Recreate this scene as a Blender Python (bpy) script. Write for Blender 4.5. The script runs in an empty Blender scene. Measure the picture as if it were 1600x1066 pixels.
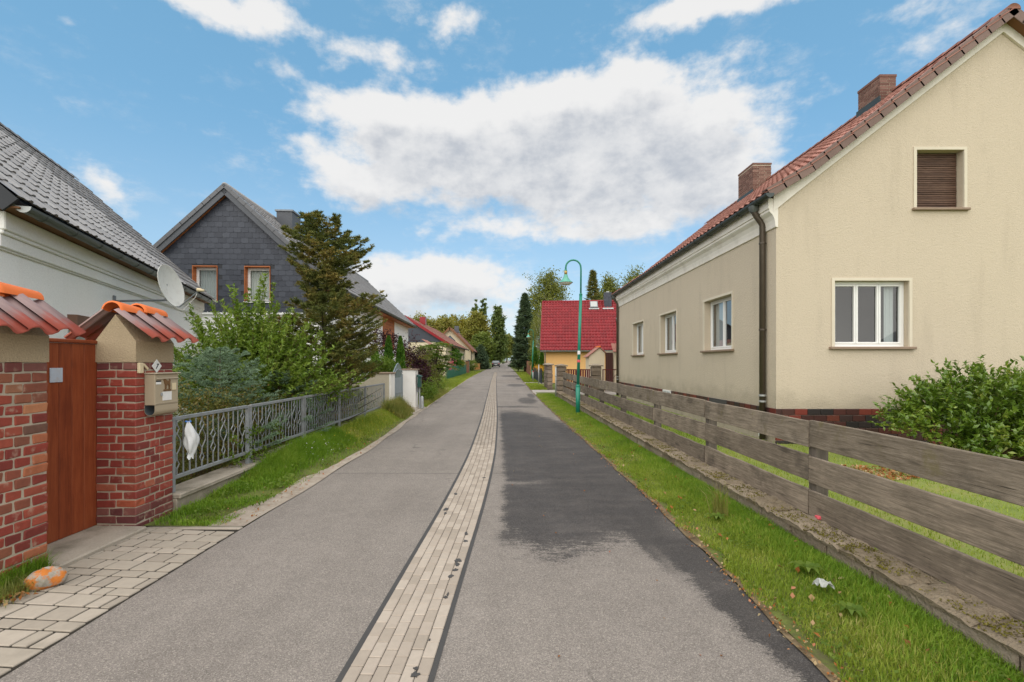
import bpy, math, random
import numpy as np
from mathutils import Vector, Matrix

random.seed(7)
R = random.Random(11)
G = np.random.default_rng(5)
PI = math.pi
SC = bpy.context.scene
COL = SC.collection

# ---------------------------------------------------------------- camera, sky, sun, exposure
F, CX, CY, HC = 755.0, 796.0, 567.0, 1.60            # focal length in photo pixels, vanishing point, eye height
cam_d = bpy.data.cameras.new('camera')
cam = bpy.data.objects.new('camera', cam_d)
COL.objects.link(cam)
cam.location = (0, 0, HC)
cam.rotation_euler = (PI / 2, 0, 0)
cam_d.sensor_width = 36.0
cam_d.lens = F / 1600.0 * 36.0
cam_d.shift_x = 4.0 / 1600
cam_d.shift_y = 34.0 / 1600
cam_d.clip_start = 0.05
cam_d.clip_end = 5000
SC.camera = cam

SUN_EL, SUN_AZ = math.radians(48), math.radians(192)   # behind the camera, a little to one side
SKY_STRENGTH = 0.15
world = bpy.data.worlds.new('World')
SC.world = world
world.use_nodes = True

sun_d = bpy.data.lights.new('sun', 'SUN')
sun_d.energy = 4.2
sun_d.angle = math.radians(125)
sun_d.color = (1.0, 0.95, 0.87)
sun = bpy.data.objects.new('sun', sun_d)
COL.objects.link(sun)
sun.location = (0, -20, 30)
_sd = Vector((math.sin(SUN_AZ) * math.cos(SUN_EL), math.cos(SUN_AZ) * math.cos(SUN_EL), math.sin(SUN_EL)))
sun.rotation_euler = _sd.to_track_quat('Z', 'Y').to_euler()

SC.view_settings.view_transform = 'Standard'
SC.view_settings.look = 'None'
SC.view_settings.exposure = 0.0
SC.view_settings.gamma = 1.0
SC.view_settings.use_curve_mapping = False
SC.cycles.max_bounces = 6
SC.cycles.diffuse_bounces = 3
SC.cycles.transparent_max_bounces = 8
SC.cycles.sample_clamp_indirect = 6
SC.cycles.use_denoising = True


# ---------------------------------------------------------------- node helper
class NT:
    def __init__(s, tree):
        s.t = tree

    def n(s, typ, **kw):
        nd = s.t.nodes.new(typ)
        for k, v in kw.items():
            setattr(nd, k, v)
        return nd

    def set(s, sock, v):
        if hasattr(v, 'is_output'):
            s.t.links.new(v, sock)
        else:
            if isinstance(v, (tuple, list)) and len(v) == 3 and sock.type == 'RGBA':
                v = (*v, 1)
            sock.default_value = v

    def m(s, op, a, b=None, c=None, clamp=False):
        nd = s.n('ShaderNodeMath', operation=op, use_clamp=clamp)
        s.set(nd.inputs[0], a)
        if b is not None: s.set(nd.inputs[1], b)
        if c is not None: s.set(nd.inputs[2], c)
        return nd.outputs[0]

    def vm(s, op, a, b):
        nd = s.n('ShaderNodeVectorMath', operation=op)
        s.set(nd.inputs[0], a); s.set(nd.inputs[1], b)
        return nd.outputs[0]

    def noise(s, vec, scale, detail=4, rough=0.55, dist=0.0):
        nd = s.n('ShaderNodeTexNoise')
        s.set(nd.inputs['Vector'], vec)
        nd.inputs['Scale'].default_value = scale
        nd.inputs['Detail'].default_value = detail
        nd.inputs['Roughness'].default_value = rough
        nd.inputs['Distortion'].default_value = dist
        return nd.outputs['Fac']

    def mix(s, fac, a, b, blend='MIX'):
        nd = s.n('ShaderNodeMix', data_type='RGBA', blend_type=blend)
        s.set(nd.inputs[0], fac); s.set(nd.inputs[6], a); s.set(nd.inputs[7], b)
        return nd.outputs[2]

    def ramp(s, fac, stops, interp='LINEAR'):
        nd = s.n('ShaderNodeValToRGB')
        nd.color_ramp.interpolation = interp
        el = nd.color_ramp.elements
        while len(el) < len(stops): el.new(0.5)
        for e, (p, c) in zip(el, stops):
            e.position = p
            e.color = (*c, 1) if len(c) == 3 else c
        s.set(nd.inputs[0], fac)
        return nd.outputs[0]

    def sstep(s, x, a, b):
        nd = s.n('ShaderNodeMapRange', interpolation_type='SMOOTHSTEP')
        s.set(nd.inputs[0], x); s.set(nd.inputs[1], a); s.set(nd.inputs[2], b)
        return nd.outputs[0]

    def sep(s, v):
        nd = s.n('ShaderNodeSeparateXYZ'); s.set(nd.inputs[0], v)
        return nd.outputs

    def comb(s, x, y, z):
        nd = s.n('ShaderNodeCombineXYZ')
        s.set(nd.inputs[0], x); s.set(nd.inputs[1], y); s.set(nd.inputs[2], z)
        return nd.outputs[0]


# ---------------------------------------------------------------- sky with clouds
def build_world():
    t = world.node_tree
    t.nodes.clear()
    k = NT(t)
    # cloud density as a node group of (azimuth, elevation) in degrees
    g = bpy.data.node_groups.new('cloud_density', 'ShaderNodeTree')
    g.interface.new_socket('Vector', in_out='INPUT', socket_type='NodeSocketVector')
    g.interface.new_socket('Density', in_out='OUTPUT', socket_type='NodeSocketFloat')
    q = NT(g)
    gi = q.n('NodeGroupInput'); go = q.n('NodeGroupOutput')
    vec = gi.outputs[0]
    wv = q.n('ShaderNodeTexNoise')
    g.links.new(vec, wv.inputs['Vector'])
    wv.inputs['Scale'].default_value = 0.14; wv.inputs['Detail'].default_value = 6
    off = q.vm('MULTIPLY', q.vm('SUBTRACT', wv.outputs['Color'], (0.5, 0.5, 0.5)), (6.5, 4.5, 0.0))
    wvec = q.vm('ADD', vec, off)
    X, Y, Z = q.sep(wvec)
    blobs = [(850, 215, 320, 62, 1.0), (640, 180, 140, 42, .85), (960, 185, 165, 78, .95), (820, 285, 290, 62, .85), (560, 285, 80, 36, .7),
             (1110, 295, 100, 80, .7), (770, 362, 170, 22, .5), (960, 345, 120, 40, .55), (900, 130, 70, 30, .55),
             (330, 2, 190, 36, 1.0), (585, 85, 95, 34, .62), (430, 100, 48, 26, .45), (705, 32, 80, 32, .75),
             (1130, 0, 210, 32, 1.0), (1010, 95, 45, 28, .55), (1160, 82, 60, 26, .42), (1480, 55, 140, 50, .46), (1440, 10, 120, 30, .4),
             (160, 282, 52, 36, .75), (215, 330, 50, 30, .45), (690, 425, 135, 34, .85), (600, 455, 90, 34, .7), (770, 470, 150, 45, .6),
             (480, 235, 30, 22, .35), (100, 30, 40, 20, .35), (1350, 330, 200, 60, .4), (700, 520, 260, 30, .35)]
    acc = None
    for (cx, cy, rx, ry, a) in blobs:
        az0 = math.degrees(math.atan((cx - CX) / F))
        el0 = math.degrees(math.atan((CY - cy) / math.hypot(F, cx - CX)))
        kx = math.degrees(1 / F) * math.cos(math.radians(az0)) ** 2
        ky = math.degrees(1 / F) * math.cos(math.radians(el0)) ** 2 * math.cos(math.radians(az0))
        dx = q.m('DIVIDE', q.m('SUBTRACT', X, az0), rx * kx)
        dy = q.m('DIVIDE', q.m('SUBTRACT', Y, el0), ry * ky)
        r2 = q.m('ADD', q.m('MULTIPLY', dx, dx), q.m('MULTIPLY', dy, dy))
        e = q.m('MULTIPLY', q.m('POWER', 2.718, q.m('MULTIPLY', r2, -1.05)), a)
        acc = e if acc is None else q.m('ADD', acc, e)
    acc = q.m('MINIMUM', acc, 1.15)
    # unseen broken cumulus beyond the frame, thickened to whiten the ambient light
    ax, ay, az_ = q.sep(vec)
    side = q.m('MAXIMUM', q.sstep(q.m('ABSOLUTE', ax), 50.0, 62.0), q.sstep(ay, 40.0, 52.0))
    big = q.noise(q.vm('MULTIPLY', vec, (0.05, 0.09, 1)), 1.0, 3)
    gen = q.m('MULTIPLY', q.sstep(big, 0.36, 0.52), side)
    acc = q.m('MAXIMUM', acc, gen)
    sv = q.vm('MULTIPLY', vec, (1.0, 1.55, 1.0))
    n1 = q.noise(sv, 0.20, 10, 0.55)
    n2 = q.noise(sv, 0.55, 8, 0.6)
    nz = q.m('ADD', q.m('MULTIPLY', q.m('SUBTRACT', n1, 0.5), 1.25), q.m('MULTIPLY', q.m('SUBTRACT', n2, 0.5), 0.75))
    d = q.m('SUBTRACT', q.m('ADD', q.m('MULTIPLY', acc, 1.25), nz), 0.44)
    g.links.new(d, go.inputs[0])

    tc = k.n('ShaderNodeTexCoord')
    x, y, z = k.sep(tc.outputs['Generated'])
    az = k.m('MULTIPLY', k.m('ARCTAN2', x, y), 180 / PI)
    el = k.m('MULTIPLY', k.m('ARCSINE', z), 180 / PI)
    def dens(de, da=0.0):
        gn = k.n('ShaderNodeGroup'); gn.node_tree = g
        t.links.new(k.comb(k.m('ADD', az, da), k.m('ADD', el, de), 0.0), gn.inputs[0])
        return gn.outputs[0]
    d0 = dens(0); d1 = dens(2.6, -0.8)
    wisp = k.noise(k.comb(k.m('MULTIPLY', az, .5), el, 7.0), 0.22, 9, 0.68)
    mask = k.m('MAXIMUM', k.sstep(d0, -0.04, 0.62), k.m('MULTIPLY', k.m('MULTIPLY', k.sstep(wisp, 0.50, 0.78), k.sstep(d0, -0.75, 0.1)), 0.6))
    shade = k.sstep(d1, 0.30, 1.35)                       # thick cloud above means a shaded base
    inner = k.sstep(k.noise(k.comb(az, k.m('MULTIPLY', el, 1.4), 3.0), 0.26, 8, 0.6), 0.34, 0.66)
    shade = k.m('MULTIPLY', shade, k.m('ADD', 0.50, k.m('MULTIPLY', inner, 0.55)), clamp=True)
    ccol = k.mix(shade, (6.1, 5.98, 5.85), (3.6, 3.75, 4.05))
    sky = k.n('ShaderNodeTexSky')
    sky.sky_type = 'NISHITA'
    sky.sun_disc = False
    sky.sun_elevation = SUN_EL
    sky.sun_rotation = SUN_AZ
    sky.air_density = 1.0; sky.dust_density = 0.6; sky.ozone_density = 1.0
    # thin white veil towards the horizon, as in summer air
    veil = k.m('MULTIPLY', k.sstep(el, 26.0, 0.0), 0.35)
    blue = k.mix(0.45, sky.outputs[0], (1.5, 4.1, 6.2))
    base = k.mix(veil, blue, (4.6, 5.2, 5.7))
    col = k.mix(k.m('MULTIPLY', mask, 0.93), base, ccol)
    bg = k.n('ShaderNodeBackground')
    t.links.new(col, bg.inputs[0])
    bg.inputs[1].default_value = SKY_STRENGTH
    out = k.n('ShaderNodeOutputWorld')
    t.links.new(bg.outputs[0], out.inputs[0])


build_world()


# ---------------------------------------------------------------- materials
MATS = {}


def mat_base(name):
    m = bpy.data.materials.new(name)
    m.use_nodes = True
    t = m.node_tree
    t.nodes.clear()
    k = NT(t)
    out = k.n('ShaderNodeOutputMaterial')
    b = k.n('ShaderNodeBsdfPrincipled')
    t.links.new(b.outputs[0], out.inputs[0])
    MATS[name] = m
    pos = k.n('ShaderNodeNewGeometry').outputs['Position']
    return m, k, b, pos, out


def bump(k, b, h, strength, dist):
    bn = k.n('ShaderNodeBump')
    bn.inputs['Strength'].default_value = strength
    bn.inputs['Distance'].default_value = dist
    k.set(bn.inputs['Height'], h)
    k.t.links.new(bn.outputs[0], b.inputs['Normal'])


def mat(name, col, rough=0.8, var=0.18, scale=3.0, fine=0.08, fscale=80, bmp=0.0, bscale=120, bdist=0.004, rand=0.0, island=0.0,
        metal=0.0, spec=0.3, dirt=None, dscale=1.3, damt=0.35, stretch=(1, 1, 1), coat=0.0):
    m, k, b, pos, out = mat_base(name)
    v = k.vm('MULTIPLY', pos, stretch)
    n1 = k.noise(v, scale, 6)
    n2 = k.noise(v, fscale, 3)
    f = k.m('ADD', 1.0, k.m('ADD', k.m('MULTIPLY', k.m('SUBTRACT', n1, 0.5), 2 * var), k.m('MULTIPLY', k.m('SUBTRACT', n2, 0.5), 2 * fine)))
    if rand:
        r = k.n('ShaderNodeObjectInfo').outputs['Random']
        f = k.m('MULTIPLY', f, k.m('ADD', 1 - rand, k.m('MULTIPLY', r, 2 * rand)))
    if island:
        r = k.n('ShaderNodeNewGeometry').outputs['Random Per Island']
        f = k.m('MULTIPLY', f, k.m('ADD', 1 - island, k.m('MULTIPLY', r, 2 * island)))
    c = k.mix(1.0, (*col, 1), k.comb(f, f, f), 'MULTIPLY')
    if dirt:
        dn = k.noise(v, dscale, 7, 0.62)
        c = k.mix(k.m('MULTIPLY', k.sstep(dn, 0.45, 0.72), damt), c, (*dirt, 1))
    k.set(b.inputs['Base Color'], c)
    b.inputs['Roughness'].default_value = rough
    b.inputs['Metallic'].default_value = metal
    b.inputs['Specular IOR Level'].default_value = spec
    b.inputs['Coat Weight'].default_value = coat
    if bmp:
        bump(k, b, k.noise(v, bscale, 4), bmp, bdist)
    return m


def mat_random(name, stops, rough=0.8, source='Object', noise=0.35, nscale=20, wear=None, wscale=14, wamt=0.6, bmp=0.15, bscale=90, spec=0.3, bdist=0.003,
               stretch=(1, 1, 1), patch=0.0):
    """colour from a ramp by a random number per object (or per mesh island)"""
    m, k, b, pos, out = mat_base(name)
    if source == 'Object':
        r = k.n('ShaderNodeObjectInfo').outputs['Random']
    else:
        r = k.n('ShaderNodeNewGeometry').outputs['Random Per Island']
    v = k.vm('MULTIPLY', pos, stretch)
    if patch:
        r = k.m('ADD', r, k.m('MULTIPLY', k.m('SUBTRACT', k.noise(v, 2.0, 2), 0.5), patch), clamp=True)
    c = k.ramp(r, stops)
    n = k.noise(v, nscale, 6, 0.65)
    f = k.m('ADD', 1 - noise, k.m('MULTIPLY', n, 2 * noise))
    c = k.mix(1.0, c, k.comb(f, f, f), 'MULTIPLY')
    if wear:
        wn = k.noise(v, wscale, 6, 0.6)
        c = k.mix(k.m('MULTIPLY', k.sstep(wn, 0.56, 0.7), wamt), c, (*wear, 1))
    k.set(b.inputs['Base Color'], c)
    b.inputs['Roughness'].default_value = rough
    b.inputs['Specular IOR Level'].default_value = spec
    if bmp:
        bump(k, b, k.noise(v, bscale, 5), bmp, bdist)
    return m


def mat_leaf(name, stops, trans=0.35, rough=0.5, spec=0.3, gloss=True, clump=0.5, cscale=2.2):
    m, k, b, pos, out = mat_base(name)
    r = k.n('ShaderNodeNewGeometry').outputs['Random Per Island']
    cl = k.noise(pos, cscale, 3)
    r = k.m('ADD', k.m('MULTIPLY', r, 1 - clump), k.m('MULTIPLY', k.sstep(cl, 0.3, 0.7), clump))
    c = k.ramp(r, stops)
    k.set(b.inputs['Base Color'], c)
    b.inputs['Roughness'].default_value = rough
    b.inputs['Specular IOR Level'].default_value = spec
    tr = k.n('ShaderNodeBsdfTranslucent')
    k.set(tr.inputs[0], k.mix(1.0, c, (1.0, 1.0, 0.55, 1), 'MULTIPLY'))
    mx = k.n('ShaderNodeMixShader')
    mx.inputs[0].default_value = trans
    k.t.links.new(b.outputs[0], mx.inputs[1]); k.t.links.new(tr.outputs[0], mx.inputs[2])
    k.t.links.new(mx.outputs[0], out.inputs[0])
    return m


def mat_glass(name, tint=(0.9, 0.95, 0.95), rough=0.0, base=0.06):
    m = bpy.data.materials.new(name); m.use_nodes = True
    t = m.node_tree; t.nodes.clear(); k = NT(t)
    out = k.n('ShaderNodeOutputMaterial')
    tr = k.n('ShaderNodeBsdfTransparent'); tr.inputs[0].default_value = (*tint, 1)
    gl = k.n('ShaderNodeBsdfGlossy'); gl.inputs['Roughness'].default_value = rough
    geo = k.n('ShaderNodeNewGeometry')
    dt = k.n('ShaderNodeVectorMath', operation='DOT_PRODUCT')
    t.links.new(geo.outputs['Normal'], dt.inputs[0]); t.links.new(geo.outputs['Incoming'], dt.inputs[1])
    c = k.m('ABSOLUTE', dt.outputs['Value'])
    fr = k.m('ADD', base, k.m('MULTIPLY', k.m('POWER', k.m('SUBTRACT', 1.0, c), 3.2), 0.9), clamp=True)
    mx = k.n('ShaderNodeMixShader')
    k.set(mx.inputs[0], fr)
    t.links.new(tr.outputs[0], mx.inputs[1]); t.links.new(gl.outputs[0], mx.inputs[2])
    t.links.new(mx.outputs[0], out.inputs[0])
    MATS[name] = m
    return m


# ---------------------------------------------------------------- geometry helpers
ORG = {}


class MB:
    def __init__(s):
        s.v = []; s.f = []

    def poly(s, pts):
        i = len(s.v)
        s.v += [tuple(p) for p in pts]
        s.f.append(tuple(range(i, i + len(pts))))

    def box(s, x0, x1, y0, y1, z0, z1):
        i = len(s.v)
        s.v += [(x0, y0, z0), (x1, y0, z0), (x1, y1, z0), (x0, y1, z0), (x0, y0, z1), (x1, y0, z1), (x1, y1, z1), (x0, y1, z1)]
        s.f += [tuple(i + a for a in q) for q in ((0, 3, 2, 1), (4, 5, 6, 7), (0, 1, 5, 4), (1, 2, 6, 5), (2, 3, 7, 6), (3, 0, 4, 7))]

    def cbox(s, x0, x1, y0, y1, z0, z1, b=0.004, jit=0.0, rg=None):
        c = ((x0 + x1) / 2, (y0 + y1) / 2, (z0 + z1) / 2)
        a = ((x1 - x0) / 2, (y1 - y0) / 2, (z1 - z0) / 2)
        b = min(b, min(a) * 0.8)
        i = len(s.v)
        ix = {}
        for sx in (-1, 1):
            for sy in (-1, 1):
                for sz in (-1, 1):
                    j = [(rg.uniform(-jit, jit) if jit else 0) for _ in range(3)]
                    for ax in range(3):
                        sg = (sx, sy, sz)
                        p = [c[q] + sg[q] * (a[q] if q == ax else a[q] - b) + j[q] for q in range(3)]
                        ix[(sx, sy, sz, ax)] = len(s.v)
                        s.v.append(tuple(p))
        fs = []
        for ax in range(3):
            o = [q for q in range(3) if q != ax]
            for sg in (-1, 1):
                q4 = []
                for (p, r) in ((-1, -1), (1, -1), (1, 1), (-1, 1)):
                    k = [0, 0, 0]; k[ax] = sg; k[o[0]] = p; k[o[1]] = r
                    q4.append(ix[(*k, ax)])
                fs.append(q4)
        for ax in range(3):                                       # edges running along ax
            o = [q for q in range(3) if q != ax]
            for p in (-1, 1):
                for r in (-1, 1):
                    def kk(t, w):
                        k = [0, 0, 0]; k[ax] = t; k[o[0]] = p; k[o[1]] = r
                        return ix[(*k, w)]
                    fs.append([kk(-1, o[0]), kk(1, o[0]), kk(1, o[1]), kk(-1, o[1])])
        for sx in (-1, 1):
            for sy in (-1, 1):
                for sz in (-1, 1):
                    fs.append([ix[(sx, sy, sz, q)] for q in range(3)])
        for q in fs:
            p = [Vector(s.v[t]) for t in q]
            nn = (p[1] - p[0]).cross(p[2] - p[0])
            ce = sum(p, Vector()) / len(p) - Vector(c)
            s.f.append(tuple(q if nn.dot(ce) > 0 else reversed(q)))

    def fbox(s, fr, u0, u1, v0, v1, n0, n1, b=0.0):
        """box in a frame (O, U, V, N)"""
        t = MB()
        if b: t.cbox(u0, u1, v0, v1, n0, n1, b)
        else: t.box(u0, u1, v0, v1, n0, n1)
        O, U, V, N = fr
        i = len(s.v)
        s.v += [tuple(O + U * p[0] + V * p[1] + N * p[2]) for p in t.v]
        s.f += [tuple(i + a for a in q) for q in t.f]

    def fpoly(s, fr, pts):
        O, U, V, N = fr
        s.poly([O + U * p[0] + V * p[1] + N * p[2] for p in pts])

    def tube(s, pts, rad, seg=8, cap=True, rot=0.0):
        pts = [Vector(p) for p in pts]
        n = len(pts)
        rads = rad if isinstance(rad, (list, tuple)) else [rad] * n
        i0 = len(s.v)
        up = None
        for k in range(n):
            d = (pts[min(k + 1, n - 1)] - pts[max(k - 1, 0)])
            if d.length < 1e-9: d = Vector((0, 0, 1))
            d.normalize()
            if up is None:
                up = Vector((1, 0, 0)) if abs(d.x) < 0.8 else Vector((0, 1, 0))
            a = (up - d * up.dot(d)).normalized()
            bb = d.cross(a)
            up = a
            for q in range(seg):
                an = 2 * PI * q / seg + rot
                s.v.append(tuple(pts[k] + (a * math.cos(an) + bb * math.sin(an)) * rads[k]))
        for k in range(n - 1):
            for q in range(seg):
                w = (q + 1) % seg
                s.f.append((i0 + k * seg + q, i0 + k * seg + w, i0 + (k + 1) * seg + w, i0 + (k + 1) * seg + q))
        if cap:
            s.f.append(tuple(i0 + q for q in reversed(range(seg))))
            s.f.append(tuple(i0 + (n - 1) * seg + q for q in range(seg)))

    def lathe(s, prof, c, axis=Vector((0, 0, 1)), seg=20, x=Vector((1, 0, 0))):
        axis = axis.normalized()
        a = (x - axis * x.dot(axis)).normalized(); b = axis.cross(a)
        c = Vector(c); i0 = len(s.v); n = len(prof)
        for (r, h) in prof:
            for q in range(seg):
                an = 2 * PI * q / seg
                s.v.append(tuple(c + axis * h + (a * math.cos(an) + b * math.sin(an)) * r))
        for k in range(n - 1):
            for q in range(seg):
                w = (q + 1) % seg
                s.f.append((i0 + k * seg + q, i0 + k * seg + w, i0 + (k + 1) * seg + w, i0 + (k + 1) * seg + q))

    def prism(s, pts2, fr, n0, n1):
        """outline in the frame's u,v extruded along N"""
        O, U, V, N = fr
        i = len(s.v); m = len(pts2)
        s.v += [tuple(O + U * p[0] + V * p[1] + N * n0) for p in pts2]
        s.v += [tuple(O + U * p[0] + V * p[1] + N * n1) for p in pts2]
        s.f.append(tuple(reversed(range(i, i + m)))); s.f.append(tuple(range(i + m, i + 2 * m)))
        for k in range(m):
            w = (k + 1) % m
            s.f.append((i + k, i + w, i + m + w, i + m + k))

    def mesh(s, name, material, org=(0, 0, 0), smooth=False):
        me = bpy.data.meshes.new(name)
        ox, oy, oz = org
        me.from_pydata([(a - ox, b - oy, c - oz) for (a, b, c) in s.v], [], s.f)
        if material: me.materials.append(MATS[material])
        if smooth:
            me.polygons.foreach_set('use_smooth', [True] * len(me.polygons))
        me.update()
        return me

    def build(s, name, material, parent=None, smooth=False, **props):
        org = ORG.get(parent.name, (0, 0, 0)) if parent else (0, 0, 0)
        return link(name, s.mesh(name, material, org, smooth), parent, **props)


def link(name, data, parent=None, **props):
    o = bpy.data.objects.new(name, data)
    COL.objects.link(o)
    if parent is not None:
        o.parent = parent
        ORG[o.name] = ORG.get(parent.name, (0, 0, 0))
    for k_, v in props.items():
        o[{'cat': 'category'}.get(k_, k_)] = v
    return o


def thing(name, label, cat, loc=(0, 0, 0), group=None):
    o = bpy.data.objects.new(name, None)
    COL.objects.link(o)
    o.location = loc
    o.empty_display_size = 0.2
    ORG[o.name] = tuple(loc)
    o['label'] = label; o['category'] = cat
    if group: o['group'] = group
    return o


def put(name, mesh, parent, M4, **props):
    """a copy of a shared mesh; M4 in world space"""
    o = link(name, mesh, parent, **props)
    org = Vector(ORG.get(parent.name, (0, 0, 0)))
    o.matrix_basis = Matrix.Translation(-org) @ M4
    ORG[o.name] = (0, 0, 0)
    return o


def copy_tree(o, parent=None):
    c = o.copy(); COL.objects.link(c)
    if parent is not None: c.parent = parent
    for ch in list(o.children): copy_tree(ch, c)
    return c


def np_mesh(name, verts, tris=None, quads=None, material=None, parent=None, smooth=False, **props):
    verts = np.asarray(verts, dtype=np.float32).reshape(-1, 3)
    if parent is not None:
        verts = verts - np.array(ORG.get(parent.name, (0, 0, 0)), dtype=np.float32)
    nt = 0 if tris is None else len(tris)
    nq = 0 if quads is None else len(quads)
    me = bpy.data.meshes.new(name)
    me.vertices.add(len(verts)); me.vertices.foreach_set('co', verts.ravel())
    loops = np.concatenate([np.asarray(a, dtype=np.int32).ravel() for a in (tris, quads) if a is not None and len(a)])
    me.loops.add(len(loops)); me.loops.foreach_set('vertex_index', loops)
    me.polygons.add(nt + nq)
    st = np.concatenate([np.arange(nt) * 3, nt * 3 + np.arange(nq) * 4]).astype(np.int32)
    me.polygons.foreach_set('loop_start', st)
    me.update(calc_edges=True)
    if smooth: me.polygons.foreach_set('use_smooth', np.ones(nt + nq, dtype=bool))
    if material: me.materials.append(MATS[material])
    return link(name, me, parent, **props)


def P(px, py, d):
    return Vector(((px - CX) * d / F, d, HC + (CY - py) * d / F))


def XP(px, d): return (px - CX) * d / F
def ZP(py, d): return HC + (CY - py) * d / F


def gz(y):
    if y < 46: return 0.0
    if y < 70: return (y - 46) ** 2 * 0.0125 / 48
    return 0.0125 * (y - 58)


def spline(pts):
    xs = np.array([p[0] for p in pts], float); ys = np.array([p[1] for p in pts], float)
    m = np.gradient(ys, xs)
    def f(t):
        t = np.clip(t, xs[0], xs[-1])
        i = np.clip(np.searchsorted(xs, t) - 1, 0, len(xs) - 2)
        h = xs[i + 1] - xs[i]; u = (t - xs[i]) / h
        return ((2 * u**3 - 3 * u**2 + 1) * ys[i] + (u**3 - 2 * u**2 + u) * h * m[i] + (-2 * u**3 + 3 * u**2) * ys[i + 1] + (u**3 - u**2) * h * m[i + 1])
    return f


EDGE_L = spline([(-30, -2.58), (0, -2.58), (5, -2.58), (10, -2.6), (13.8, -2.8), (18, -2.96), (20.2, -3.04), (35.5, -3.6), (52, -4.15), (70, -4.3), (90, -4.2), (110, -3.8), (150, -3.2), (250, -2.3), (300, -2.5)])
EDGE_R = spline([(-30, 1.63), (2.4, 1.63), (4.5, 1.65), (7.7, 1.6), (14, 1.43), (21, 1.30), (36, 1.19), (52, 1.1), (65, 1.0), (90, .6), (110, .3), (150, .2), (250, 1.2), (300, 1.0)])
STRIP = spline([(-30, -.66), (2.4, -.625), (3.6, -.584), (5.5, -.52), (7.9, -.485), (11.8, -.533), (20.8, -.77), (37.7, -1.256), (72, -2.1), (90, -2.6)])


def surface(name, material, xa, xb, ys, zoff, nx=2, zf=None, kind='structure', parent=None):
    """a sheet between xa(y) and xb(y); zf(x, y, t) is added to the height"""
    vs = []; qs = []
    for j, y in enumerate(ys):
        a = xa(y) if callable(xa) else xa
        b = xb(y) if callable(xb) else xb
        for i in range(nx):
            t = i / (nx - 1)
            x = a + (b - a) * t
            z = gz(y) + zoff + (zf(x, y, t) if zf else 0)
            vs.append((x, y, z))
    for j in range(len(ys) - 1):
        for i in range(nx - 1):
            k = j * nx + i
            qs.append((k, k + 1, k + 1 + nx, k + nx))
    return np_mesh(name, vs, None, qs, material, parent, smooth=True, **({'kind': kind} if kind else {}))


def yrange(a, b, step0=0.25, grow=1.06):
    r = [a]; st = step0
    while r[-1] < b:
        r.append(min(b, r[-1] + st)); st *= grow
    return r


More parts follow.
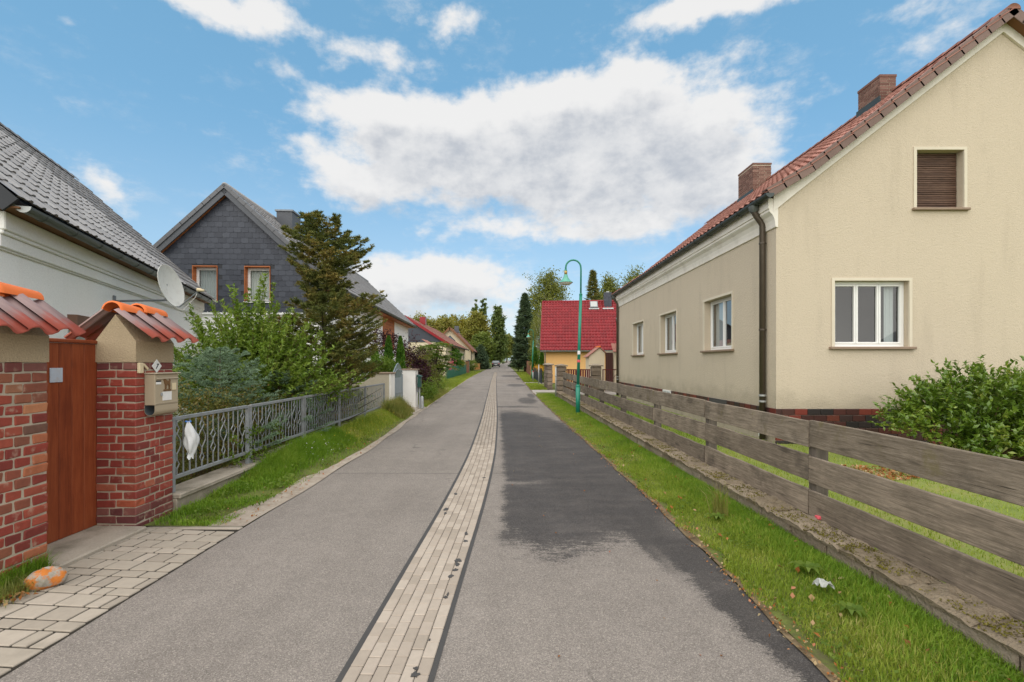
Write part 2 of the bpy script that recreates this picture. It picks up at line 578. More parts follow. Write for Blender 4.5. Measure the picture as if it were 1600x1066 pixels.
# ---------------------------------------------------------------- the palette
def m_asphalt():
    m, k, b, pos, out = mat_base('asphalt')
    x, y, z = k.sep(pos)
    agg = k.n('ShaderNodeTexVoronoi'); k.set(agg.inputs['Vector'], pos); agg.inputs['Scale'].default_value = 190
    an = k.sep(agg.outputs['Color'])[0]
    fine = k.noise(pos, 260, 3)
    big = k.noise(pos, 0.6, 5)
    mid = k.noise(pos, 6, 5)
    f = k.m('ADD', 0.42, k.m('ADD', k.m('MULTIPLY', an, 0.62), k.m('MULTIPLY', fine, 0.55)))
    lane = k.noise(k.vm('MULTIPLY', pos, (2.2, .12, 1)), 1.0, 4)
    f = k.m('MULTIPLY', f, k.m('ADD', 0.52, k.m('ADD', k.m('MULTIPLY', lane, 0.34), k.m('MULTIPLY', big, 0.6))))
    f = k.m('MULTIPLY', f, k.m('ADD', 0.86, k.m('MULTIPLY', mid, 0.28)))
    dry = k.mix(1.0, (0.235, 0.205, 0.180, 1), k.comb(f, f, f), 'MULTIPLY')
    # rubbed-in light stones
    sp = k.sstep(an, 0.86, 0.95)
    dry = k.mix(k.m('MULTIPLY', sp, 0.4), dry, (0.42, 0.37, 0.32, 1))
    # still wet from the last shower on one lane: ragged outline
    st = k.vm('MULTIPLY', pos, (1.0, 2.2, 1))
    rn = k.m('ADD', k.m('MULTIPLY', k.m('SUBTRACT', k.noise(st, 1.6, 7, 0.62), 0.5), 1.9), k.m('ADD', k.m('MULTIPLY', k.m('SUBTRACT', k.noise(st, 9, 5, 0.75), 0.5), 1.7), k.m('MULTIPLY', k.m('SUBTRACT', k.noise(st, 42, 4, 0.8), 0.5), 2.6)))
    yy = k.m('ADD', y, k.m('MULTIPLY', rn, 0.85))
    xx = k.m('ADD', x, k.m('MULTIPLY', rn, 0.13))
    a = k.m('MULTIPLY', k.sstep(k.m('SUBTRACT', yy, k.m('MULTIPLY', k.m('POWER', k.m('ABSOLUTE', k.m('SUBTRACT', x, .55)), 2.0), 0.6)), 3.92, 4.34), k.m('SUBTRACT', 1.0, k.sstep(k.m('ADD', k.m('ADD', y, k.m('MULTIPLY', rn, 1.8)), k.m('MULTIPLY', k.m('POWER', x, 2.0), 1.6)), 15.4, 16.6)))
    lft = k.m('ADD', -0.12, k.m('MULTIPLY', k.m('MAXIMUM', k.m('SUBTRACT', y, 7.0), 0.0), -0.028))
    a = k.m('MULTIPLY', a, k.sstep(k.m('SUBTRACT', xx, lft), 0.0, 0.10))
    e = k.m('SUBTRACT', xx, k.m('SUBTRACT', 1.66, k.m('MULTIPLY', k.m('SUBTRACT', y, 1.3), 0.20)))
    b2 = k.m('MULTIPLY', k.sstep(e, 0.0, 0.08), k.m('SUBTRACT', 1.0, k.sstep(yy, 4.6, 5.0)))
    b2 = k.m('MULTIPLY', b2, k.sstep(y, 1.0, 2.0))
    # a dried wheel track inside the wet border
    tr = k.m('ABSOLUTE', k.m('SUBTRACT', xx, k.m('ADD', 1.30, k.m('MULTIPLY', k.m('SUBTRACT', 3.4, y), 0.07))))
    trk = k.m('MULTIPLY', k.m('SUBTRACT', 1.0, k.sstep(tr, 0.015, 0.075)), k.m('MULTIPLY', k.m('SUBTRACT', 1.0, k.sstep(y, 3.4, 4.5)), 0.8))
    b2 = k.m('MULTIPLY', b2, k.m('SUBTRACT', 1.0, trk))
    wet = k.m('MAXIMUM', a, b2)
    # small damp spots farther on
    for (sx, sy, rx, ry) in ((0.75, 20.5, .42, 1.9), (1.05, 23.5, .2, 1.6), (0.5, 34.5, .75, 2.2), (0.2, 17.6, 1.0, .35), (0.2, 57, 1.3, 4.0), (0.9, 48, .3, 3.0)):
        q = k.m('ADD', k.m('POWER', k.m('ABSOLUTE', k.m('DIVIDE', k.m('SUBTRACT', xx, sx), rx)), 2), k.m('POWER', k.m('ABSOLUTE', k.m('DIVIDE', k.m('SUBTRACT', yy, sy), ry)), 2))
        wet = k.m('MAXIMUM', wet, k.m('MULTIPLY', k.m('SUBTRACT', 1.0, k.sstep(q, 0.5, 1.2)), 0.75))
    # a dry streak across
    ds = k.m('ABSOLUTE', k.m('SUBTRACT', k.m('ADD', y, k.m('MULTIPLY', rn, 0.15)), 6.45))
    dsk = k.m('MULTIPLY', k.m('SUBTRACT', 1.0, k.sstep(ds, 0.02, 0.12)), k.m('SUBTRACT', 1.0, k.sstep(xx, 0.15, 0.6)))
    wet = k.m('MULTIPLY', wet, k.m('SUBTRACT', 1.0, k.m('MULTIPLY', dsk, 0.6)))
    wet = k.m('MULTIPLY', wet, k.m('ADD', 0.62, k.m('MULTIPLY', k.noise(st, 1.7, 8, .65), 0.68)), clamp=True)
    # thin repaired cross seams
    for (sy, w) in ((7.05, .018), (23.0, .06), (38.5, .08), (60, .12)):
        s2 = k.m('ABSOLUTE', k.m('SUBTRACT', k.m('ADD', y, k.m('MULTIPLY', big, 0.12)), sy))
        dry = k.mix(k.m('MULTIPLY', k.m('SUBTRACT', 1.0, k.sstep(s2, w * .4, w)), 0.55), dry, (0.06, 0.056, 0.054, 1))
    cr = k.n('ShaderNodeTexVoronoi', feature='DISTANCE_TO_EDGE'); k.set(cr.inputs['Vector'], k.vm('ADD', k.vm('MULTIPLY', pos, (1, .55, 1)), k.comb(k.m('MULTIPLY', mid, .5), k.m('MULTIPLY', fine, .05), 0))); cr.inputs['Scale'].default_value = .32
    cm = k.m('MULTIPLY', k.m('SUBTRACT', 1.0, k.sstep(cr.outputs['Distance'], .0015, .004)), k.sstep(big, .5, .62))
    dry = k.mix(k.m('MULTIPLY', cm, 0.6), dry, (0.05, 0.045, 0.04, 1))
    wcol = k.mix(1.0, (0.066, 0.059, 0.055, 1), k.comb(f, f, f), 'MULTIPLY')
    wcol = k.mix(k.m('MULTIPLY', sp, 0.22), wcol, (0.22, 0.20, 0.19, 1))
    k.set(b.inputs['Base Color'], k.mix(wet, dry, wcol))
    k.set(b.inputs['Roughness'], k.m('SUBTRACT', 0.92, k.m('MULTIPLY', wet, 0.27)))
    b.inputs['Specular IOR Level'].default_value = 0.25
    b.inputs['Specular IOR Level'].default_value = 0.14
    bump(k, b, k.m('ADD', an, fine), 0.6, 0.004)


m_asphalt()


def m_ground(name, c1, c2, c3, scale=1.2):
    m, k, b, pos, out = mat_base(name)
    n = k.noise(pos, scale, 8, 0.65); n2 = k.noise(pos, 22, 6, 0.7)
    c = k.ramp(k.m('ADD', k.m('MULTIPLY', n, 0.6), k.m('MULTIPLY', n2, 0.4)), [(0.36, c1), (0.5, c2), (0.64, c3)])
    k.set(b.inputs['Base Color'], c)
    b.inputs['Roughness'].default_value = 0.95
    b.inputs['Specular IOR Level'].default_value = 0.15
    bump(k, b, k.noise(pos, 60, 6, 0.7), 0.5, 0.02)


m_ground('ground_soil', (0.06, 0.085, 0.022), (0.10, 0.13, 0.032), (0.17, 0.165, 0.055))
m_ground('verge_soil', (0.10, 0.085, 0.045), (0.12, 0.14, 0.035), (0.17, 0.19, 0.05), 2.5)
m_ground('lawn_soil', (0.15, 0.20, 0.045), (0.20, 0.24, 0.06), (0.27, 0.24, 0.09), 0.9)
m_ground('gravel', (0.26, 0.21, 0.16), (0.36, 0.30, 0.24), (0.44, 0.38, 0.31), 4)
m_ground('sandy_path', (0.30, 0.26, 0.22), (0.38, 0.34, 0.30), (0.46, 0.41, 0.36), 2)
m_ground('leafy_edge', (0.09, 0.062, 0.035), (0.16, 0.115, 0.065), (0.26, 0.19, 0.11), 6)
mat('tar', (0.062, 0.058, 0.055), 0.7, 0.2, 5, 0.25, 150, 0.3, 160)
mat_random('strip_paver', [(0, (.315, .262, .21)), (.5, (.37, .308, .25)), (1, (.42, .355, .29))], 0.9, 'Object', 0.14, 25, (0.30, 0.25, 0.20), 3, 0.4, 0.2, 160)
mat_random('strip_paver_far', [(0, (.315, .262, .21)), (.5, (.37, .308, .25)), (1, (.42, .355, .29))], 0.9, 'Island', 0.14, 25, (0.30, 0.25, 0.20), 3, 0.4, 0.0)
mat_random('walk_paver', [(0, (.30, .255, .205)), (.5, (.355, .305, .245)), (1, (.41, .35, .285))], 0.92, 'Object', 0.16, 18, (0.22, 0.19, 0.15), 2.5, 0.45, 0.25, 170)
mat('joint_dark', (0.032, 0.026, 0.019), 0.95, 0.3, 8, 0.2, 100)
mat('concrete', (0.34, 0.29, 0.225), 0.92, 0.22, 4, 0.22, 60, 0.5, 50, 0.008, dirt=(0.15, 0.125, 0.09), dscale=3.5, damt=0.6)
mat('concrete_step', (0.36, 0.31, 0.25), 0.92, 0.22, 5, 0.25, 90, 0.5, 70, 0.006, dirt=(0.10, 0.09, 0.055), dscale=2.2, damt=0.75)
mat_random('brick', [(0, (.155, .030, .024)), (.22, (.245, .040, .028)), (.5, (.29, .052, .033)), (.72, (.22, .040, .030)), (.85, (.36, .085, .042)), (.93, (.135, .035, .034)), (1, (.44, .125, .06))],
           0.62, 'Object', 0.30, 24, (0.40, 0.24, 0.17), 16, 0.35, 0.35, 70, 0.4)
mat_random('brick_worn', [(0, (.155, .030, .024)), (.25, (.265, .045, .030)), (.5, (.31, .065, .038)), (.72, (.21, .075, .045)), (.85, (.40, .13, .06)), (.93, (.10, .055, .045)), (1, (.46, .19, .09))],
           0.75, 'Object', 0.34, 20, (0.46, 0.32, 0.23), 9, 0.55, 0.5, 60, 0.35)
mat_random('brick_dark', [(0, (.12, .035, .035)), (.5, (.17, .05, .042)), (1, (.20, .08, .065))], 0.7, 'Object', 0.25, 20, (0.38, 0.28, 0.2), 14, 0.3, 0.3)
mat('mortar', (0.44, 0.37, 0.28), 0.95, 0.22, 8, 0.18, 120, 0.5, 120, dirt=(0.20, 0.16, 0.12), dscale=4, damt=0.6)
mat('plaster_tan', (0.43, 0.335, 0.215), 0.95, 0.16, 5, 0.28, 75, 0.8, 75, 0.012, dirt=(0.27, 0.20, 0.125), dscale=2.5, damt=0.5)
def m_cap_tile():
    """fired clay gone grey from the top of each tile downwards"""
    m, k, b, pos, out = mat_base('tile_faded')
    tc = k.n('ShaderNodeTexCoord').outputs['Object']
    u, v, w = k.sep(tc)
    r = k.n('ShaderNodeObjectInfo').outputs['Random']
    n = k.noise(pos, 9, 6, 0.65)
    st = k.noise(k.vm('MULTIPLY', tc, (46, 2.5, 1)), 1.0, 5, 0.6)
    red = k.mix(r, (.40, .085, .06, 1), (.50, .13, .085, 1))
    gre = k.mix(st, (.17, .125, .125, 1), (.40, .33, .32, 1))
    f = k.sstep(k.m('ADD', v, k.m('ADD', k.m('MULTIPLY', k.m('SUBTRACT', n, .5), .32), k.m('MULTIPLY', k.m('SUBTRACT', st, .5), .22))), 0.05, 0.24)
    k.set(b.inputs['Base Color'], k.mix(k.m('MULTIPLY', f, 0.85), red, gre))
    b.inputs['Roughness'].default_value = 0.55
    b.inputs['Specular IOR Level'].default_value = 0.35
    bump(k, b, st, 0.12, 0.003)


m_cap_tile()
mat('tile_orange', (0.72, 0.165, 0.035), 0.55, 0.12, 6, 0.06, 60, 0.1, 60, rand=0.06)


def m_wood(name, c_dark, c_mid, c_light, rough, sx, sy, sz, knots=0.5, bmp=0.25, moss=None, cracks=False):
    m, k, b, pos, out = mat_base(name)
    r = k.n('ShaderNodeObjectInfo').outputs['Random']
    p = k.vm('ADD', pos, k.comb(k.m('MULTIPLY', r, 7.3), k.m('MULTIPLY', r, 3.1), k.m('MULTIPLY', r, 5.7)))
    v = k.vm('MULTIPLY', p, (sx, sy, sz))
    g1 = k.noise(v, 1.0, 8, 0.65, 0.6)
    g2 = k.noise(v, 5.0, 4, 0.6)
    g3 = k.noise(p, 3.0, 4)
    f = k.m('ADD', k.m('MULTIPLY', g1, 0.5), k.m('ADD', k.m('MULTIPLY', g2, 0.25), k.m('MULTIPLY', g3, 0.25)))
    f = k.m('ADD', f, k.m('MULTIPLY', k.m('SUBTRACT', r, 0.5), 0.10))
    c = k.ramp(f, [(0.34, c_dark), (0.5, c_mid), (0.66, c_light)])
    kv = k.vm('MULTIPLY', p, (max(sx * .14, 3), max(sy * .14, 1.6), max(sz * .14, 1.6)))
    kn = k.noise(kv, 1.3, 2)
    c = k.mix(k.m('MULTIPLY', k.sstep(kn, 0.62, 0.74), knots), c, (*[q * .5 for q in c_dark], 1))
    if moss:
        mn = k.noise(p, 3.6, 7, 0.7)
        c = k.mix(k.m('MULTIPLY', k.sstep(mn, 0.56, 0.70), 0.55), c, (*moss, 1))
    if cracks:
        ck = k.noise(k.vm('MULTIPLY', p, (sx * 1.6, sy * .55, sz * 1.6)), 1.0, 3, 0.5, 0.3)
        cs = k.m('MULTIPLY', k.sstep(ck, 0.655, 0.70), k.sstep(k.noise(p, 1.7, 3), 0.42, 0.6))
        c = k.mix(k.m('MULTIPLY', cs, 0.8), c, (0.02, 0.016, 0.012, 1))
        bl = k.noise(p, 2.2, 5, 0.65)
        c = k.mix(k.m('MULTIPLY', k.sstep(bl, 0.52, 0.70), 0.5), c, (0.055, 0.045, 0.036, 1))
    k.set(b.inputs['Base Color'], c)
    b.inputs['Roughness'].default_value = rough
    b.inputs['Specular IOR Level'].default_value = 0.25
    bump(k, b, k.m('ADD', k.m('MULTIPLY', g1, 0.6), g2), bmp, 0.006)


m_wood('wood_grey', (.085, .066, .048), (.185, .147, .110), (.35, .28, .21), 0.9, 60, 3.2, 62, 0.6, 0.5, cracks=True)
m_wood('wood_grey_mossy', (.11, .086, .060), (.235, .19, .142), (.42, .345, .26), 0.92, 60, 3.2, 62, 0.5, 0.5, cracks=True, moss=(.15, .125, .045))
m_wood('wood_post', (.06, .05, .04), (.105, .088, .07), (.17, .14, .115), 0.92, 26, 26, 1.5, 0.5, 0.4)
m_wood('wood_gate', (.15, .032, .013), (.245, .056, .020), (.31, .082, .030), 0.5, 30, 30, 1.7, 0.6, 0.12)
m_wood('wood_shutter', (.045, .024, .016), (.095, .052, .034), (.16, .095, .065), 0.6, 3, 10, 24, 0.3, 0.2)
m_wood('wood_orange', (.34, .105, .035), (.43, .14, .048), (.50, .18, .066), 0.6, 4, 4, 16, 0.2, 0.1)


def m_stucco(name, c, stain, fine=90, amt=0.35, bmp=0.6, splash=False):
    m, k, b, pos, out = mat_base(name)
    n = k.noise(pos, fine, 3, 0.6)
    n0 = k.noise(pos, 30, 4, 0.6)
    st = k.noise(k.vm('MULTIPLY', pos, (1.6, 1.6, 0.22)), 1.6, 7, 0.62)
    big = k.noise(pos, 0.45, 4)
    f = k.m('ADD', 0.76, k.m('ADD', k.m('MULTIPLY', n, 0.26), k.m('ADD', k.m('MULTIPLY', n0, 0.10), k.m('MULTIPLY', big, 0.12))))
    col = k.mix(1.0, (*c, 1), k.comb(f, f, f), 'MULTIPLY')
    col = k.mix(k.m('MULTIPLY', k.sstep(st, 0.5, 0.74), amt), col, (*stain, 1))
    if splash:
        pz = k.sep(pos)[2]
        sn = k.noise(k.vm('MULTIPLY', pos, (1.2, 1.2, 1.6)), 1.3, 7, 0.7)
        sp = k.m('MULTIPLY', k.sstep(k.m('ADD', pz, k.m('MULTIPLY', k.m('SUBTRACT', sn, .5), 1.1)), 1.15, 0.70), 0.38)
        col = k.mix(sp, col, (*[q * .62 for q in stain], 1))
        blot = k.sstep(k.noise(pos, 0.9, 8, 0.7), 0.55, 0.72)
        col = k.mix(k.m('MULTIPLY', blot, 0.22), col, (*[q * .86 for q in stain], 1))
    k.set(b.inputs['Base Color'], col)
    b.inputs['Roughness'].default_value = 0.95
    b.inputs['Specular IOR Level'].default_value = 0.12
    bump(k, b, k.m('ADD', n, n0), bmp, 0.012)


m_stucco('stucco_cream', (.565, .48, .365), (.44, .37, .28), 70, 0.40, 0.8, True)
m_stucco('stucco_white', (.88, .86, .83), (.72, .68, .62), 60, 0.25, 0.25)
m_stucco('stucco_peach', (.66, .50, .34), (.45, .36, .27), 40, 0.4, 0.4)
m_stucco('stucco_yellow', (.80, .47, .19), (.68, .40, .16), 40, 0.3, 0.2)
m_stucco('stucco_far', (.66, .56, .40), (.52, .44, .33), 30, 0.3, 0.2)
m_stucco('stucco_pier', (.48, .42, .32), (.32, .28, .21), 60, 0.5, 0.4)
mat('trim_cream', (0.64, 0.57, 0.45), 0.85, 0.06, 3, 0.04, 60, dirt=(0.5, 0.43, 0.33), damt=0.25)
mat('trim_offwhite', (0.76, 0.71, 0.63), 0.85, 0.08, 4, 0.04, 60, dirt=(0.42, 0.37, 0.30), dscale=2.5, damt=0.35)
mat('white_paint', (0.80, 0.79, 0.76), 0.45, 0.05, 4, 0.03, 60)
mat('white_wall', (0.80, 0.77, 0.72), 0.9, 0.06, 3, 0.04, 60, dirt=(0.55, 0.5, 0.42), dscale=2, damt=0.3)
mat('sill_stone', (0.27, 0.195, 0.14), 0.8, 0.2, 8, 0.15, 90, 0.2, 90)
mat('zinc', (0.115, 0.125, 0.12), 0.5, 0.22, 3, 0.08, 40, metal=0.35, spec=0.5)
mat('zinc_light', (0.40, 0.41, 0.40), 0.5, 0.15, 3, 0.08, 40, metal=0.4, spec=0.5)
mat('gutter_dark', (0.045, 0.055, 0.052), 0.45, 0.25, 3, 0.1, 40, metal=0.3, spec=0.5)
mat('pipe_brown', (0.085, 0.066, 0.048), 0.45, 0.3, 5, 0.1, 50, metal=0.4, spec=0.5)
mat('galvanised', (0.34, 0.36, 0.37), 0.5, 0.18, 8, 0.1, 90, metal=0.35, spec=0.5)
mat('galvanised_old', (0.27, 0.285, 0.295), 0.6, 0.25, 9, 0.14, 90, metal=0.3, spec=0.4, dirt=(0.16, 0.13, 0.10), dscale=6, damt=0.4)
mat_random('klinker', [(0, (.055, .024, .022)), (.3, (.085, .032, .027)), (.42, (.16, .028, .024)), (.62, (.19, .040, .028)), (.72, (.10, .042, .028)), (.85, (.045, .030, .030)), (1, (.03, .026, .026))],
           0.35, 'Object', 0.22, 30, None, 1, 0, 0.1, 60, 0.5)
mat_random('tile_red', [(0, (.29, .125, .092)), (.5, (.355, .158, .118)), (1, (.40, .19, .145))], 0.75, 'Object', 0.22, 14, (0.20, 0.085, 0.06), 4, 0.5, 0.15, 60)
mat_random('tile_red_stuff', [(0, (.29, .125, .092)), (.5, (.355, .158, .118)), (1, (.40, .19, .145))], 0.75, 'Island', 0.22, 14, (0.20, 0.085, 0.06), 4, 0.5, 0.15, 60)
mat_random('tile_verge', [(0, (.165, .108, .09)), (1, (.205, .135, .112))], 0.7, 'Object', 0.22, 10, (0.11, 0.07, 0.055), 5, 0.4, 0.15, 60)
mat_random('tile_grey', [(0, (.25, .24, .238)), (.5, (.30, .288, .285)), (1, (.34, .328, .322))], 0.6, 'Object', 0.20, 9, None, 1, 0, 0.15, 60, 0.4)
mat_random('tile_grey_stuff', [(0, (.25, .24, .238)), (.5, (.30, .288, .285)), (1, (.34, .328, .322))], 0.6, 'Island', 0.20, 9, None, 1, 0, 0.15, 60, 0.4)
mat_random('tile_anthracite', [(0, (.055, .056, .062)), (1, (.085, .086, .092))], 0.32, 'Island', 0.15, 9, None, 1, 0, 0.1, 60, 0.7)
mat_random('slate', [(0, (.037, .041, .054)), (.5, (.047, .052, .067)), (1, (.060, .066, .083))], 0.5, 'Island', 0.12, 9, None, 1, 0, 0.1, 60, 0.35)
mat_random('tile_wine', [(0, (.20, .009, .013)), (1, (.27, .014, .019))], 0.28, 'Island', 0.12, 9, None, 1, 0, 0.0, 60, 0.32)
mat_random('chimney_brick', [(0, (.12, .060, .045)), (.5, (.165, .085, .065)), (1, (.23, .13, .10))], 0.85, 'Island', 0.25, 12, None, 1, 0, 0.2, 60)
mat_random('stone_block', [(0, (.155, .115, .085)), (.5, (.20, .155, .12)), (1, (.27, .215, .165))], 0.95, 'Object', 0.4, 7, (0.10, 0.08, 0.06), 4, 0.5, 0.8, 25, 0.2, 0.03)
mat_random('wall_block', [(0, (.25, .195, .14)), (.5, (.31, .25, .185)), (1, (.37, .305, .235))], 0.95, 'Object', 0.32, 9, (0.10, 0.085, 0.05), 3.2, 0.65, 0.9, 30, 0.15, 0.03)
mat_random('coping', [(0, (.235, .185, .125)), (1, (.32, .255, .185))], 0.97, 'Object', 0.42, 14, (0.105, 0.085, 0.03), 7, 0.85, 1.0, 45, 0.1, 0.03)
mat_leaf('moss', [(0, (.085, .075, .016)), (.5, (.155, .135, .026)), (1, (.24, .20, .05))], 0.1, 0.95, 0.1)
mat('roof_board', (0.20, 0.095, 0.045), 0.8, 0.2, 4)
mat('dark_board', (0.035, 0.037, 0.042), 0.6, 0.2, 4)
mat('slate_trim', (0.085, 0.09, 0.10), 0.5, 0.15, 4)
mat('interior_dark', (0.07, 0.066, 0.062), 0.9)
mat('curtain', (0.50, 0.51, 0.50), 0.9, 0.1, 6, 0.05, 60, stretch=(1, 1, .05))
mat('blind_grey', (0.42, 0.43, 0.42), 0.8, 0.06, 6)
mat('blind_light', (0.55, 0.55, 0.50), 0.8, 0.08, 6)
mat_glass('glass', base=0.075)
mat_glass('glass_side', tint=(0.8, 0.85, 0.87), base=0.14)
mat('brown_door', (0.075, 0.030, 0.024), 0.5, 0.15, 5)
mat('brown_box', (0.165, 0.09, 0.062), 0.7, 0.12, 6)
mat('shutter_pale', (0.56, 0.55, 0.50), 0.6, 0.08, 6)
mat('red_metal', (0.13, 0.022, 0.026), 0.5, 0.15, 6, metal=0.1)
mat('lamp_green', (0.012, 0.21, 0.135), 0.35, 0.08, 4, 0.04, 60, spec=0.5)
mat('lamp_green_pale', (0.10, 0.36, 0.27), 0.35, 0.08, 4, 0.04, 60, spec=0.5)
mat('brass', (0.42, 0.29, 0.09), 0.4, 0.15, 8, metal=0.6)
mat('lamp_lens', (0.62, 0.60, 0.56), 0.3, 0.05, 5)
mat('sticker_white', (0.78, 0.74, 0.74), 0.5, 0.05, 9)
mat('sticker_red', (0.65, 0.10, 0.12), 0.5)
mat('mailbox_beige', (0.40, 0.325, 0.225), 0.55, 0.10, 4, 0.05, 70, spec=0.4, stretch=(1, 1, .25))
mat('mailbox_lid', (0.50, 0.42, 0.31), 0.5, 0.08, 5)
mat('mailbox_inner', (0.12, 0.14, 0.15), 0.5, 0.2, 8, metal=0.3)
mat('paper_white', (0.75, 0.73, 0.70), 0.7, 0.05, 9)
mat('plate_cream', (0.68, 0.56, 0.36), 0.5, 0.06, 9)
mat('bronze', (0.16, 0.085, 0.035), 0.5, 0.3, 30)
mat('ink_black', (0.015, 0.015, 0.017), 0.5)
mat('rust_dot', (0.32, 0.17, 0.06), 0.8)
mat('enamel_white', (0.80, 0.80, 0.78), 0.25, 0.04, 9, spec=0.5)
mat('plate_blue', (0.46, 0.52, 0.60), 0.5, 0.12, 9, dirt=(0.4, 0.3, 0.22), dscale=14, damt=0.35)
mat('dish_white', (0.62, 0.61, 0.57), 0.55, 0.05, 6, 0.05, 60, dirt=(0.38, 0.36, 0.32), dscale=9, damt=0.35)
mat('grey_metal', (0.20, 0.215, 0.23), 0.5, 0.1, 6, metal=0.3)
mat('gate_grey', (0.235, 0.275, 0.295), 0.5, 0.1, 6, metal=0.2)
mat('bag_white', (0.74, 0.74, 0.73), 0.45, 0.06, 12)
mat('bag_blue', (0.06, 0.20, 0.55), 0.5)
mat('fence_green', (0.012, 0.125, 0.075), 0.5, 0.15, 5)
mat('box_green', (0.022, 0.075, 0.06), 0.45, 0.1, 5)
mat('fence_orange', (0.50, 0.24, 0.085), 0.8, 0.15, 4)
mat('fence_navy', (0.022, 0.03, 0.042), 0.5, 0.1, 4)
mat('brick_far', (0.24, 0.12, 0.075), 0.9, 0.25, 5, 0.2, 20)
mat('car_paint', (0.035, 0.037, 0.042), 0.25, 0.05, 3, spec=0.6, coat=0.6)
mat('car_glass', (0.16, 0.19, 0.21), 0.08, 0.02, 3, spec=0.8)
mat('rubber', (0.02, 0.02, 0.02), 0.8)
mat('car_light', (0.55, 0.10, 0.08), 0.3)
mat('car_plate', (0.75, 0.75, 0.72), 0.4)
mat('crumple', (0.40, 0.41, 0.38), 0.7, 0.2, 20)


def m_boulder():
    m, k, b, pos, out = mat_base('lichen_stone')
    n = k.noise(pos, 9, 6, 0.6); n2 = k.noise(pos, 55, 5, 0.7)
    up = k.sep(k.n('ShaderNodeNewGeometry').outputs['Normal'])[2]
    c = k.ramp(k.m('ADD', k.m('MULTIPLY', n2, 0.5), 0.25), [(0.3, (.22, .19, .15)), (0.7, (.42, .38, .32))])
    ora = k.mix(n2, (.42, .11, .015, 1), (.62, .22, .04, 1))
    c = k.mix(k.sstep(n, 0.45, 0.53), ora, c)
    k.set(b.inputs['Base Color'], c)
    b.inputs['Roughness'].default_value = 0.95
    bump(k, b, n2, 0.5, 0.01)


m_boulder()
mat_leaf('grass', [(0, (.15, .22, .024)), (.4, (.25, .33, .036)), (.7, (.34, .40, .06)), (.88, (.44, .43, .12)), (1, (.55, .44, .20))], 0.40, 0.55, 0.2, clump=0.45, cscale=1.6)
mat_leaf('grass_lush', [(0, (.10, .21, .016)), (.5, (.18, .31, .026)), (.85, (.27, .39, .045)), (1, (.40, .44, .10))], 0.40, 0.5, 0.2, clump=0.45, cscale=2.0)
mat_leaf('grass_dry', [(0, (.16, .20, .04)), (.5, (.26, .27, .07)), (1, (.38, .31, .12))], 0.40, 0.55, 0.2)
mat_leaf('leaf_shrub', [(0, (.095, .165, .02)), (.4, (.165, .255, .032)), (.75, (.25, .34, .055)), (1, (.36, .42, .11))], 0.38, 0.45, 0.3, cscale=1.8)
mat_leaf('leaf_laurel', [(0, (.065, .13, .016)), (.45, (.125, .21, .024)), (.8, (.20, .28, .038)), (1, (.36, .38, .07))], 0.28, 0.28, 0.55, cscale=2.5)
mat_leaf('needle_blue', [(0, (.09, .15, .085)), (.5, (.17, .25, .15)), (1, (.29, .38, .26))], 0.15, 0.6, 0.25, cscale=3)
mat_leaf('needle_brown', [(0, (.065, .085, .024)), (.4, (.13, .15, .038)), (.65, (.20, .19, .05)), (.85, (.27, .205, .06)), (1, (.36, .24, .07))], 0.22, 0.6, 0.2, clump=0.65, cscale=2.2)
mat_leaf('leaf_coto', [(0, (.07, .085, .018)), (.4, (.13, .14, .026)), (.7, (.20, .16, .04)), (.88, (.25, .11, .04)), (1, (.30, .25, .06))], 0.3, 0.5, 0.3, cscale=3.5)
mat_leaf('leaf_purple', [(0, (.028, .010, .016)), (.5, (.055, .016, .024)), (.85, (.085, .028, .032)), (1, (.10, .055, .03))], 0.3, 0.5, 0.3)
mat_leaf('leaf_thuja', [(0, (.035, .10, .010)), (.5, (.07, .165, .016)), (1, (.12, .23, .028))], 0.3, 0.6, 0.2)
mat_leaf('leaf_olive', [(0, (.085, .10, .022)), (.5, (.15, .16, .036)), (1, (.24, .22, .06))], 0.35, 0.5, 0.25)
mat_leaf('leaf_fresh', [(0, (.070, .130, .014)), (.5, (.125, .195, .022)), (1, (.21, .27, .045))], 0.4, 0.5, 0.25)
mat_leaf('leaf_yellow', [(0, (.14, .15, .022)), (.5, (.28, .25, .036)), (1, (.44, .34, .06))], 0.38, 0.5, 0.25)
mat_leaf('leaf_golden', [(0, (.15, .165, .032)), (.5, (.26, .25, .05)), (1, (.40, .33, .09))], 0.35, 0.5, 0.25, cscale=.5)
mat_leaf('leaf_forest', [(0, (.095, .135, .03)), (.5, (.165, .215, .045)), (1, (.25, .29, .075))], 0.42, 0.5, 0.25, cscale=.5)
mat_leaf('leaf_poplar', [(0, (.09, .135, .04)), (.5, (.15, .20, .06)), (1, (.22, .265, .085))], 0.42, 0.5, 0.25, cscale=.6)
mat_leaf('leaf_birch', [(0, (.13, .155, .034)), (.5, (.21, .23, .055)), (1, (.31, .31, .09))], 0.45, 0.5, 0.25, cscale=.7)
mat_leaf('needle_dark', [(0, (.035, .06, .028)), (.5, (.065, .10, .048)), (1, (.11, .15, .07))], 0.12, 0.6, 0.2, cscale=.8)
mat_leaf('needle_pine', [(0, (.05, .085, .045)), (.5, (.085, .13, .07)), (1, (.13, .18, .10))], 0.15, 0.6, 0.2, cscale=.8)
mat_leaf('leaf_litter', [(0, (.20, .085, .030)), (.35, (.36, .13, .035)), (.6, (.30, .20, .09)), (.85, (.40, .31, .17)), (1, (.42, .08, .04))], 0.15, 0.8, 0.15, clump=0)
mat_leaf('petal_pale', [(0, (.55, .50, .52)), (1, (.78, .74, .72))], 0.3, 0.6, 0.2)
mat_leaf('petal_yellow', [(0, (.55, .38, .03)), (1, (.72, .55, .06))], 0.3, 0.6, 0.2)
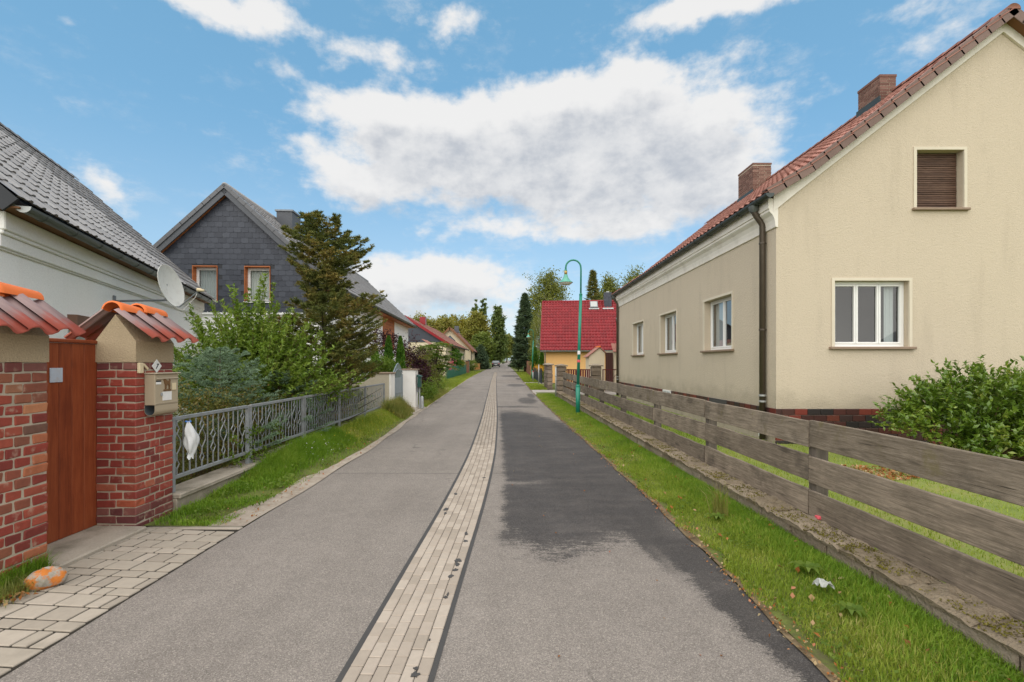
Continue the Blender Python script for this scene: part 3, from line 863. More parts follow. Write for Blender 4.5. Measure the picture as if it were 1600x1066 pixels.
mat_leaf('petal_orange', [(0, (.60, .25, .02)), (1, (.75, .42, .04))], 0.3, 0.6, 0.2)
mat_leaf('petal_pink', [(0, (.55, .08, .16)), (1, (.72, .20, .28))], 0.3, 0.6, 0.2)
mat('bark', (0.085, 0.065, 0.048), 0.95, 0.3, 8, 0.2, 60, 0.5, 40, 0.02)
mat('bark_birch', (0.42, 0.40, 0.36), 0.9, 0.3, 5, 0.2, 40, dirt=(0.06, 0.05, 0.045), dscale=3, damt=0.8)
mat('twig', (0.13, 0.085, 0.045), 0.9, 0.2, 8)


# ---------------------------------------------------------------- ground, road, pavements
def build_ground():
    ys = [-120, -60, -30, -10, 0, 20, 40, 46, 50, 55, 60, 65, 70, 90, 120, 160, 220, 300, 400, 600, 900]
    xs = [-600, -200, -60, -20, 0, 20, 60, 200, 600]
    vs = []; qs = []
    for y in ys:
        for x in xs: vs.append((x, y, gz(min(y, 300)) - 0.03))
    n = len(xs)
    for j in range(len(ys) - 1):
        for i in range(n - 1):
            k = j * n + i; qs.append((k, k + 1, k + 1 + n, k + n))
    np_mesh('ground', vs, None, qs, 'ground_soil', kind='structure')

    ry = yrange(-30, 300, 0.5, 1.03)
    surface('road', 'asphalt', lambda y: EDGE_L(y), lambda y: EDGE_R(y), ry, 0.0, 5)
    # tar bed under the block strip, a little wider than the blocks
    sy = yrange(-2, 73, 0.4, 1.02)
    surface('tar_seam', 'tar', lambda y: STRIP(y) - 0.215 - 0.034, lambda y: STRIP(y) + 0.215 + 0.030, sy, 0.004, 2)


def build_strip():
    root = link('paver_strip', None, None, kind='structure') if False else None
    root = bpy.data.objects.new('paver_strip', None); COL.objects.link(root); root['kind'] = 'structure'
    root.location = (0, 4, 0); ORG[root.name] = (0, 4, 0)
    W, L = 0.0717, 0.1433
    mb = MB(); mb.cbox(-W / 2 + .0018, W / 2 - .0018, -L / 2 + .0022, L / 2 - .0022, -0.04, 0.0, 0.004)
    mesh = mb.mesh('paver', 'strip_paver')
    spots = []
    for c in range(6):
        y = 1.6 + (0.5 if c % 2 else 0) * L + R.uniform(-.012, .012)
        while y < 72:
            spots.append((y, c)); y += L + R.uniform(-.0006, .0010)
    spots.sort()
    spots = [s for s in spots if s[0] > 2.1]
    far = []
    for i, (y, c) in enumerate(spots):
        sl = (STRIP(y + .1) - STRIP(y - .1)) / .2
        ang = -math.atan(float(sl))
        x = float(STRIP(y)) + (c - 2.5) * W
        z = gz(y) + 0.011 + R.uniform(-.0016, .0016)
        if i < 300:
            put('paver', mesh, root, Matrix.Translation((x, y, z)) @ Matrix.Rotation(ang + R.uniform(-.008, .008), 4, 'Z') @ Matrix.Rotation(R.uniform(-.006, .006), 4, 'X'))
        else:
            far.append((x, y, z, ang))
    vs = []; qs = []
    for (x, y, z, a) in far:
        ca, sa = math.cos(a), math.sin(a)
        i = len(vs)
        hw, hl = W / 2 - .003, L / 2 - .004
        for zz in (z, z - .03):
            for (u, v) in ((-hw, -hl), (hw, -hl), (hw, hl), (-hw, hl)):
                vs.append((x + u * ca - v * sa, y + u * sa + v * ca, zz))
        qs += [(i, i + 1, i + 2, i + 3), (i + 4, i + 5, i + 1, i), (i + 5, i + 6, i + 2, i + 1), (i + 6, i + 7, i + 3, i + 2), (i + 7, i + 4, i, i + 3)]
    np_mesh('paver_run', vs, None, qs, 'strip_paver_far', root, kind='stuff')
    # smears of crack filler on the blocks
    mb = MB()
    for (px, py, w, l) in ((712, 773, .045, .10), (697, 797, .07, .13), (696, 804, .035, .09), (728, 836, .035, .10), (727, 848, .05, .07), (716, 878, .06, .08), (715, 884, .04, .09),
                           (712, 893, .05, .05), (705, 903, .05, .06), (697, 936, .035, .05), (700, 931, .018, .05), (648, 1058, .05, .05), (650, 1048, .03, .03), (757, 748, .06, .05), (671, 1003, .012, .03)):
        d = HC * F / (py - CY); x0 = XP(px, d)
        n = 13
        pts = []
        for q in range(n):
            an = 2 * PI * q / n
            r = R.uniform(.45, 1.15)
            pts.append((x0 + math.cos(an) * w * .5 * r, d + math.sin(an) * l * .5 * r))
        t = [(p[0], p[1], 0.0145) for p in pts]
        mb.poly(t)
        b = [(p[0], p[1], 0.006) for p in pts]
        for q in range(n):
            mb.poly([t[q], b[q], b[(q + 1) % n], t[(q + 1) % n]])
    mb.build('tar_stain', 'tar', root, kind='stuff')


def build_walk():
    """concrete block pavement in front of the gate, three sizes in courses"""
    root = bpy.data.objects.new('pavement', None); COL.objects.link(root); root['kind'] = 'structure'
    root.location = (-3, 3.5, 0); ORG[root.name] = (-3, 3.5, 0)
    surface('joint_bed', 'joint_dark', -3.62, lambda y: EDGE_L(y) + 0.0, yrange(1.2, 4.66, .4, 1), 0.003, 2, kind=None, parent=root)
    cache = {}
    rg = random.Random(3)
    x_in, sh = -3.52, -0.10
    y = 1.9
    seq = [.165, .165, .11, .165, .11, .165, .165, .11]
    j = 0
    while y < 4.72:
        h = seq[j % len(seq)]; j += 1
        x = x_in - rg.uniform(0, .15)
        while True:
            w = rg.choice([.11, .165, .22, .165, .22])
            edge = float(EDGE_L(y)) - .006
            x2 = x + w
            last = False
            if x2 > edge - .07:
                x2 = edge; last = True
            # slight skew of the courses against the kerb
            ya = y + sh * (x - x_in)
            yc = ya + h / 2 + sh * (x2 - x) / 2
            if yc < 4.60 and yc > 2.0:
                key = (round(x2 - x, 3), h)
                if key not in cache:
                    t = MB(); t.cbox(-(x2 - x) / 2 + .008, (x2 - x) / 2 - .008, -h / 2 + .008, h / 2 - .008, -.05, 0, .004)
                    cache[key] = t.mesh('paver', 'walk_paver')
                zz = 0.011 + rg.uniform(-.002, .002)
                put('paver', cache[key], root, Matrix.Translation(((x + x2) / 2, yc, zz)) @ Matrix.Rotation(sh * .9 + rg.uniform(-.01, .01), 4, 'Z') @ Matrix.Rotation(rg.uniform(-.008, .008), 4, 'Y'))
            x = x2
            if last: break
        y += h
    t = MB(); t.cbox(-3.5, -2.584, 4.625, 4.69, -.1, .013, .008)
    t.build('kerb', 'concrete_step', root)


def bank(y):        # height of the verge against the railing plinth
    return 0.02 + 0.18 * float(np.clip((y - 5.4) / 2.4, 0, 1)) + 0.05 * float(np.clip((y - 10) / 4, 0, 1))


def vl_z(x, y, t=None):
    e = float(EDGE_L(y))
    u = float(np.clip((e - x) / max(.2, e + 3.5), 0, 1))
    return bank(y) * (u * u * (3 - 2 * u)) * (1 if y < 15 else 1)


def build_verges():
    ys = yrange(4.68, 15.2, .3, 1.02)
    surface('verge', 'verge_soil', -4.6, lambda y: float(EDGE_L(y)) - .05, ys, 0.002, 9, lambda x, y, t: vl_z(x, y), 'structure')
    surface('shoulder', 'gravel', lambda y: float(EDGE_L(y)) - .28 - .06 * math.sin(y * 1.7) - .04 * math.sin(y * 4.1), lambda y: float(EDGE_L(y)) + .015 + .02 * math.sin(y * 2.3), yrange(4.7, 70, .3, 1.02), 0.010, 3,
            lambda x, y, t: (vl_z(x, y) if y < 15 else 0) * .7)
    surface('verge', 'verge_soil', -8.0, lambda y: float(EDGE_L(y)) - .05, yrange(17.2, 110, .5, 1.05), 0.003, 5, lambda x, y, t: .05 * (1 - t))
    surface('verge', 'verge_soil', lambda y: float(EDGE_R(y)) + .02, 2.75, yrange(-2, 26, .4, 1.02), 0.003, 5, lambda x, y, t: .012 * math.sin(t * PI))
    surface('verge', 'verge_soil', lambda y: float(EDGE_R(y)) + .02, 2.9, yrange(28.5, 37, .5, 1.02), 0.003, 3)
    surface('verge', 'verge_soil', lambda y: float(EDGE_R(y)) + .02, 3.2, yrange(39.5, 110, .5, 1.05), 0.003, 3)
    surface('shoulder', 'leafy_edge', lambda y: float(EDGE_R(y)) - .015 - .012 * math.sin(y * 2.9) - .010 * math.sin(y * 9) - .008 * math.sin(y * 23), lambda y: float(EDGE_R(y)) + .035 + .02 * math.sin(y * 6.1) + .012 * math.sin(y * 19), yrange(-2, 60, .2, 1.02), 0.009, 2)
    surface('yard_lawn', 'lawn_soil', 2.7, 26, yrange(-6, 24, .5, 1.02), -0.005, 9, lambda x, y, t: 0.02)
    surface('driveway', 'sandy_path', lambda y: float(EDGE_R(y)), 7.0, yrange(24.0, 28.4, .4, 1), 0.006, 4)
    surface('driveway', 'sandy_path', lambda y: float(EDGE_R(y)), 3.4, yrange(37, 39.5, .4, 1), 0.006, 3)
    # cobbled access in front of the grey garden gate, rising to it
    root = bpy.data.objects.new('cobbled_access', None); COL.objects.link(root); root['kind'] = 'structure'
    root.location = (-3, 16, 0); ORG[root.name] = (-3, 16, 0)
    acc_z = lambda x, y: 0.26 * float(np.clip((float(EDGE_L(y)) - x) / .72, 0, 1)) ** 1.0
    surface('joint_bed', 'gravel', -4.2, lambda y: float(EDGE_L(y)), yrange(14.75, 17.2, .2, 1), 0.004, 6, lambda x, y, t: acc_z(x, y), None, root)
    t = MB(); t.cbox(-.045, .045, -.075, .075, -.03, 0, .008)
    me = t.mesh('cobble', 'walk_paver')
    yy = 14.85
    while yy < 17.1:
        x = float(EDGE_L(yy)) - .10
        while x > -3.75:
            put('cobble', me, root, Matrix.Translation((x, yy + R.uniform(-.01, .01), acc_z(x, yy) + .022)) @ Matrix.Rotation(math.atan(.26 / .72) * (1 if x > float(EDGE_L(yy)) - .72 else 0), 4, 'Y') @ Matrix.Rotation(R.uniform(-.06, .06), 4, 'Z'))
            x -= .105
        yy += .165
    t = MB()
    for j in range(3):
        t.cbox(float(EDGE_L(15.2 + j * .8)) - .10, float(EDGE_L(15.2 + j * .8)) - .005, 14.8 + j * .8, 15.58 + j * .8, -.1, .02, .01)
    t.build('kerb', 'concrete_step', root)
    surface('driveway', 'sandy_path', -7, lambda y: float(EDGE_L(y)), yrange(27, 31.5, .4, 1), 0.014, 4, lambda x, y, t: .05 * (1 - t))


build_ground()
build_strip()
build_walk()
build_verges()


# ---------------------------------------------------------------- brick gate pillars with tiled caps
X1P, X0P = -3.55, -3.93


def s_tile(name, w, l, amp, th, material, seg=7, lip=True):
    """one wavy clay tile lying in u (width), v (length, up-slope), n (up)"""
    mb = MB()
    top = []; bot = []
    for i in range(seg + 1):
        u = i / seg
        n = amp * (math.sin((u * 1.0) * 2 * PI) * .5 + .5) if amp > .02 else amp * (0.5 + 0.5 * math.cos(2 * PI * u))
        top.append((u * w, n))
    for (vv, dz) in ((0, th), (l, 0.0)):
        for (u, n) in top:
            mb.v.append((u, vv, n + dz))
    for (u, n) in top:
        mb.v.append((u, 0.0, n + th - 0.016))
    m = seg + 1
    for i in range(seg):
        mb.f.append((i, i + 1, m + i + 1, m + i))
        mb.f.append((2 * m + i, 2 * m + i + 1, i + 1, i))
    # the side edge that overlaps the neighbour
    k = len(mb.v)
    mb.v += [(top[-1][0], 0, top[-1][1] + th - .016), (top[-1][0], l, top[-1][1] - .012)]
    mb.f.append((seg, 2 * m + seg, k + 1, m + seg))
    return mb


def frame(O, U, V):
    O, U, V = Vector(O), Vector(U).normalized(), Vector(V).normalized()
    return (O, U, V, U.cross(V))


def mat4(fr, u=0, v=0, n=0):
    O, U, V, N = fr
    p = O + U * u + V * v + N * n
    return Matrix(((U.x, V.x, N.x, p.x), (U.y, V.y, N.y, p.y), (U.z, V.z, N.z, p.z), (0, 0, 0, 1)))


BRICKS = {}


def brick(root, x0, x1, y0, y1, z0, z1, mt, rg):
    key = (round(x1 - x0, 3), round(y1 - y0, 3), round(z1 - z0, 3), mt, rg.randrange(3))
    if key not in BRICKS:
        t = MB(); t.cbox(-(x1 - x0) / 2, (x1 - x0) / 2, -(y1 - y0) / 2, (y1 - y0) / 2, -(z1 - z0) / 2, (z1 - z0) / 2, .007, .0036, rg)
        BRICKS[key] = t.mesh('brick', mt)
    put('brick', BRICKS[key], root, Matrix.Translation(((x0 + x1) / 2 + rg.uniform(-.002, .002), (y0 + y1) / 2 + rg.uniform(-.002, .002), (z0 + z1) / 2 + rg.uniform(-.0015, .0015))) @ Matrix.Rotation(rg.uniform(-.006, .006), 4, 'Y') @ Matrix.Rotation(rg.uniform(-.006, .006), 4, 'Z'))


def gate_pillar(y0, label, mt, seed, full=True):
    rg = random.Random(seed)
    y1 = y0 + .51
    x0, x1 = X0P, X1P
    root = thing('gate_pillar', label, 'gate pillar', ((x0 + x1) / 2, (y0 + y1) / 2, 0), 'tile-capped brick gate pillars')
    ch, n = .077, 21
    t = MB(); t.box(x0 + .007, x1 - .007, y0 + .007, y1 - .007, -.08, n * ch)
    t.build('mortar', 'mortar', root)
    j = .010
    for c in range(n):
        z0, z1 = c * ch + j / 2 - .012, (c + 1) * ch - j / 2 - .012
        m_ = 'brick_dark' if c in (0, 1, 2) and full else mt
        if c == n - 1: m_ = 'brick_dark'
        hw = (x1 - x0 - 2 * j) / 3
        if c % 2 == 0:
            for q in range(2):
                brick(root, x0 + q * (hw + j), x0 + q * (hw + j) + hw, y0, y0 + .12, z0, z1, m_, rg)
            brick(root, x1 - hw, x1, y0, y0 + .185, z0, z1, m_, rg)
            yy = y0 + .195
            brick(root, x1 - .12, x1, yy, yy + .12, z0, z1, m_, rg)
            brick(root, x1 - .12, x1, yy + .13, y1, z0, z1, m_, rg)
        else:
            w2 = (x1 - x0 - j) / 2
            brick(root, x0, x0 + w2, y0, y0 + .12, z0, z1, m_, rg)
            brick(root, x1 - w2, x1, y0, y0 + .12, z0, z1, m_, rg)
            for q in range(3):
                a = y0 + .13 + q * .13
                brick(root, x1 - .12, x1, a, min(a + .12, y1), z0, z1, m_, rg)
        # inner face towards the gate opening
        a = y0 + .13
        for q in range(2):
            brick(root, x0, x0 + .11, a + q * .19, a + q * .19 + .18, z0, z1, m_, rg) if not full else None
    # rendered head with a small gable
    zt = n * ch - .012
    xm = (x0 + x1) / 2
    fr = (Vector((0, y0, 0)), Vector((1, 0, 0)), Vector((0, 0, 1)), Vector((0, 1, 0)))
    t = MB()
    t.prism([(x0 - .004, zt), (x1 + .004, zt), (x1 + .004, zt + .20), (xm, zt + .455), (x0 - .004, zt + .20)], fr, -.003, .513)
    t.build('plaster_head', 'plaster_tan', root)
    # tiles, three a side
    zr, ze = zt + .475, zt + .185
    for sgn in (1, -1):
        hd = .375
        V = Vector((-sgn * hd, 0, zr - ze))
        if sgn > 0:
            fr2 = frame((xm + hd, y0 - .085, ze), (0, 1, 0), V)
        else:
            fr2 = frame((xm - hd, y1 + .075, ze), (0, -1, 0), V)
        key = 'captile'
        if key not in BRICKS:
            BRICKS[key] = s_tile('tile', .235, V.length - .03, .062, .012, None).mesh('roof_tile', 'tile_faded', smooth=True)
            BRICKS[key].materials.clear(); BRICKS[key].materials.append(MATS['tile_faded'])
        for q in range(3):
            put('roof_tile', BRICKS[key], root, mat4(fr2, q * .218, 0, .012 + .006 * q))
    # half-round ridge tiles, each wider at one end
    if 'ridge' not in BRICKS:
        t = MB()
        prof = []
        for a in range(9):
            an = PI * (a / 8)
            prof.append((math.cos(an), math.sin(an)))
        for (yy, r) in ((0, .098), (.03, .100), (.30, .082), (.345, .078)):
            for (c_, s_) in prof: t.v.append((c_ * r, yy, s_ * r * .95))
        for (yy, r) in ((0, .083),):
            for (c_, s_) in prof: t.v.append((c_ * r, yy, s_ * r * .95))
        for k in range(3):
            for a in range(8):
                t.f.append((k * 9 + a, k * 9 + a + 1, k * 9 + 10 + a, k * 9 + 9 + a))
        for a in range(8):
            t.f.append((36 + a, 36 + a + 1, a + 1, a))
        BRICKS['ridge'] = t.mesh('ridge_tile', 'tile_orange', smooth=True)
    for q in range(2):
        put('ridge_tile', BRICKS['ridge'], root, Matrix.Translation((xm, y0 - .05 + q * .30, zr + .012 + .012 * q)) @ Matrix.Rotation(-.035, 4, 'X'))
    return root


gate_pillar(4.59, 'brick gate pillar carrying the letterbox and house number', 'brick', 21)
gate_pillar(3.21, 'weathered brick gate pillar above the orange lichen boulder', 'brick_worn', 33, False)


def build_gate():
    root = thing('wooden_gate', 'reddish brown board gate between the two brick pillars', 'gate', (-3.93, 4.15, 0.05))
    ws = [.12, .125, .118, .128, .122, .126, .15]
    y = 3.725
    for w in ws:
        t = MB(); t.cbox(-3.955, -3.93, y + .0015, y + w - .0015, .055, 1.775, .004)
        t.build('gate_board', 'wood_gate', root)
        y += w
    t = MB(); t.cbox(-3.975, -3.912, 3.725, y, 1.777, 1.812, .008)
    t.build('top_rail', 'wood_gate', root)
    for z in (.35, 1.45):
        t = MB(); t.cbox(-3.99, -3.957, 3.73, y - .005, z, z + .10, .005); t.build('cross_rail', 'wood_gate', root)
    t = MB()
    for (yy, zz) in ((4.37, 1.30), (4.38, .33), (4.52, .42), (4.18, .30)):
        t.lathe([(0, .008), (.007, .006), (.010, 0)], (-3.929, yy, zz), Vector((1, 0, 0)), 8)
    t.build('screw_head', 'galvanised', root, kind='stuff')
    t = MB(); t.cbox(-3.929, -3.922, 4.125, 4.245, 1.43, 1.555, .003)
    p = t.build('name_plate', 'plate_blue', root)
    t = MB()
    for (yy, zz, r) in ((4.20, 1.535, .006), (4.195, 1.52, .007), (4.17, 1.54, .004)):
        t.lathe([(0, .0025), (r, .002), (r, 0)], (-3.9218, yy, zz), Vector((1, 0, 0)), 8)
    t.build('rust_spot', 'rust_dot', p, kind='stuff')
    st = thing('doorstep', 'mossy concrete doorstep slab under the wooden gate', 'doorstep', (-3.7, 4.15, 0))
    t = MB(); t.cbox(-4.0, -3.44, 3.70, 4.60, -.08, .052, .012, .004, R)
    t.build('slab', 'concrete_step', st)


def text_one(mb, fr, s, n):
    """the figure 1 as a flat raised outline"""
    pts = [(-.02, -.5), (.14, -.5), (.14, .5), (.0, .5), (-.26, .26), (-.18, .15), (-.02, .28)]
    mb.prism([(p[0] * s, p[1] * s) for p in pts], fr, n, n + .0015)


def build_mailbox():
    root = thing('mailbox', 'beige metal letterbox with newspaper tube on the brick pillar', 'letterbox', (-3.49, 4.85, 1.08))
    y0, y1, xa, xb = 4.695, 5.025, -3.548, -3.445
    fr = (Vector((0, y0, 0)), Vector((1, 0, 0)), Vector((0, 0, 1)), Vector((0, 1, 0)))
    t = MB(); t.cbox(xa, xb, y0, y1, 1.185, 1.488, .004); t.build('body', 'mailbox_beige', root)
    # newspaper tube: curved sheet open at both ends
    outl = [(xb, 1.1845)]
    cx, cz, r = (xa + xb) / 2, 1.135, (xb - xa) / 2
    for a in range(0, 13):
        an = -PI * a / 12
        outl.append((cx + r * math.cos(an), cz + r * math.sin(an)))
    outl.append((xa, 1.1845))
    inn = [(cx + (p[0] - cx) * .94, p[1] if p[1] > 1.17 else cz + (p[1] - cz) * .94) for p in outl]
    t = MB()
    for k in range(len(outl) - 1):
        for (A, rev) in ((outl, 0),):
            a, b = A[k], A[k + 1]
            t.poly([(a[0], y0, a[1]), (a[0], y1, a[1]), (b[0], y1, b[1]), (b[0], y0, b[1])])
        a, b, c, d = outl[k], outl[k + 1], inn[k + 1], inn[k]
        t.poly([(a[0], y0, a[1]), (b[0], y0, b[1]), (c[0], y0, c[1]), (d[0], y0, d[1])])
    p = t.build('newspaper_tube', 'mailbox_beige', root, smooth=False)
    t = MB()
    for k in range(len(inn) - 1):
        a, b = inn[k], inn[k + 1]
        t.poly([(a[0], y0 + .001, a[1]), (b[0], y0 + .001, b[1]), (b[0], y1 - .001, b[1]), (a[0], y1 - .001, a[1])])
    t.build('tube_lining', 'mailbox_inner', p)
    t = MB(); t.cbox(xa - .0, xb + .022, y0 - .010, y1 + .015, 1.490, 1.502, .004); t.build('lid', 'mailbox_lid', root)
    f2 = (Vector((xb, (y0 + y1) / 2, 0)), Vector((0, 1, 0)), Vector((0, 0, 1)), Vector((1, 0, 0)))
    t = MB(); t.fbox(f2, -.150, .155, 1.44, 1.450, 0, .012, .003); t.build('slot_flap', 'mailbox_lid', root)
    t = MB(); t.fbox(f2, -.155, .158, 1.2, 1.205, 0, .004); t.build('seam', 'mailbox_lid', root)
    t = MB(); t.fbox(f2, -.150, -.085, 1.412, 1.426, 0, .004); t.build('name_strip', 'ink_black', root)
    t = MB(); t.fbox(f2, -.150, -.085, 1.388, 1.411, 0, .004); t.build('name_card', 'paper_white', root)
    t = MB(); t.fbox(f2, -.063, .065, 1.225, 1.312, 0, .003); t.build('paper_label', 'paper_white', root)
    t = MB(); t.fbox(f2, -.09, -.070, 1.275, 1.305, 0, .012, .003); t.build('lock', 'galvanised', root)
    t = MB(); t.fbox(f2, .072, .128, 1.322, 1.395, 0, .008, .003); t.build('side_plate', 'plate_cream', root)
    # small standing dog ornament on its plinth
    dog = [(-.030, .0), (-.030, .038), (-.040, .062), (-.043, .080), (-.050, .086), (-.047, .098), (-.030, .104), (-.020, .092), (.002, .080), (.022, .082), (.034, .096), (.043, .090), (.036, .070),
           (.037, .040), (.034, .0), (.022, .0), (.022, .034), (.010, .044), (-.008, .042), (-.016, .030), (-.017, .0)]
    t = MB(); t.prism([(p[0], p[1] + 1.337) for p in dog], f2, .0, .010); t.build('dog_ornament', 'bronze', root)
    t = MB(); t.fbox(f2, -.052, .052, 1.318, 1.336, 0, .010, .004); t.build('ornament_base', 'bronze', root)

    num = thing('house_number', 'white diamond house number plate above the letterbox', 'number plate', (X1P, 4.86, 1.567))
    s = .068
    c = Vector((X1P + .006, 4.855, 1.567))
    frn = frame(c, Vector((0, 1, 1)), Vector((0, -1, 1)))
    t = MB(); t.fbox(frn, -s * .72, s * .72, -s * .72, s * .72, -.004, .004, .004); t.build('plate', 'enamel_white', num)
    fr1 = frame(c, Vector((0, .80, -.6)), Vector((0, .6, .80)))
    t = MB(); text_one(t, fr1, .062, .0042); t.build('numeral', 'ink_black', num)
    bell = thing('door_bell', 'cream bell box with hinged flap on the brick pillar', 'bell', (X1P, 4.63, 1.55))
    t = MB(); t.cbox(X1P, X1P + .03, 4.603, 4.655, 1.50, 1.60, .005); t.build('case', 'plate_cream', bell)
    fl = frame((X1P + .016, 4.668, 1.585), (0, .75, -.62), (0, .62, .75))
    t = MB(); t.fbox(fl, 0, .075, -.012, .012, -.01, .006, .003); t.build('flap', 'plate_cream', bell)


build_gate()
build_mailbox()


# ---------------------------------------------------------------- orange lichen stone
def build_boulder():
    o = None
    vs = []; qs = []
    nu, nv = 26, 14
    for j in range(nv + 1):
        th = PI * j / nv
        for i in range(nu):
            ph = 2 * PI * i / nu
            x, y, z = math.sin(th) * math.cos(ph), math.sin(th) * math.sin(ph), math.cos(th)
            k = 1 + .06 * math.sin(3 * ph + 1) * math.sin(th) + .05 * math.sin(5 * ph + 2 * th) + .04 * math.cos(3 * th + ph)
            sx = .118 * (1 + .10 * x); zz = z * .078 * k * (1 + .18 * x)
            vs.append((x * sx * k, y * .085 * k, max(zz, -.05)))
    for j in range(nv):
        for i in range(nu):
            w = (i + 1) % nu
            qs.append((j * nu + i, (j + 1) * nu + i, (j + 1) * nu + w, j * nu + w))
    ob = np_mesh('boulder', vs, None, qs, 'lichen_stone', None, True, label='rounded stone covered in orange lichen at the foot of the brick pillar', category='stone')
    ob.location = (-3.31, 3.43, .060)
    ob.rotation_euler = (0, -.10, .45)


build_boulder()


# ---------------------------------------------------------------- railing fence on its concrete plinth
FX = -3.60


def build_railing():
    pl = thing('concrete_plinth', 'low concrete plinth wall under the grey railing', 'plinth wall', (-3.6, 9.5, 0))
    t = MB(); t.cbox(-3.78, -3.515, 5.105, 13.95, -.1, .16, .01); t.build('base_wall', 'concrete', pl)
    ys = [5.105, 6.4, 8.15, 9.9, 11.7, 13.95]
    for a, b in zip(ys[:-1], ys[1:]):
        t = MB(); t.cbox(-3.80, -3.48, a + .003, b - .003, .160, .215, .012, .004, R); t.build('coping_slab', 'concrete_step', pl)
    root = thing('metal_railing', 'grey metal railing fence with diamond bar pattern', 'fence', (FX, 9.5, .215))
    posts = [5.16, 6.67, 8.45, 10.22, 12.05, 13.87]
    zt, zb = 1.0, .37
    pm = MB(); pm.cbox(-.022, .022, -.022, .022, 0, zt - .215 + .012, .003)
    pme = pm.mesh('post', 'galvanised_old')
    for i, y in enumerate(posts):
        off = .03 if 0 < i < 3 else 0
        for s in ((-1, 1) if off else (0,)):
            put('post', pme, root, Matrix.Translation((FX, y + s * off, .215)))
    sb = MB(); sb.box(-.005, .005, -.006, .006, 0, zt - zb - .04)
    sme = sb.mesh('bar', 'galvanised_old')
    H = zt - zb - .04
    ob = MB()
    prof = [(0, 0), (.06, 0), (.11, .034), (.16, 0), (.22, 0), (.30, .060), (.36, .060), (.44, 0), (.49, .034), (.54, 0), (H, 0)]
    ob.tube([(0, -p[1] - .004, p[0]) for p in prof], .0065, 4, rot=PI / 4)
    ob.tube([(0, p[1] + .004, p[0]) for p in prof], .0065, 4, rot=PI / 4)
    ome = ob.mesh('ornament_bar', 'galvanised_old')
    ob2 = MB()
    prof2 = [(0, 0), (.13, 0), (.19, .045), (.25, 0), (.30, 0), (.35, .045), (.40, 0), (H, 0)]
    ob2.tube([(0, -p[1] - .004, p[0]) for p in prof2], .0065, 4, rot=PI / 4)
    ob2.tube([(0, p[1] + .004, p[0]) for p in prof2], .0065, 4, rot=PI / 4)
    ome2 = ob2.mesh('ornament_bar', 'galvanised_old')
    for i in range(len(posts) - 1):
        a, b = posts[i] + .05, posts[i + 1] - .05
        if i in (0,): a = 5.12
        for z, nm in ((zt - .02, 'top_rail'), (zb - .02, 'bottom_rail')):
            t = MB(); t.cbox(FX - .018, FX + .018, a, b, z, z + .038, .003); t.build(nm, 'galvanised_old', root)
        n = max(4, 2 * round((b - a) / .105 / 2))
        for q in range(1, n):
            y = a + (b - a) * q / n
            me = sme if q % 2 == 0 else (ome if (q // 2) % 2 == 0 else ome2)
            put('bar' if me is sme else 'ornament_bar', me, root, Matrix.Translation((FX, y, zb + .02)))
    # bag caught on the bars
    bag = thing('plastic_bag', 'white plastic bag tied to the railing', 'bag', (FX + .05, 5.36, .9))
    rg = np.random.default_rng(4)
    vs = []; qs = []
    nu, nv = 18, 16
    for j in range(nv + 1):
        v = j / nv
        w = .018 + .105 * math.sin(min(1, v * 1.15) * PI) ** .8 * (0.75 + .35 * v) + .035 * v
        zz = .94 - .40 * v
        cy = 5.335 + .05 * math.sin(v * 3.0) + .02 * v
        for i in range(nu):
            ph = 2 * PI * i / nu
            k = 1 + .22 * math.sin(3 * ph + 6 * v) + .15 * math.sin(5 * ph - 9 * v)
            vs.append((FX + .055 + math.cos(ph) * w * .34 * k, cy + math.sin(ph) * w * .72 * k, zz + .018 * math.sin(4 * ph + 2)))
    for j in range(nv):
        for i in range(nu):
            w_ = (i + 1) % nu
            qs.append((j * nu + i, j * nu + w_, (j + 1) * nu + w_, (j + 1) * nu + i))
    np_mesh('bag_body', vs, None, qs, 'bag_white', bag, True)
    t = MB(); t.tube([(FX + .03, 5.32, .955), (FX + .05, 5.345, .945), (FX + .06, 5.37, .95)], .010, 6); t.build('tie', 'bag_blue', bag)


build_railing()


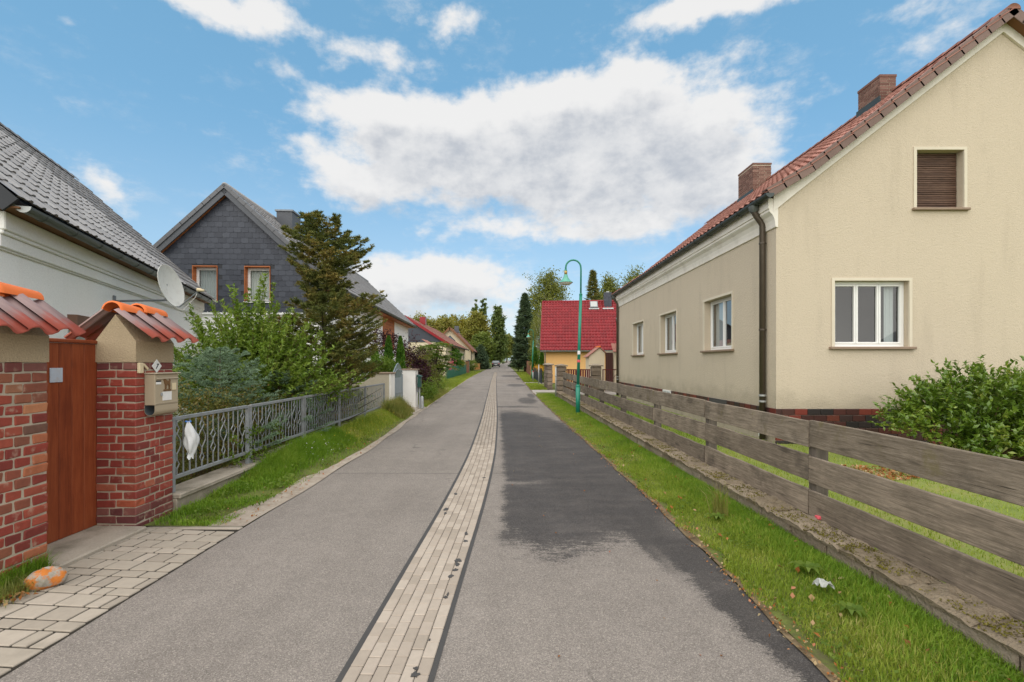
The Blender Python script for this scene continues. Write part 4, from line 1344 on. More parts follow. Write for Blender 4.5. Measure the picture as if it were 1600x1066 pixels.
# ---------------------------------------------------------------- grey garden gate between white wall ends
def build_garden_gate():
    pa = thing('gate_wall', 'beige gate wall with sloping shoulder at the end of the railing', 'wall', (-3.7, 14.5, .2))
    y0, y1 = 14.29, 14.76
    fr = (Vector((0, y0, 0)), Vector((1, 0, 0)), Vector((0, 0, 1)), Vector((0, 1, 0)))
    t = MB(); t.prism([(-5.6, 0), (-3.56, 0), (-3.56, 1.265), (-3.97, 1.265), (-4.32, 1.02), (-5.6, .98)], fr, 0, .40)
    t.build('wall_body', 'stucco_pier', pa)
    t = MB(); t.cbox(-3.558, -3.50, y0 - .008, y1, 0, 1.268, .006); t.build('white_edge', 'white_wall', pa)
    t = MB()
    t.cbox(-4.02, -3.46, y0 - .03, y1 - .02, 1.270, 1.315, .01); t.build('cap_slab', 'sill_stone', pa)
    pb = thing('gate_wall', 'white rendered gate wall beside the green post box', 'wall', (-3.4, 16.3, .2))
    t = MB(); t.cbox(-3.60, -3.13, 16.08, 16.55, 0, 1.36, .008); t.build('wall_body', 'white_wall', pb)
    t = MB(); t.cbox(-3.66, -3.08, 16.04, 16.6, 1.362, 1.395, .008); t.build('cap_slab', 'sill_stone', pb)
    g = thing('garden_gate', 'grey metal garden gate with arched bar top', 'gate', (-3.55, 15.4, .26))
    gx = -3.56
    a, b = 14.80, 16.04
    for y in (a, b - .05):
        t = MB(); t.cbox(gx - .025, gx + .025, y, y + .05, .27, 1.22, .004); t.build('stile', 'gate_grey', g)
    for z in (.27, .62):
        t = MB(); t.cbox(gx - .02, gx + .02, a + .052, b - .052, z, z + .045, .004); t.build('rail', 'gate_grey', g)
    t = MB(); t.cbox(gx - .008, gx + .008, a + .055, b - .055, .32, .615, .002); t.build('lower_panel', 'gate_grey', g)
    n = 9
    for q in range(n):
        y0_, y1_ = a + .06 + (b - a - .12) * q / n, a + .06 + (b - a - .12) * (q + 1) / n
        t = MB(); t.cbox(gx - .007, gx + .007, y0_ + .004, y1_ - .004, .668, 1.13, .002); t.build('gate_slat', 'gate_grey', g)
    def arc(zb, h, y):
        u = (y - a) / (b - a) * 2 - 1
        return zb + h * (1 - abs(u) ** 1.6)
    for (zb, h) in ((1.20, .20), (1.28, .30)):
        pts = [(gx, a + (b - a) * k / 14, arc(zb, h, a + (b - a) * k / 14)) for k in range(15)]
        t = MB(); t.tube(pts, .017, 6); t.build('arch_rail', 'gate_grey', g)
    for q in range(1, 12):
        y = a + (b - a) * q / 12
        t = MB(); t.box(gx - .006, gx + .006, y - .006, y + .006, 1.13, arc(1.28, .30, y)); t.build('arch_bar', 'gate_grey', g)
    m = thing('post_box', 'dark green post box on a slim stand by the white wall', 'letterbox', (-3.05, 16.3, .0))
    t = MB(); t.cbox(-3.07, -2.97, 16.12, 16.38, .78, 1.12, .01); t.build('body', 'box_green', m)
    fr = (Vector((0, 16.10, 0)), Vector((1, 0, 0)), Vector((0, 0, 1)), Vector((0, 1, 0)))
    t = MB(); t.prism([(-3.09, 1.125), (-2.94, 1.125), (-2.95, 1.15), (-3.06, 1.20), (-3.09, 1.20)], fr, 0, .30); t.build('hood', 'box_green', m)
    t = MB(); t.cbox(-3.04, -3.0, 16.22, 16.26, 0, .775, .004); t.build('stand', 'galvanised', m)
    t = MB(); t.cbox(-3.10, -3.06, 16.2, 16.3, .60, .90, .004); t.build('bracket', 'grey_metal', m)
    w = thing('marker_stone', 'pale rounded marker stone at the corner of the cobbled access', 'stone', (-2.98, 16.45, 0))
    t = MB(); t.lathe([(0, .42), (.03, .415), (.055, .38), (.065, .2), (.07, 0)], (-2.98, 16.45, .05), seg=12); t.build('stone', 'zinc_light', w, smooth=True)


build_garden_gate()


# ---------------------------------------------------------------- walls with openings, windows
Z3 = Vector((0, 0, 1))


def wall_cells(mb, fr, u0, u1, v0, roof, openings, breaks=(), reveal=.16):
    us = sorted(set([u0, u1] + list(breaks) + [o[0] for o in openings] + [o[1] for o in openings]))
    us = [u for u in us if u0 <= u <= u1]
    for a, b in zip(us[:-1], us[1:]):
        mid = (a + b) / 2
        ops = sorted([o for o in openings if o[0] <= mid <= o[1]], key=lambda o: o[2])
        lo = v0
        for o in ops:
            mb.fpoly(fr, [(a, lo, 0), (b, lo, 0), (b, o[2], 0), (a, o[2], 0)])
            lo = o[3]
        mb.fpoly(fr, [(a, lo, 0), (b, lo, 0), (b, roof(b), 0), (a, roof(a), 0)])
    for (a, b, c, d) in [o[:4] for o in openings]:
        r = -reveal
        mb.fpoly(fr, [(a, c, 0), (a, d, 0), (a, d, r), (a, c, r)])
        mb.fpoly(fr, [(b, c, 0), (b, c, r), (b, d, r), (b, d, 0)])
        mb.fpoly(fr, [(a, d, 0), (b, d, 0), (b, d, r), (a, d, r)])
        mb.fpoly(fr, [(a, c, 0), (a, c, r), (b, c, r), (b, c, 0)])


def window(parent, fr, u0, u1, v0, v1, panes=2, reveal=.15, trim=.05, trim_m='trim_cream', frame_m='white_paint', glass='glass', sill=True, curtain='curtain', fw=.055,
           sill_m='sill_stone', curt=None, trim_out=.018):
    """parts: window > frame, pane, sash, sill, surround, curtain"""
    t = MB()
    if trim:
        t.fbox(fr, u0 - trim, u0 + .002, v0, v1 + trim, -.02, trim_out); t.fbox(fr, u1 - .002, u1 + trim, v0, v1 + trim, -.02, trim_out)
        t.fbox(fr, u0 + .002, u1 - .002, v1 - .002, v1 + trim, -.02, trim_out)
    n0, n1 = -reveal - .05, -reveal
    # outer frame is the window part itself
    w = MB()
    w.fbox(fr, u0 + .002, u0 + fw, v0 + .002, v1 - .002, n0, n1, .004); w.fbox(fr, u1 - fw, u1 - .002, v0 + .002, v1 - .002, n0, n1, .004)
    w.fbox(fr, u0 + fw, u1 - fw, v1 - fw, v1 - .002, n0, n1 - .003, .004); w.fbox(fr, u0 + fw, u1 - fw, v0 + .002, v0 + fw, n0, n1 - .003, .004)
    win = w.build('window', frame_m, parent)
    if trim: t.build('surround', trim_m, win)
    a, b = u0 + fw, u1 - fw
    pw = (b - a) / panes
    for i in range(panes):
        p0, p1 = a + i * pw, a + (i + 1) * pw
        s = MB(); sw = .040; g = .004
        s.fbox(fr, p0 + g, p0 + sw, v0 + fw + g, v1 - fw - g, n0 + .01, n1 + .010, .004); s.fbox(fr, p1 - sw, p1 - g, v0 + fw + g, v1 - fw - g, n0 + .01, n1 + .010, .004)
        s.fbox(fr, p0 + sw, p1 - sw, v1 - fw - sw, v1 - fw - g, n0 + .01, n1 + .007, .004); s.fbox(fr, p0 + sw, p1 - sw, v0 + fw + g, v0 + fw + sw, n0 + .01, n1 + .007, .004)
        s.build('sash', frame_m, win)
        q = MB(); q.fpoly(fr, [(p0 + sw - .005, v0 + fw + sw - .005, n0 + .025), (p1 - sw + .005, v0 + fw + sw - .005, n0 + .025), (p1 - sw + .005, v1 - fw - sw + .005, n0 + .025), (p0 + sw - .005, v1 - fw - sw + .005, n0 + .025)])
        q.build('pane', glass, win)
    r = MB()
    d0, d1 = -reveal - .9, n0 - .004
    c = .012
    r.fpoly(fr, [(u0 - .5, v0 - .3, d0), (u1 + .5, v0 - .3, d0), (u1 + .5, v1 + .3, d0), (u0 - .5, v1 + .3, d0)])
    for (A, B) in (((u0 + c, v0 + c), (u0 + c, v1 - c)), ((u1 - c, v1 - c), (u1 - c, v0 + c)), ((u0 + c, v1 - c), (u1 - c, v1 - c)), ((u1 - c, v0 + c), (u0 + c, v0 + c))):
        o = lambda p: (p[0] + (.5 if p[0] > (u0 + u1) / 2 else -.5), p[1] + (.3 if p[1] > (v0 + v1) / 2 else -.3))
        r.fpoly(fr, [(*A, d1), (*B, d1), (*o(B), d0), (*o(A), d0)])
    r.build('room', 'interior_dark', win)
    if curtain:
        for (c0, c1) in (curt or [(u0 + .05, u0 + .05 + (u1 - u0) * .3), (u1 - .05 - (u1 - u0) * .3, u1 - .05)]):
            k = MB(); m = max(8, int((c1 - c0) / .03))
            pts = [(c0 + (c1 - c0) * q / m, d1 - .07 + .010 * math.sin(q * 2.1)) for q in range(m + 1)]
            for q in range(m):
                k.fpoly(fr, [(pts[q][0], v0 + .03, pts[q][1]), (pts[q + 1][0], v0 + .03, pts[q + 1][1]), (pts[q + 1][0], v1 - .03, pts[q + 1][1]), (pts[q][0], v1 - .03, pts[q][1])])
            k.build('curtain', curtain, win, smooth=True)
    if sill:
        k = MB(); k.fbox(fr, u0 - trim - .05, u1 + trim + .05, v0 - .055, v0 - .002, -.03, .075, .008); k.build('sill', sill_m, win)
    return win


# ---------------------------------------------------------------- tiled roof planes
def tile_plane(root, fr, nu, nv, du, dv, amp, th, m_obj, m_stuff, n_single, keep=None, seg=6, name='roof_tile', profile=None, lift=0.0):
    """tiles on a slope: the ones that show largest are objects, the rest one mesh"""
    mb = profile or s_tile('t', du * 1.04, dv * 1.10, amp, th, None, seg)
    O, U, V, N = fr
    spots = []
    for j in range(nv):
        for i in range(nu):
            p = O + U * (i * du) + V * (j * dv)
            if keep and not keep(i, j, p): continue
            spots.append((p, (p - Vector((0, 0, HC))).length))
    spots.sort(key=lambda s: s[1])
    if n_single:
        me = mb.mesh(name, m_obj, smooth=False)
        for p, _ in spots[:n_single]:
            M4 = mat4((p, U, V, N), 0, 0, lift + R.uniform(-.003, .003))
            put(name, me, root, M4 @ Matrix.Rotation(R.uniform(-.004, .004), 4, 'X'))
    rest = spots[n_single:]
    if rest:
        base = np.array(mb.v)
        A = np.array([[U.x, V.x, N.x], [U.y, V.y, N.y], [U.z, V.z, N.z]])
        tv = base @ A.T
        ps = np.array([tuple(p + N * (lift + R.uniform(-.003, .003))) for p, _ in rest])
        vs = (tv[None, :, :] + ps[:, None, :]).reshape(-1, 3)
        qf = np.array([f for f in mb.f if len(f) == 4]); tf = [f for f in mb.f if len(f) == 3]
        off = (np.arange(len(rest)) * len(base))[:, None, None]
        quads = (qf[None] + off).reshape(-1, 4)
        np_mesh('roof_tiling', vs, None, quads, m_stuff, root, kind='stuff')


def gutter(root, A, B, r, m, name='gutter', seg=8, hang=True):
    A, B = Vector(A), Vector(B)
    d = (B - A).normalized(); side = d.cross(Z3).normalized()
    t = MB()
    n = 9
    ring = [(math.cos(PI + PI * k / (n - 1)), math.sin(PI + PI * k / (n - 1))) for k in range(n)]
    for P_ in (A, B):
        for (c, s) in ring: t.v.append(tuple(P_ + side * c * r + Z3 * s * r))
        for (c, s) in ring: t.v.append(tuple(P_ + side * c * r * .9 + Z3 * (s * r * .9)))
    m2 = 2 * n
    for k in range(n - 1):
        t.f.append((k, k + 1, m2 + k + 1, m2 + k)); t.f.append((n + k + 1, n + k, m2 + n + k, m2 + n + k + 1))
    for (a, b) in ((0, n), (n - 1, n + n - 1)):
        t.f.append((a, b, m2 + b, m2 + a))
    t.f.append(tuple(range(n))); t.f.append(tuple(m2 + k for k in reversed(range(n))))
    o = t.build(name, m, root)
    L = (B - A).length
    k = .4
    q = MB()
    while k < L:
        P_ = A + d * k
        pts = [P_ + side * c * (r + .004) + Z3 * (s * (r + .004)) for (c, s) in ring]
        q.tube(pts, .008, 4)
        k += .8
    q.build('gutter_bracket', m, o, kind='stuff')
    return o


# ---------------------------------------------------------------- the white house behind the gate
def build_white_house():
    root = thing('white_house', 'white rendered house with grey tiled roof behind the brick pillars', 'house', (-8, 8, 0))
    D = Vector((-.3425, .9395, 0)).normalized()           # along the street wall, away from the camera
    NN = Vector((D.y, -D.x, 0))                           # outwards
    IN = -NN
    ge = Vector((-6.06, 6.04, 3.6))                       # near end of the gutter
    L = 10.25
    c0 = ge + D * .14 + IN * .34; c0.z = 0                # wall corner
    fr = (c0, D, Z3, NN)
    wl = L - .35
    ops = [(1.75, 2.95, 1.0, 2.36)]
    t = MB(); wall_cells(t, fr, 0, wl, 0, lambda u: 3.55, ops, reveal=.12)
    t.build('street_wall', 'stucco_white', root)
    # gable end facing the camera side
    frg = (c0, IN, Z3, -D)
    W = 6.3; zr = 6.95; pitch = (zr - 3.6) / (W / 2 + .34)
    roof = lambda u: 3.55 + pitch * min(u + .1, W - u + .1)
    t = MB(); wall_cells(t, frg, 0, W, 0, roof, [], breaks=[W / 2]); t.build('gable_wall', 'stucco_peach', root)
    fre = (c0 + D * wl, IN, Z3, D)
    t = MB(); wall_cells(t, fre, 0, W, 0, roof, [], breaks=[W / 2]); t.build('far_gable_wall', 'stucco_white', root)
    t = MB(); t.fbox((c0, IN, Z3, -D), .06, .20, 0, 3.5, 0, .05); t.build('corner_board', 'wood_orange', root)
    # moulded cornice in four steps
    for (v0, v1, n) in ((3.03, 3.06, .03), (3.058, 3.22, .055), (3.218, 3.27, .085), (3.268, 3.50, .11)):
        t = MB(); t.fbox(fr, -.02 - n * .3, wl, v0, v1, 0.001, n, .012); t.build('cornice_step', 'stucco_white', root)
    # window with roller shutter half down
    o = ops[0]
    w = window(root, fr, *o, panes=2, reveal=.12, trim=0, sill=True, curtain='blind_light')
    t = MB(); t.fbox(fr, o[0] - .04, o[1] + .04, o[3] - .17, o[3] + .01, -.10, .13, .006); t.build('shutter_box', 'brown_box', w)
    for q in range(7):
        t = MB(); t.fbox(fr, o[0] + .03, o[1] - .03, o[3] - .17 - .05 * (q + 1), o[3] - .172 - .05 * q, -.06, -.045, .004); t.build('shutter_slat', 'shutter_pale', w)
    # roof
    ze = 3.63
    V = (IN * (W / 2 + .34) + Z3 * (zr - 3.6))
    e0 = ge - D * .10 + IN * .02; e0.z = ze
    O = e0 + D * .0
    frr = (O, D, V.normalized(), D.cross(V.normalized()))
    if frr[3].z < 0: frr = (O, D, V.normalized(), -frr[3])
    S = V.length
    t = MB(); t.fbox((O, D, V.normalized(), frr[3]), 0.02, L + .05, 0, S, -.09, -.035); t.build('roof_deck', 'dark_board', root)
    O2 = O + V + V - Z3 * 2 * V.z
    frb = (O + V, D, (IN * (W / 2 + .34) - Z3 * (zr - 3.6)).normalized(), None)
    bn = D.cross(frb[2]); bn = bn if bn.z > 0 else -bn
    t = MB(); t.fbox((frb[0], D, frb[2], bn), 0.02, L + .05, 0, S, -.09, .0); t.build('rear_slope', 'tile_grey_stuff', root)
    nu, nv = int((L + .1) / .30), int(S / .335)
    tile_plane(root, (O - D * .02, D, frr[2], frr[3]), nu + 1, nv, .30, S / nv, .032, .034, 'tile_grey', 'tile_grey_stuff', 300, seg=7, profile=flat_tile(.30, S / nv))
    n = int(L / .36)
    for q in range(n):
        if 'ridgeg' not in BRICKS:
            r_ = MB()
            for (yy, rr) in ((0, .115), (.38, .10)):
                for a in range(8):
                    an = PI * a / 7
                    r_.v.append((math.cos(an) * rr, yy, math.sin(an) * rr * .9))
            for a in range(7): r_.f.append((a, a + 1, 9 + a, 8 + a))
            r_.f.append(tuple(range(8)))
            BRICKS['ridgeg'] = r_.mesh('ridge_tile', 'tile_grey', smooth=True)
        p = O + V + D * (q * .36)
        M4 = Matrix(((IN.x, D.x, 0, p.x), (IN.y, D.y, 0, p.y), (0, 0, 1, p.z - .02), (0, 0, 0, 1)))
        put('ridge_tile', BRICKS['ridgeg'], root, M4)
    # verge boards, soffit and gutter
    for u in (-.0, L + .03):
        t = MB(); t.fbox((O, D, frr[2], frr[3]), u - .02 + (0 if u else .0), u + .018, -.02, S, -.22, -.006); t.build('verge_board', 'dark_board', root)
    t = MB(); t.fbox((e0 + Z3 * -.12, D, IN, Z3), 0.03, L, .0, .36, 0, .02); t.build('soffit', 'roof_board', root)
    g0 = ge - D * .03; g0.z = 3.55
    gutter(root, g0, g0 + D * (L - .02), .078, 'zinc')
    t = MB()
    p = g0 + D * -.005
    ring = [(math.cos(PI + PI * k / 8) * .082, math.sin(PI + PI * k / 8) * .082) for k in range(9)]
    t.poly([tuple(p + NN * c + Z3 * s) for (c, s) in ring]); t.build('gutter_end', 'zinc_light', root)
    return fr


def flat_tile(du, dv):
    """low interlocking tile: flat pan with a raised roll at one side and a thick front edge"""
    mb = MB()
    prof = [(0, .0), (.10, .0), (.30, .006), (.52, .0), (.64, .003), (.74, .024), (.88, .026), (1.0, .008)]
    w = du * 1.02; l = dv * 1.08
    for (vv, dz) in ((0, .026), (l, 0)):
        for (u, n) in prof: mb.v.append((u * w, vv, n + dz))
    for (u, n) in prof: mb.v.append((u * w, .012, n * .4 + .004))
    m = len(prof)
    for i in range(m - 1):
        mb.f.append((i, i + 1, m + i + 1, m + i)); mb.f.append((2 * m + i, 2 * m + i + 1, i + 1, i))
    return mb


WH = build_white_house()


def build_dish():
    root = thing('satellite_dish', 'white satellite dish on an arm from the white house wall', 'satellite dish', (-6.75, 9.3, 3.0))
    c = Vector(P(268, 447, 9.25))
    n = Vector((math.cos(.12) * math.cos(.22), math.sin(.12) * math.cos(.22), math.sin(.22)))
    R_ = .41
    t = MB()
    prof = [(0, -.075), (.1, -.070), (.2, -.056), (.3, -.034), (.37, -.012), (.405, .002), (.412, .006), (.412, -.006), (.37, -.024), (.2, -.070), (0, -.09)]
    t.lathe([(a, b) for a, b in prof], c, n, 28, Vector((0, 1, 0)))
    t.build('reflector', 'dish_white', root, smooth=True)
    side = n.cross(Z3).normalized(); up = side.cross(n).normalized()
    low = c - up * R_ * .97
    lnb = c + n * .46 - up * .17
    t = MB(); t.tube([low - n * .02, low + n * .05 - up * .02, lnb - up * .02], .012, 6); t.build('feed_arm', 'grey_metal', root)
    t = MB(); t.lathe([(0, -.03), (.032, -.03), (.036, 0), (.03, .05), (.022, .06), (.022, .10), (0, .10)], lnb, -(lnb - c).normalized() * -1, 12); t.build('feed_head', 'plate_cream', root, smooth=True)
    t = MB(); t.tube([lnb + up * .03, lnb - n * .08 - up * .12, low + n * .1 - up * .10, low - n * .05], .005, 5); t.build('cable', 'paper_white', root)
    # bracket back to the wall
    O, U, V, N = WH
    b = c - n * .08
    u = (P(213, 468, 9.4) - O).dot(U)
    w = O + U * u + Z3 * 2.78 + N * .01
    k = Vector((b.x - .02, b.y, 2.80))
    t = MB(); t.tube([w, k], .022, 6); t.tube([k - Z3 * .02, k + Z3 * (b.z - 2.80 + .05)], .024, 8); t.build('arm', 'grey_metal', root)
    t = MB(); t.fbox((w, U, Z3, N), -.045, .045, -.11, .11, -.008, .018, .004); t.build('wall_plate', 'grey_metal', root)


build_dish()


# ---------------------------------------------------------------- the cream house with the red tiled roof
def build_cream_house():
    XW, Y0, Y1 = 5.21, 9.44, 23.1
    root = thing('cream_house', 'cream rendered house with red tiled roof and brown brick plinth', 'house', (9.6, 16, 0))
    zp = .70
    XR, ZR = 9.61, 8.36
    X2 = 2 * XR - XW
    prof = [(4.93, 4.87), (5.75, 5.36), (XR, ZR)]
    def roof_z(x):
        x = x if x <= XR else 2 * XR - x
        for (a, b) in zip(prof[:-1], prof[1:]):
            if x <= b[0]: return a[1] + (b[1] - a[1]) * (x - a[0]) / (b[0] - a[0])
        return ZR
    # gable wall
    frg = (Vector((0, Y0, 0)), Vector((1, 0, 0)), Z3, Vector((0, -1, 0)))
    lw = (6.345, 7.805, 1.915, 3.205)
    uw = (7.945, 8.875, 4.62, 5.76)
    t = MB()
    wall_cells(t, frg, XW, X2, zp, lambda u: roof_z(u) - .10, [lw, uw], breaks=[5.75, XR, 2 * XR - 5.75], reveal=.17)
    t.build('gable_wall', 'stucco_cream', root)
    # street wall
    frs = (Vector((XW, Y1, 0)), Vector((0, -1, 0)), Z3, Vector((-1, 0, 0)))
    U = lambda y: Y1 - y
    sw = []
    for (a, b) in ((11.30, 12.93), (15.06, 16.70), (18.75, 20.40)):
        sw.append((U(b), U(a), 1.925, 3.225))
    t = MB(); wall_cells(t, frs, 0, U(Y0), zp, lambda u: 4.95, sw, reveal=.17); t.build('street_wall', 'stucco_cream', root)
    t = MB(); t.poly([(XW, Y1, 0), (X2, Y1, 0), (X2, Y1, 4.9), (XR, Y1, ZR - .1), (XW, Y1, 4.9)]); t.build('far_gable_wall', 'stucco_cream', root)
    t = MB(); t.poly([(X2, Y0, 0), (X2, Y1, 0), (X2, Y1, 5), (X2, Y0, 5)]); t.build('rear_wall', 'stucco_cream', root)
    # windows
    window(root, frg, *lw, panes=3, reveal=.12, trim=.055, glass='glass', curt=[(7.50, 7.70)], curtain='blind_grey')
    for s in sw:
        window(root, frs, *s, panes=2, reveal=.17, trim=.055, glass='glass_side', curt=[(s[0] + .06, s[0] + .62), (s[1] - .7, s[1] - .1)])
    # shuttered attic window
    w = MB()
    u0, u1, v0, v1 = uw
    tt = MB(); tr = .055
    tt.fbox(frg, u0 - tr, u0 + .002, v0, v1 + tr, -.02, .018); tt.fbox(frg, u1 - .002, u1 + tr, v0, v1 + tr, -.02, .018); tt.fbox(frg, u0 + .002, u1 - .002, v1 - .002, v1 + tr, -.02, .018)
    w.fbox(frg, u0, u1, v0, v1, -.20, -.165)
    win = w.build('window', 'interior_dark', root)
    tt.build('surround', 'trim_cream', win)
    n = 26
    for q in range(n):
        a = v0 + .01 + (v1 - v0 - .02) * q / n
        s = MB(); s.fbox(frg, u0 + .012, u1 - .012, a + .004, a + (v1 - v0 - .02) / n - .003, -.163, -.138 + R.uniform(-.004, .004), .004)
        s.build('shutter_slat', 'wood_shutter', win)
    k = MB(); k.fbox(frg, u0 - tr - .03, u1 + tr + .03, v0 - .05, v0 - .002, -.03, .07, .008); k.build('sill', 'sill_stone', win)
    # plinth: mortar core and hard-burnt tiles
    t = MB(); t.box(XW + .012, X2, Y0 + .012, Y1, -.2, zp - .002); t.build('plinth_core', 'mortar', root)
    cache = {}
    def kl(fr, u, v, w_):
        key = round(w_, 3)
        if key not in cache:
            b = MB(); b.cbox(-w_ / 2, w_ / 2, -.0575, .0575, -.03, 0, .004); cache[key] = b.mesh('plinth_brick', 'klinker')
        put('plinth_brick', cache[key], root, mat4(fr, u, v, .014 + R.uniform(-.001, .001)))
    ch = .1245
    for c in range(6):
        v = zp - .0575 - .004 - c * ch
        x = XW + .006 - .014 + (0 if c % 2 == 0 else 0)
        first = .115 if c % 2 == 0 else .24
        xx = XW - .012
        while xx < 8.6:
            w_ = first if xx < XW else .24
            kl(frg, xx + w_ / 2, v, w_); xx += w_ + .011
    for c in range(4):
        v = zp - .0575 - .004 - c * ch
        first = .24 if c % 2 == 0 else .115
        y = Y0 - .012
        while y < Y1 - .2:
            w_ = first if y < Y0 else .24
            kl(frs, U(y + w_ / 2), v, w_); y += w_ + .011
    # cellar openings in the plinth
    for (a, b, nm) in ((11.55, 12.55, 'v'), (15.55, 16.35, 'w'), (19.1, 20.0, 'v')):
        t = MB(); t.fbox(frs, U(b), U(a), .46, .70, -.02, .03, .004)
        if nm == 'v':
            o = t.build('cellar_vent', 'interior_dark', root)
        else:
            o = t.build('cellar_window', 'white_paint', root)
            q = MB(); q.fbox(frs, U(b) + .06, (U(a) + U(b)) / 2 - .03, .50, .66, .03, .034); q.fbox(frs, (U(a) + U(b)) / 2 + .03, U(a) - .06, .50, .66, .03, .034); q.build('pane', 'blind_grey', o)
    t = MB(); t.fbox(frs, U(10.02), U(9.86), .08, .36, 0, .05, .006); t.build('meter_flap', 'white_paint', root)
    # hose lying along the wall foot, a step
    # eaves cornice: cove and bands, returning a little round the corner
    cprof = [(0.02, 4.24), (-.03, 4.25), (-.035, 4.32), (-.05, 4.40), (-.085, 4.48), (-.14, 4.54), (-.15, 4.555), (-.15, 4.60), (-.17, 4.605), (-.17, 4.80), (.02, 4.80)]
    t = MB()
    fc = (Vector((XW, Y0 - .0, 0)), Vector((1, 0, 0)), Z3, Vector((0, 1, 0)))
    t.prism(cprof, fc, -.035, Y1 - Y0)
    t.build('cornice', 'trim_offwhite', root)
    # rake band on the gable
    for s in (1, -1):
        pts = []
        for (x, dz) in ((5.14, -.02), (5.75, -.07), (XR, -.07)):
            pts.append((x, roof_z(x) + dz))
        lowp = [(x, z - (.27 if x < 5.5 else .25)) for (x, z) in pts][::-1]
        lowp[-1] = (5.14, 4.55)
        pl = pts + lowp
        if s < 0: pl = [(2 * XR - x, z) for (x, z) in pl]
        t = MB()
        # as two quads, so the bend stays clean
        n = len(pl)
        for (a, b, c, d) in ((0, 1, 4, 5), (1, 2, 3, 4)):
            t.prism([pl[a], pl[b], pl[c], pl[d]], frg, 0.002, .045)
        t.build('rake_band', 'trim_offwhite', root)
    # roof: deck, tiles, verge tiles, ridge
    yA, yB = Y0 - .25, Y1 + .2
    t = MB()
    for (a, b) in zip(prof[:-1], prof[1:]):
        for s in (0, 1):
            m = (lambda x: 2 * XR - x) if s else (lambda x: x)
            q = [(m(a[0]), yA + .04, a[1] - .05), (m(b[0]), yA + .04, b[1] - .05), (m(b[0]), yB, b[1] - .05), (m(a[0]), yB, a[1] - .05)]
            t.poly(q)
            t.poly([(x, y, z - .07) for (x, y, z) in q])
            t.poly([q[0], q[1], (q[1][0], q[1][1], q[1][2] - .07), (q[0][0], q[0][1], q[0][2] - .07)])
    t.build('roof_deck', 'roof_board', root)
    t = MB()
    for (a, b) in zip(prof[:-1], prof[1:]):
        m = lambda x: 2 * XR - x
        t.poly([(m(a[0]), yA + .05, a[1] + .02), (m(b[0]), yA + .05, b[1] + .02), (m(b[0]), yB, b[1] + .02), (m(a[0]), yB, a[1] + .02)])
    t.build('rear_slope', 'tile_red_stuff', root)
    du = .235
    singles = [170, 130]
    for k, (a, b) in enumerate(zip(prof[:-1], prof[1:])):
        V = Vector((b[0] - a[0], 0, b[1] - a[1])); S = V.length
        nv = 3 if k == 0 else 15
        fr = (Vector((a[0], yB, a[1])), Vector((0, -1, 0)), V.normalized(), Vector((0, -1, 0)).cross(V.normalized()))
        if fr[3].z < 0: fr = (*fr[:3], -fr[3])
        nu = int((yB - yA) / du)
        tile_plane(root, fr, nu, nv, du, S / nv, .036, .03, 'tile_red', 'tile_red_stuff', singles[k], profile=None, seg=6, lift=-.02)
        # verge tiles with a flap down the gable
        for q in range(nv):
            l = S / nv
            f2 = (Vector((a[0], yA + .03, a[1])) + V.normalized() * (q * l), V.normalized(), fr[3], Vector((0, -1, 0)))
            t = MB(); t.fbox(f2, 0, l * 1.12, -.13 + .004 * (q % 2), .045, .0, .018, .004); t.fbox(f2, 0, l * 1.12, .040, .062, -.16, .017, .004)
            vt = t.build('verge_tile', 'tile_verge', root)
            if True:
                f3 = (Vector((2 * XR - f2[0].x, f2[0].y, f2[0].z)), Vector((-f2[1].x, 0, f2[1].z)), Vector((-f2[2].x, 0, f2[2].z)), f2[3])
                t = MB(); t.fbox(f3, 0, l * 1.12, -.13 + .004 * (q % 2), .045, .0, .018, .004); t.fbox(f3, 0, l * 1.12, .040, .062, -.16, .017, .004)
                t.build('verge_tile', 'tile_verge', root)
    if True:
        r_ = MB()
        for (yy, rr) in ((0, .125), (.38, .11)):
            for a in range(8):
                an = PI * a / 7
                r_.v.append((math.cos(an) * rr, yy, math.sin(an) * rr * .85))
        for a in range(7): r_.f.append((a, a + 1, 9 + a, 8 + a))
        r_.f.append(tuple(range(8)))
        rm = r_.mesh('ridge_tile', 'tile_red', smooth=True)
        y = yA + .0
        while y < yB:
            put('ridge_tile', rm, root, Matrix.Translation((XR, y, ZR - .02))); y += .36
    # snow guards stand as small hooks on the slope
    # chimneys of small hard bricks
    for (x0, x1, y0, y1, z0, z1, nm) in ((9.2, 9.60, 12.0, 12.75, 7.6, 8.76, 'a'), (9.0, 9.68, 17.86, 19.0, 7.4, 8.99, 'b')):
        t = MB(); t.box(x0 + .006, x1 - .006, y0 + .006, y1 - .006, z0, z1 - .05)
        ch_ = t.build('chimney', 'mortar', root)
        b = MB(); c = 0; z = z0
        while z < z1 - .10:
            off = .12 if c % 2 else 0
            x = x0 - off * .5
            while x < x1 - .02:
                b.box(max(x, x0), min(x + .235, x1), y0, y0 + .05, z, z + .063); x += .247
            y = y0 + .053 - off
            while y < y1 - .02:
                b.box(x0, x0 + .05, max(y, y0 + .053), min(y + .235, y1), z, z + .063); y += .247
            z += .0745; c += 1
        b.build('chimney_brickwork', 'chimney_brick', ch_, kind='stuff')
        t = MB(); t.box(x0 - .012, x1 + .012, y0 - .012, y1 + .012, z1 - .06, z1); t.build('chimney_cap', 'chimney_brick', ch_)
        t = MB(); t.box(x0 - .03, x0 - .002, y0 - .03, y1 + .03, z0, z0 + .62); t.build('flashing', 'gutter_dark', ch_)
    # gutter and downpipes
    gutter(root, (4.955, yA - .01, 4.83), (4.955, yB, 4.83), .082, 'gutter_dark')
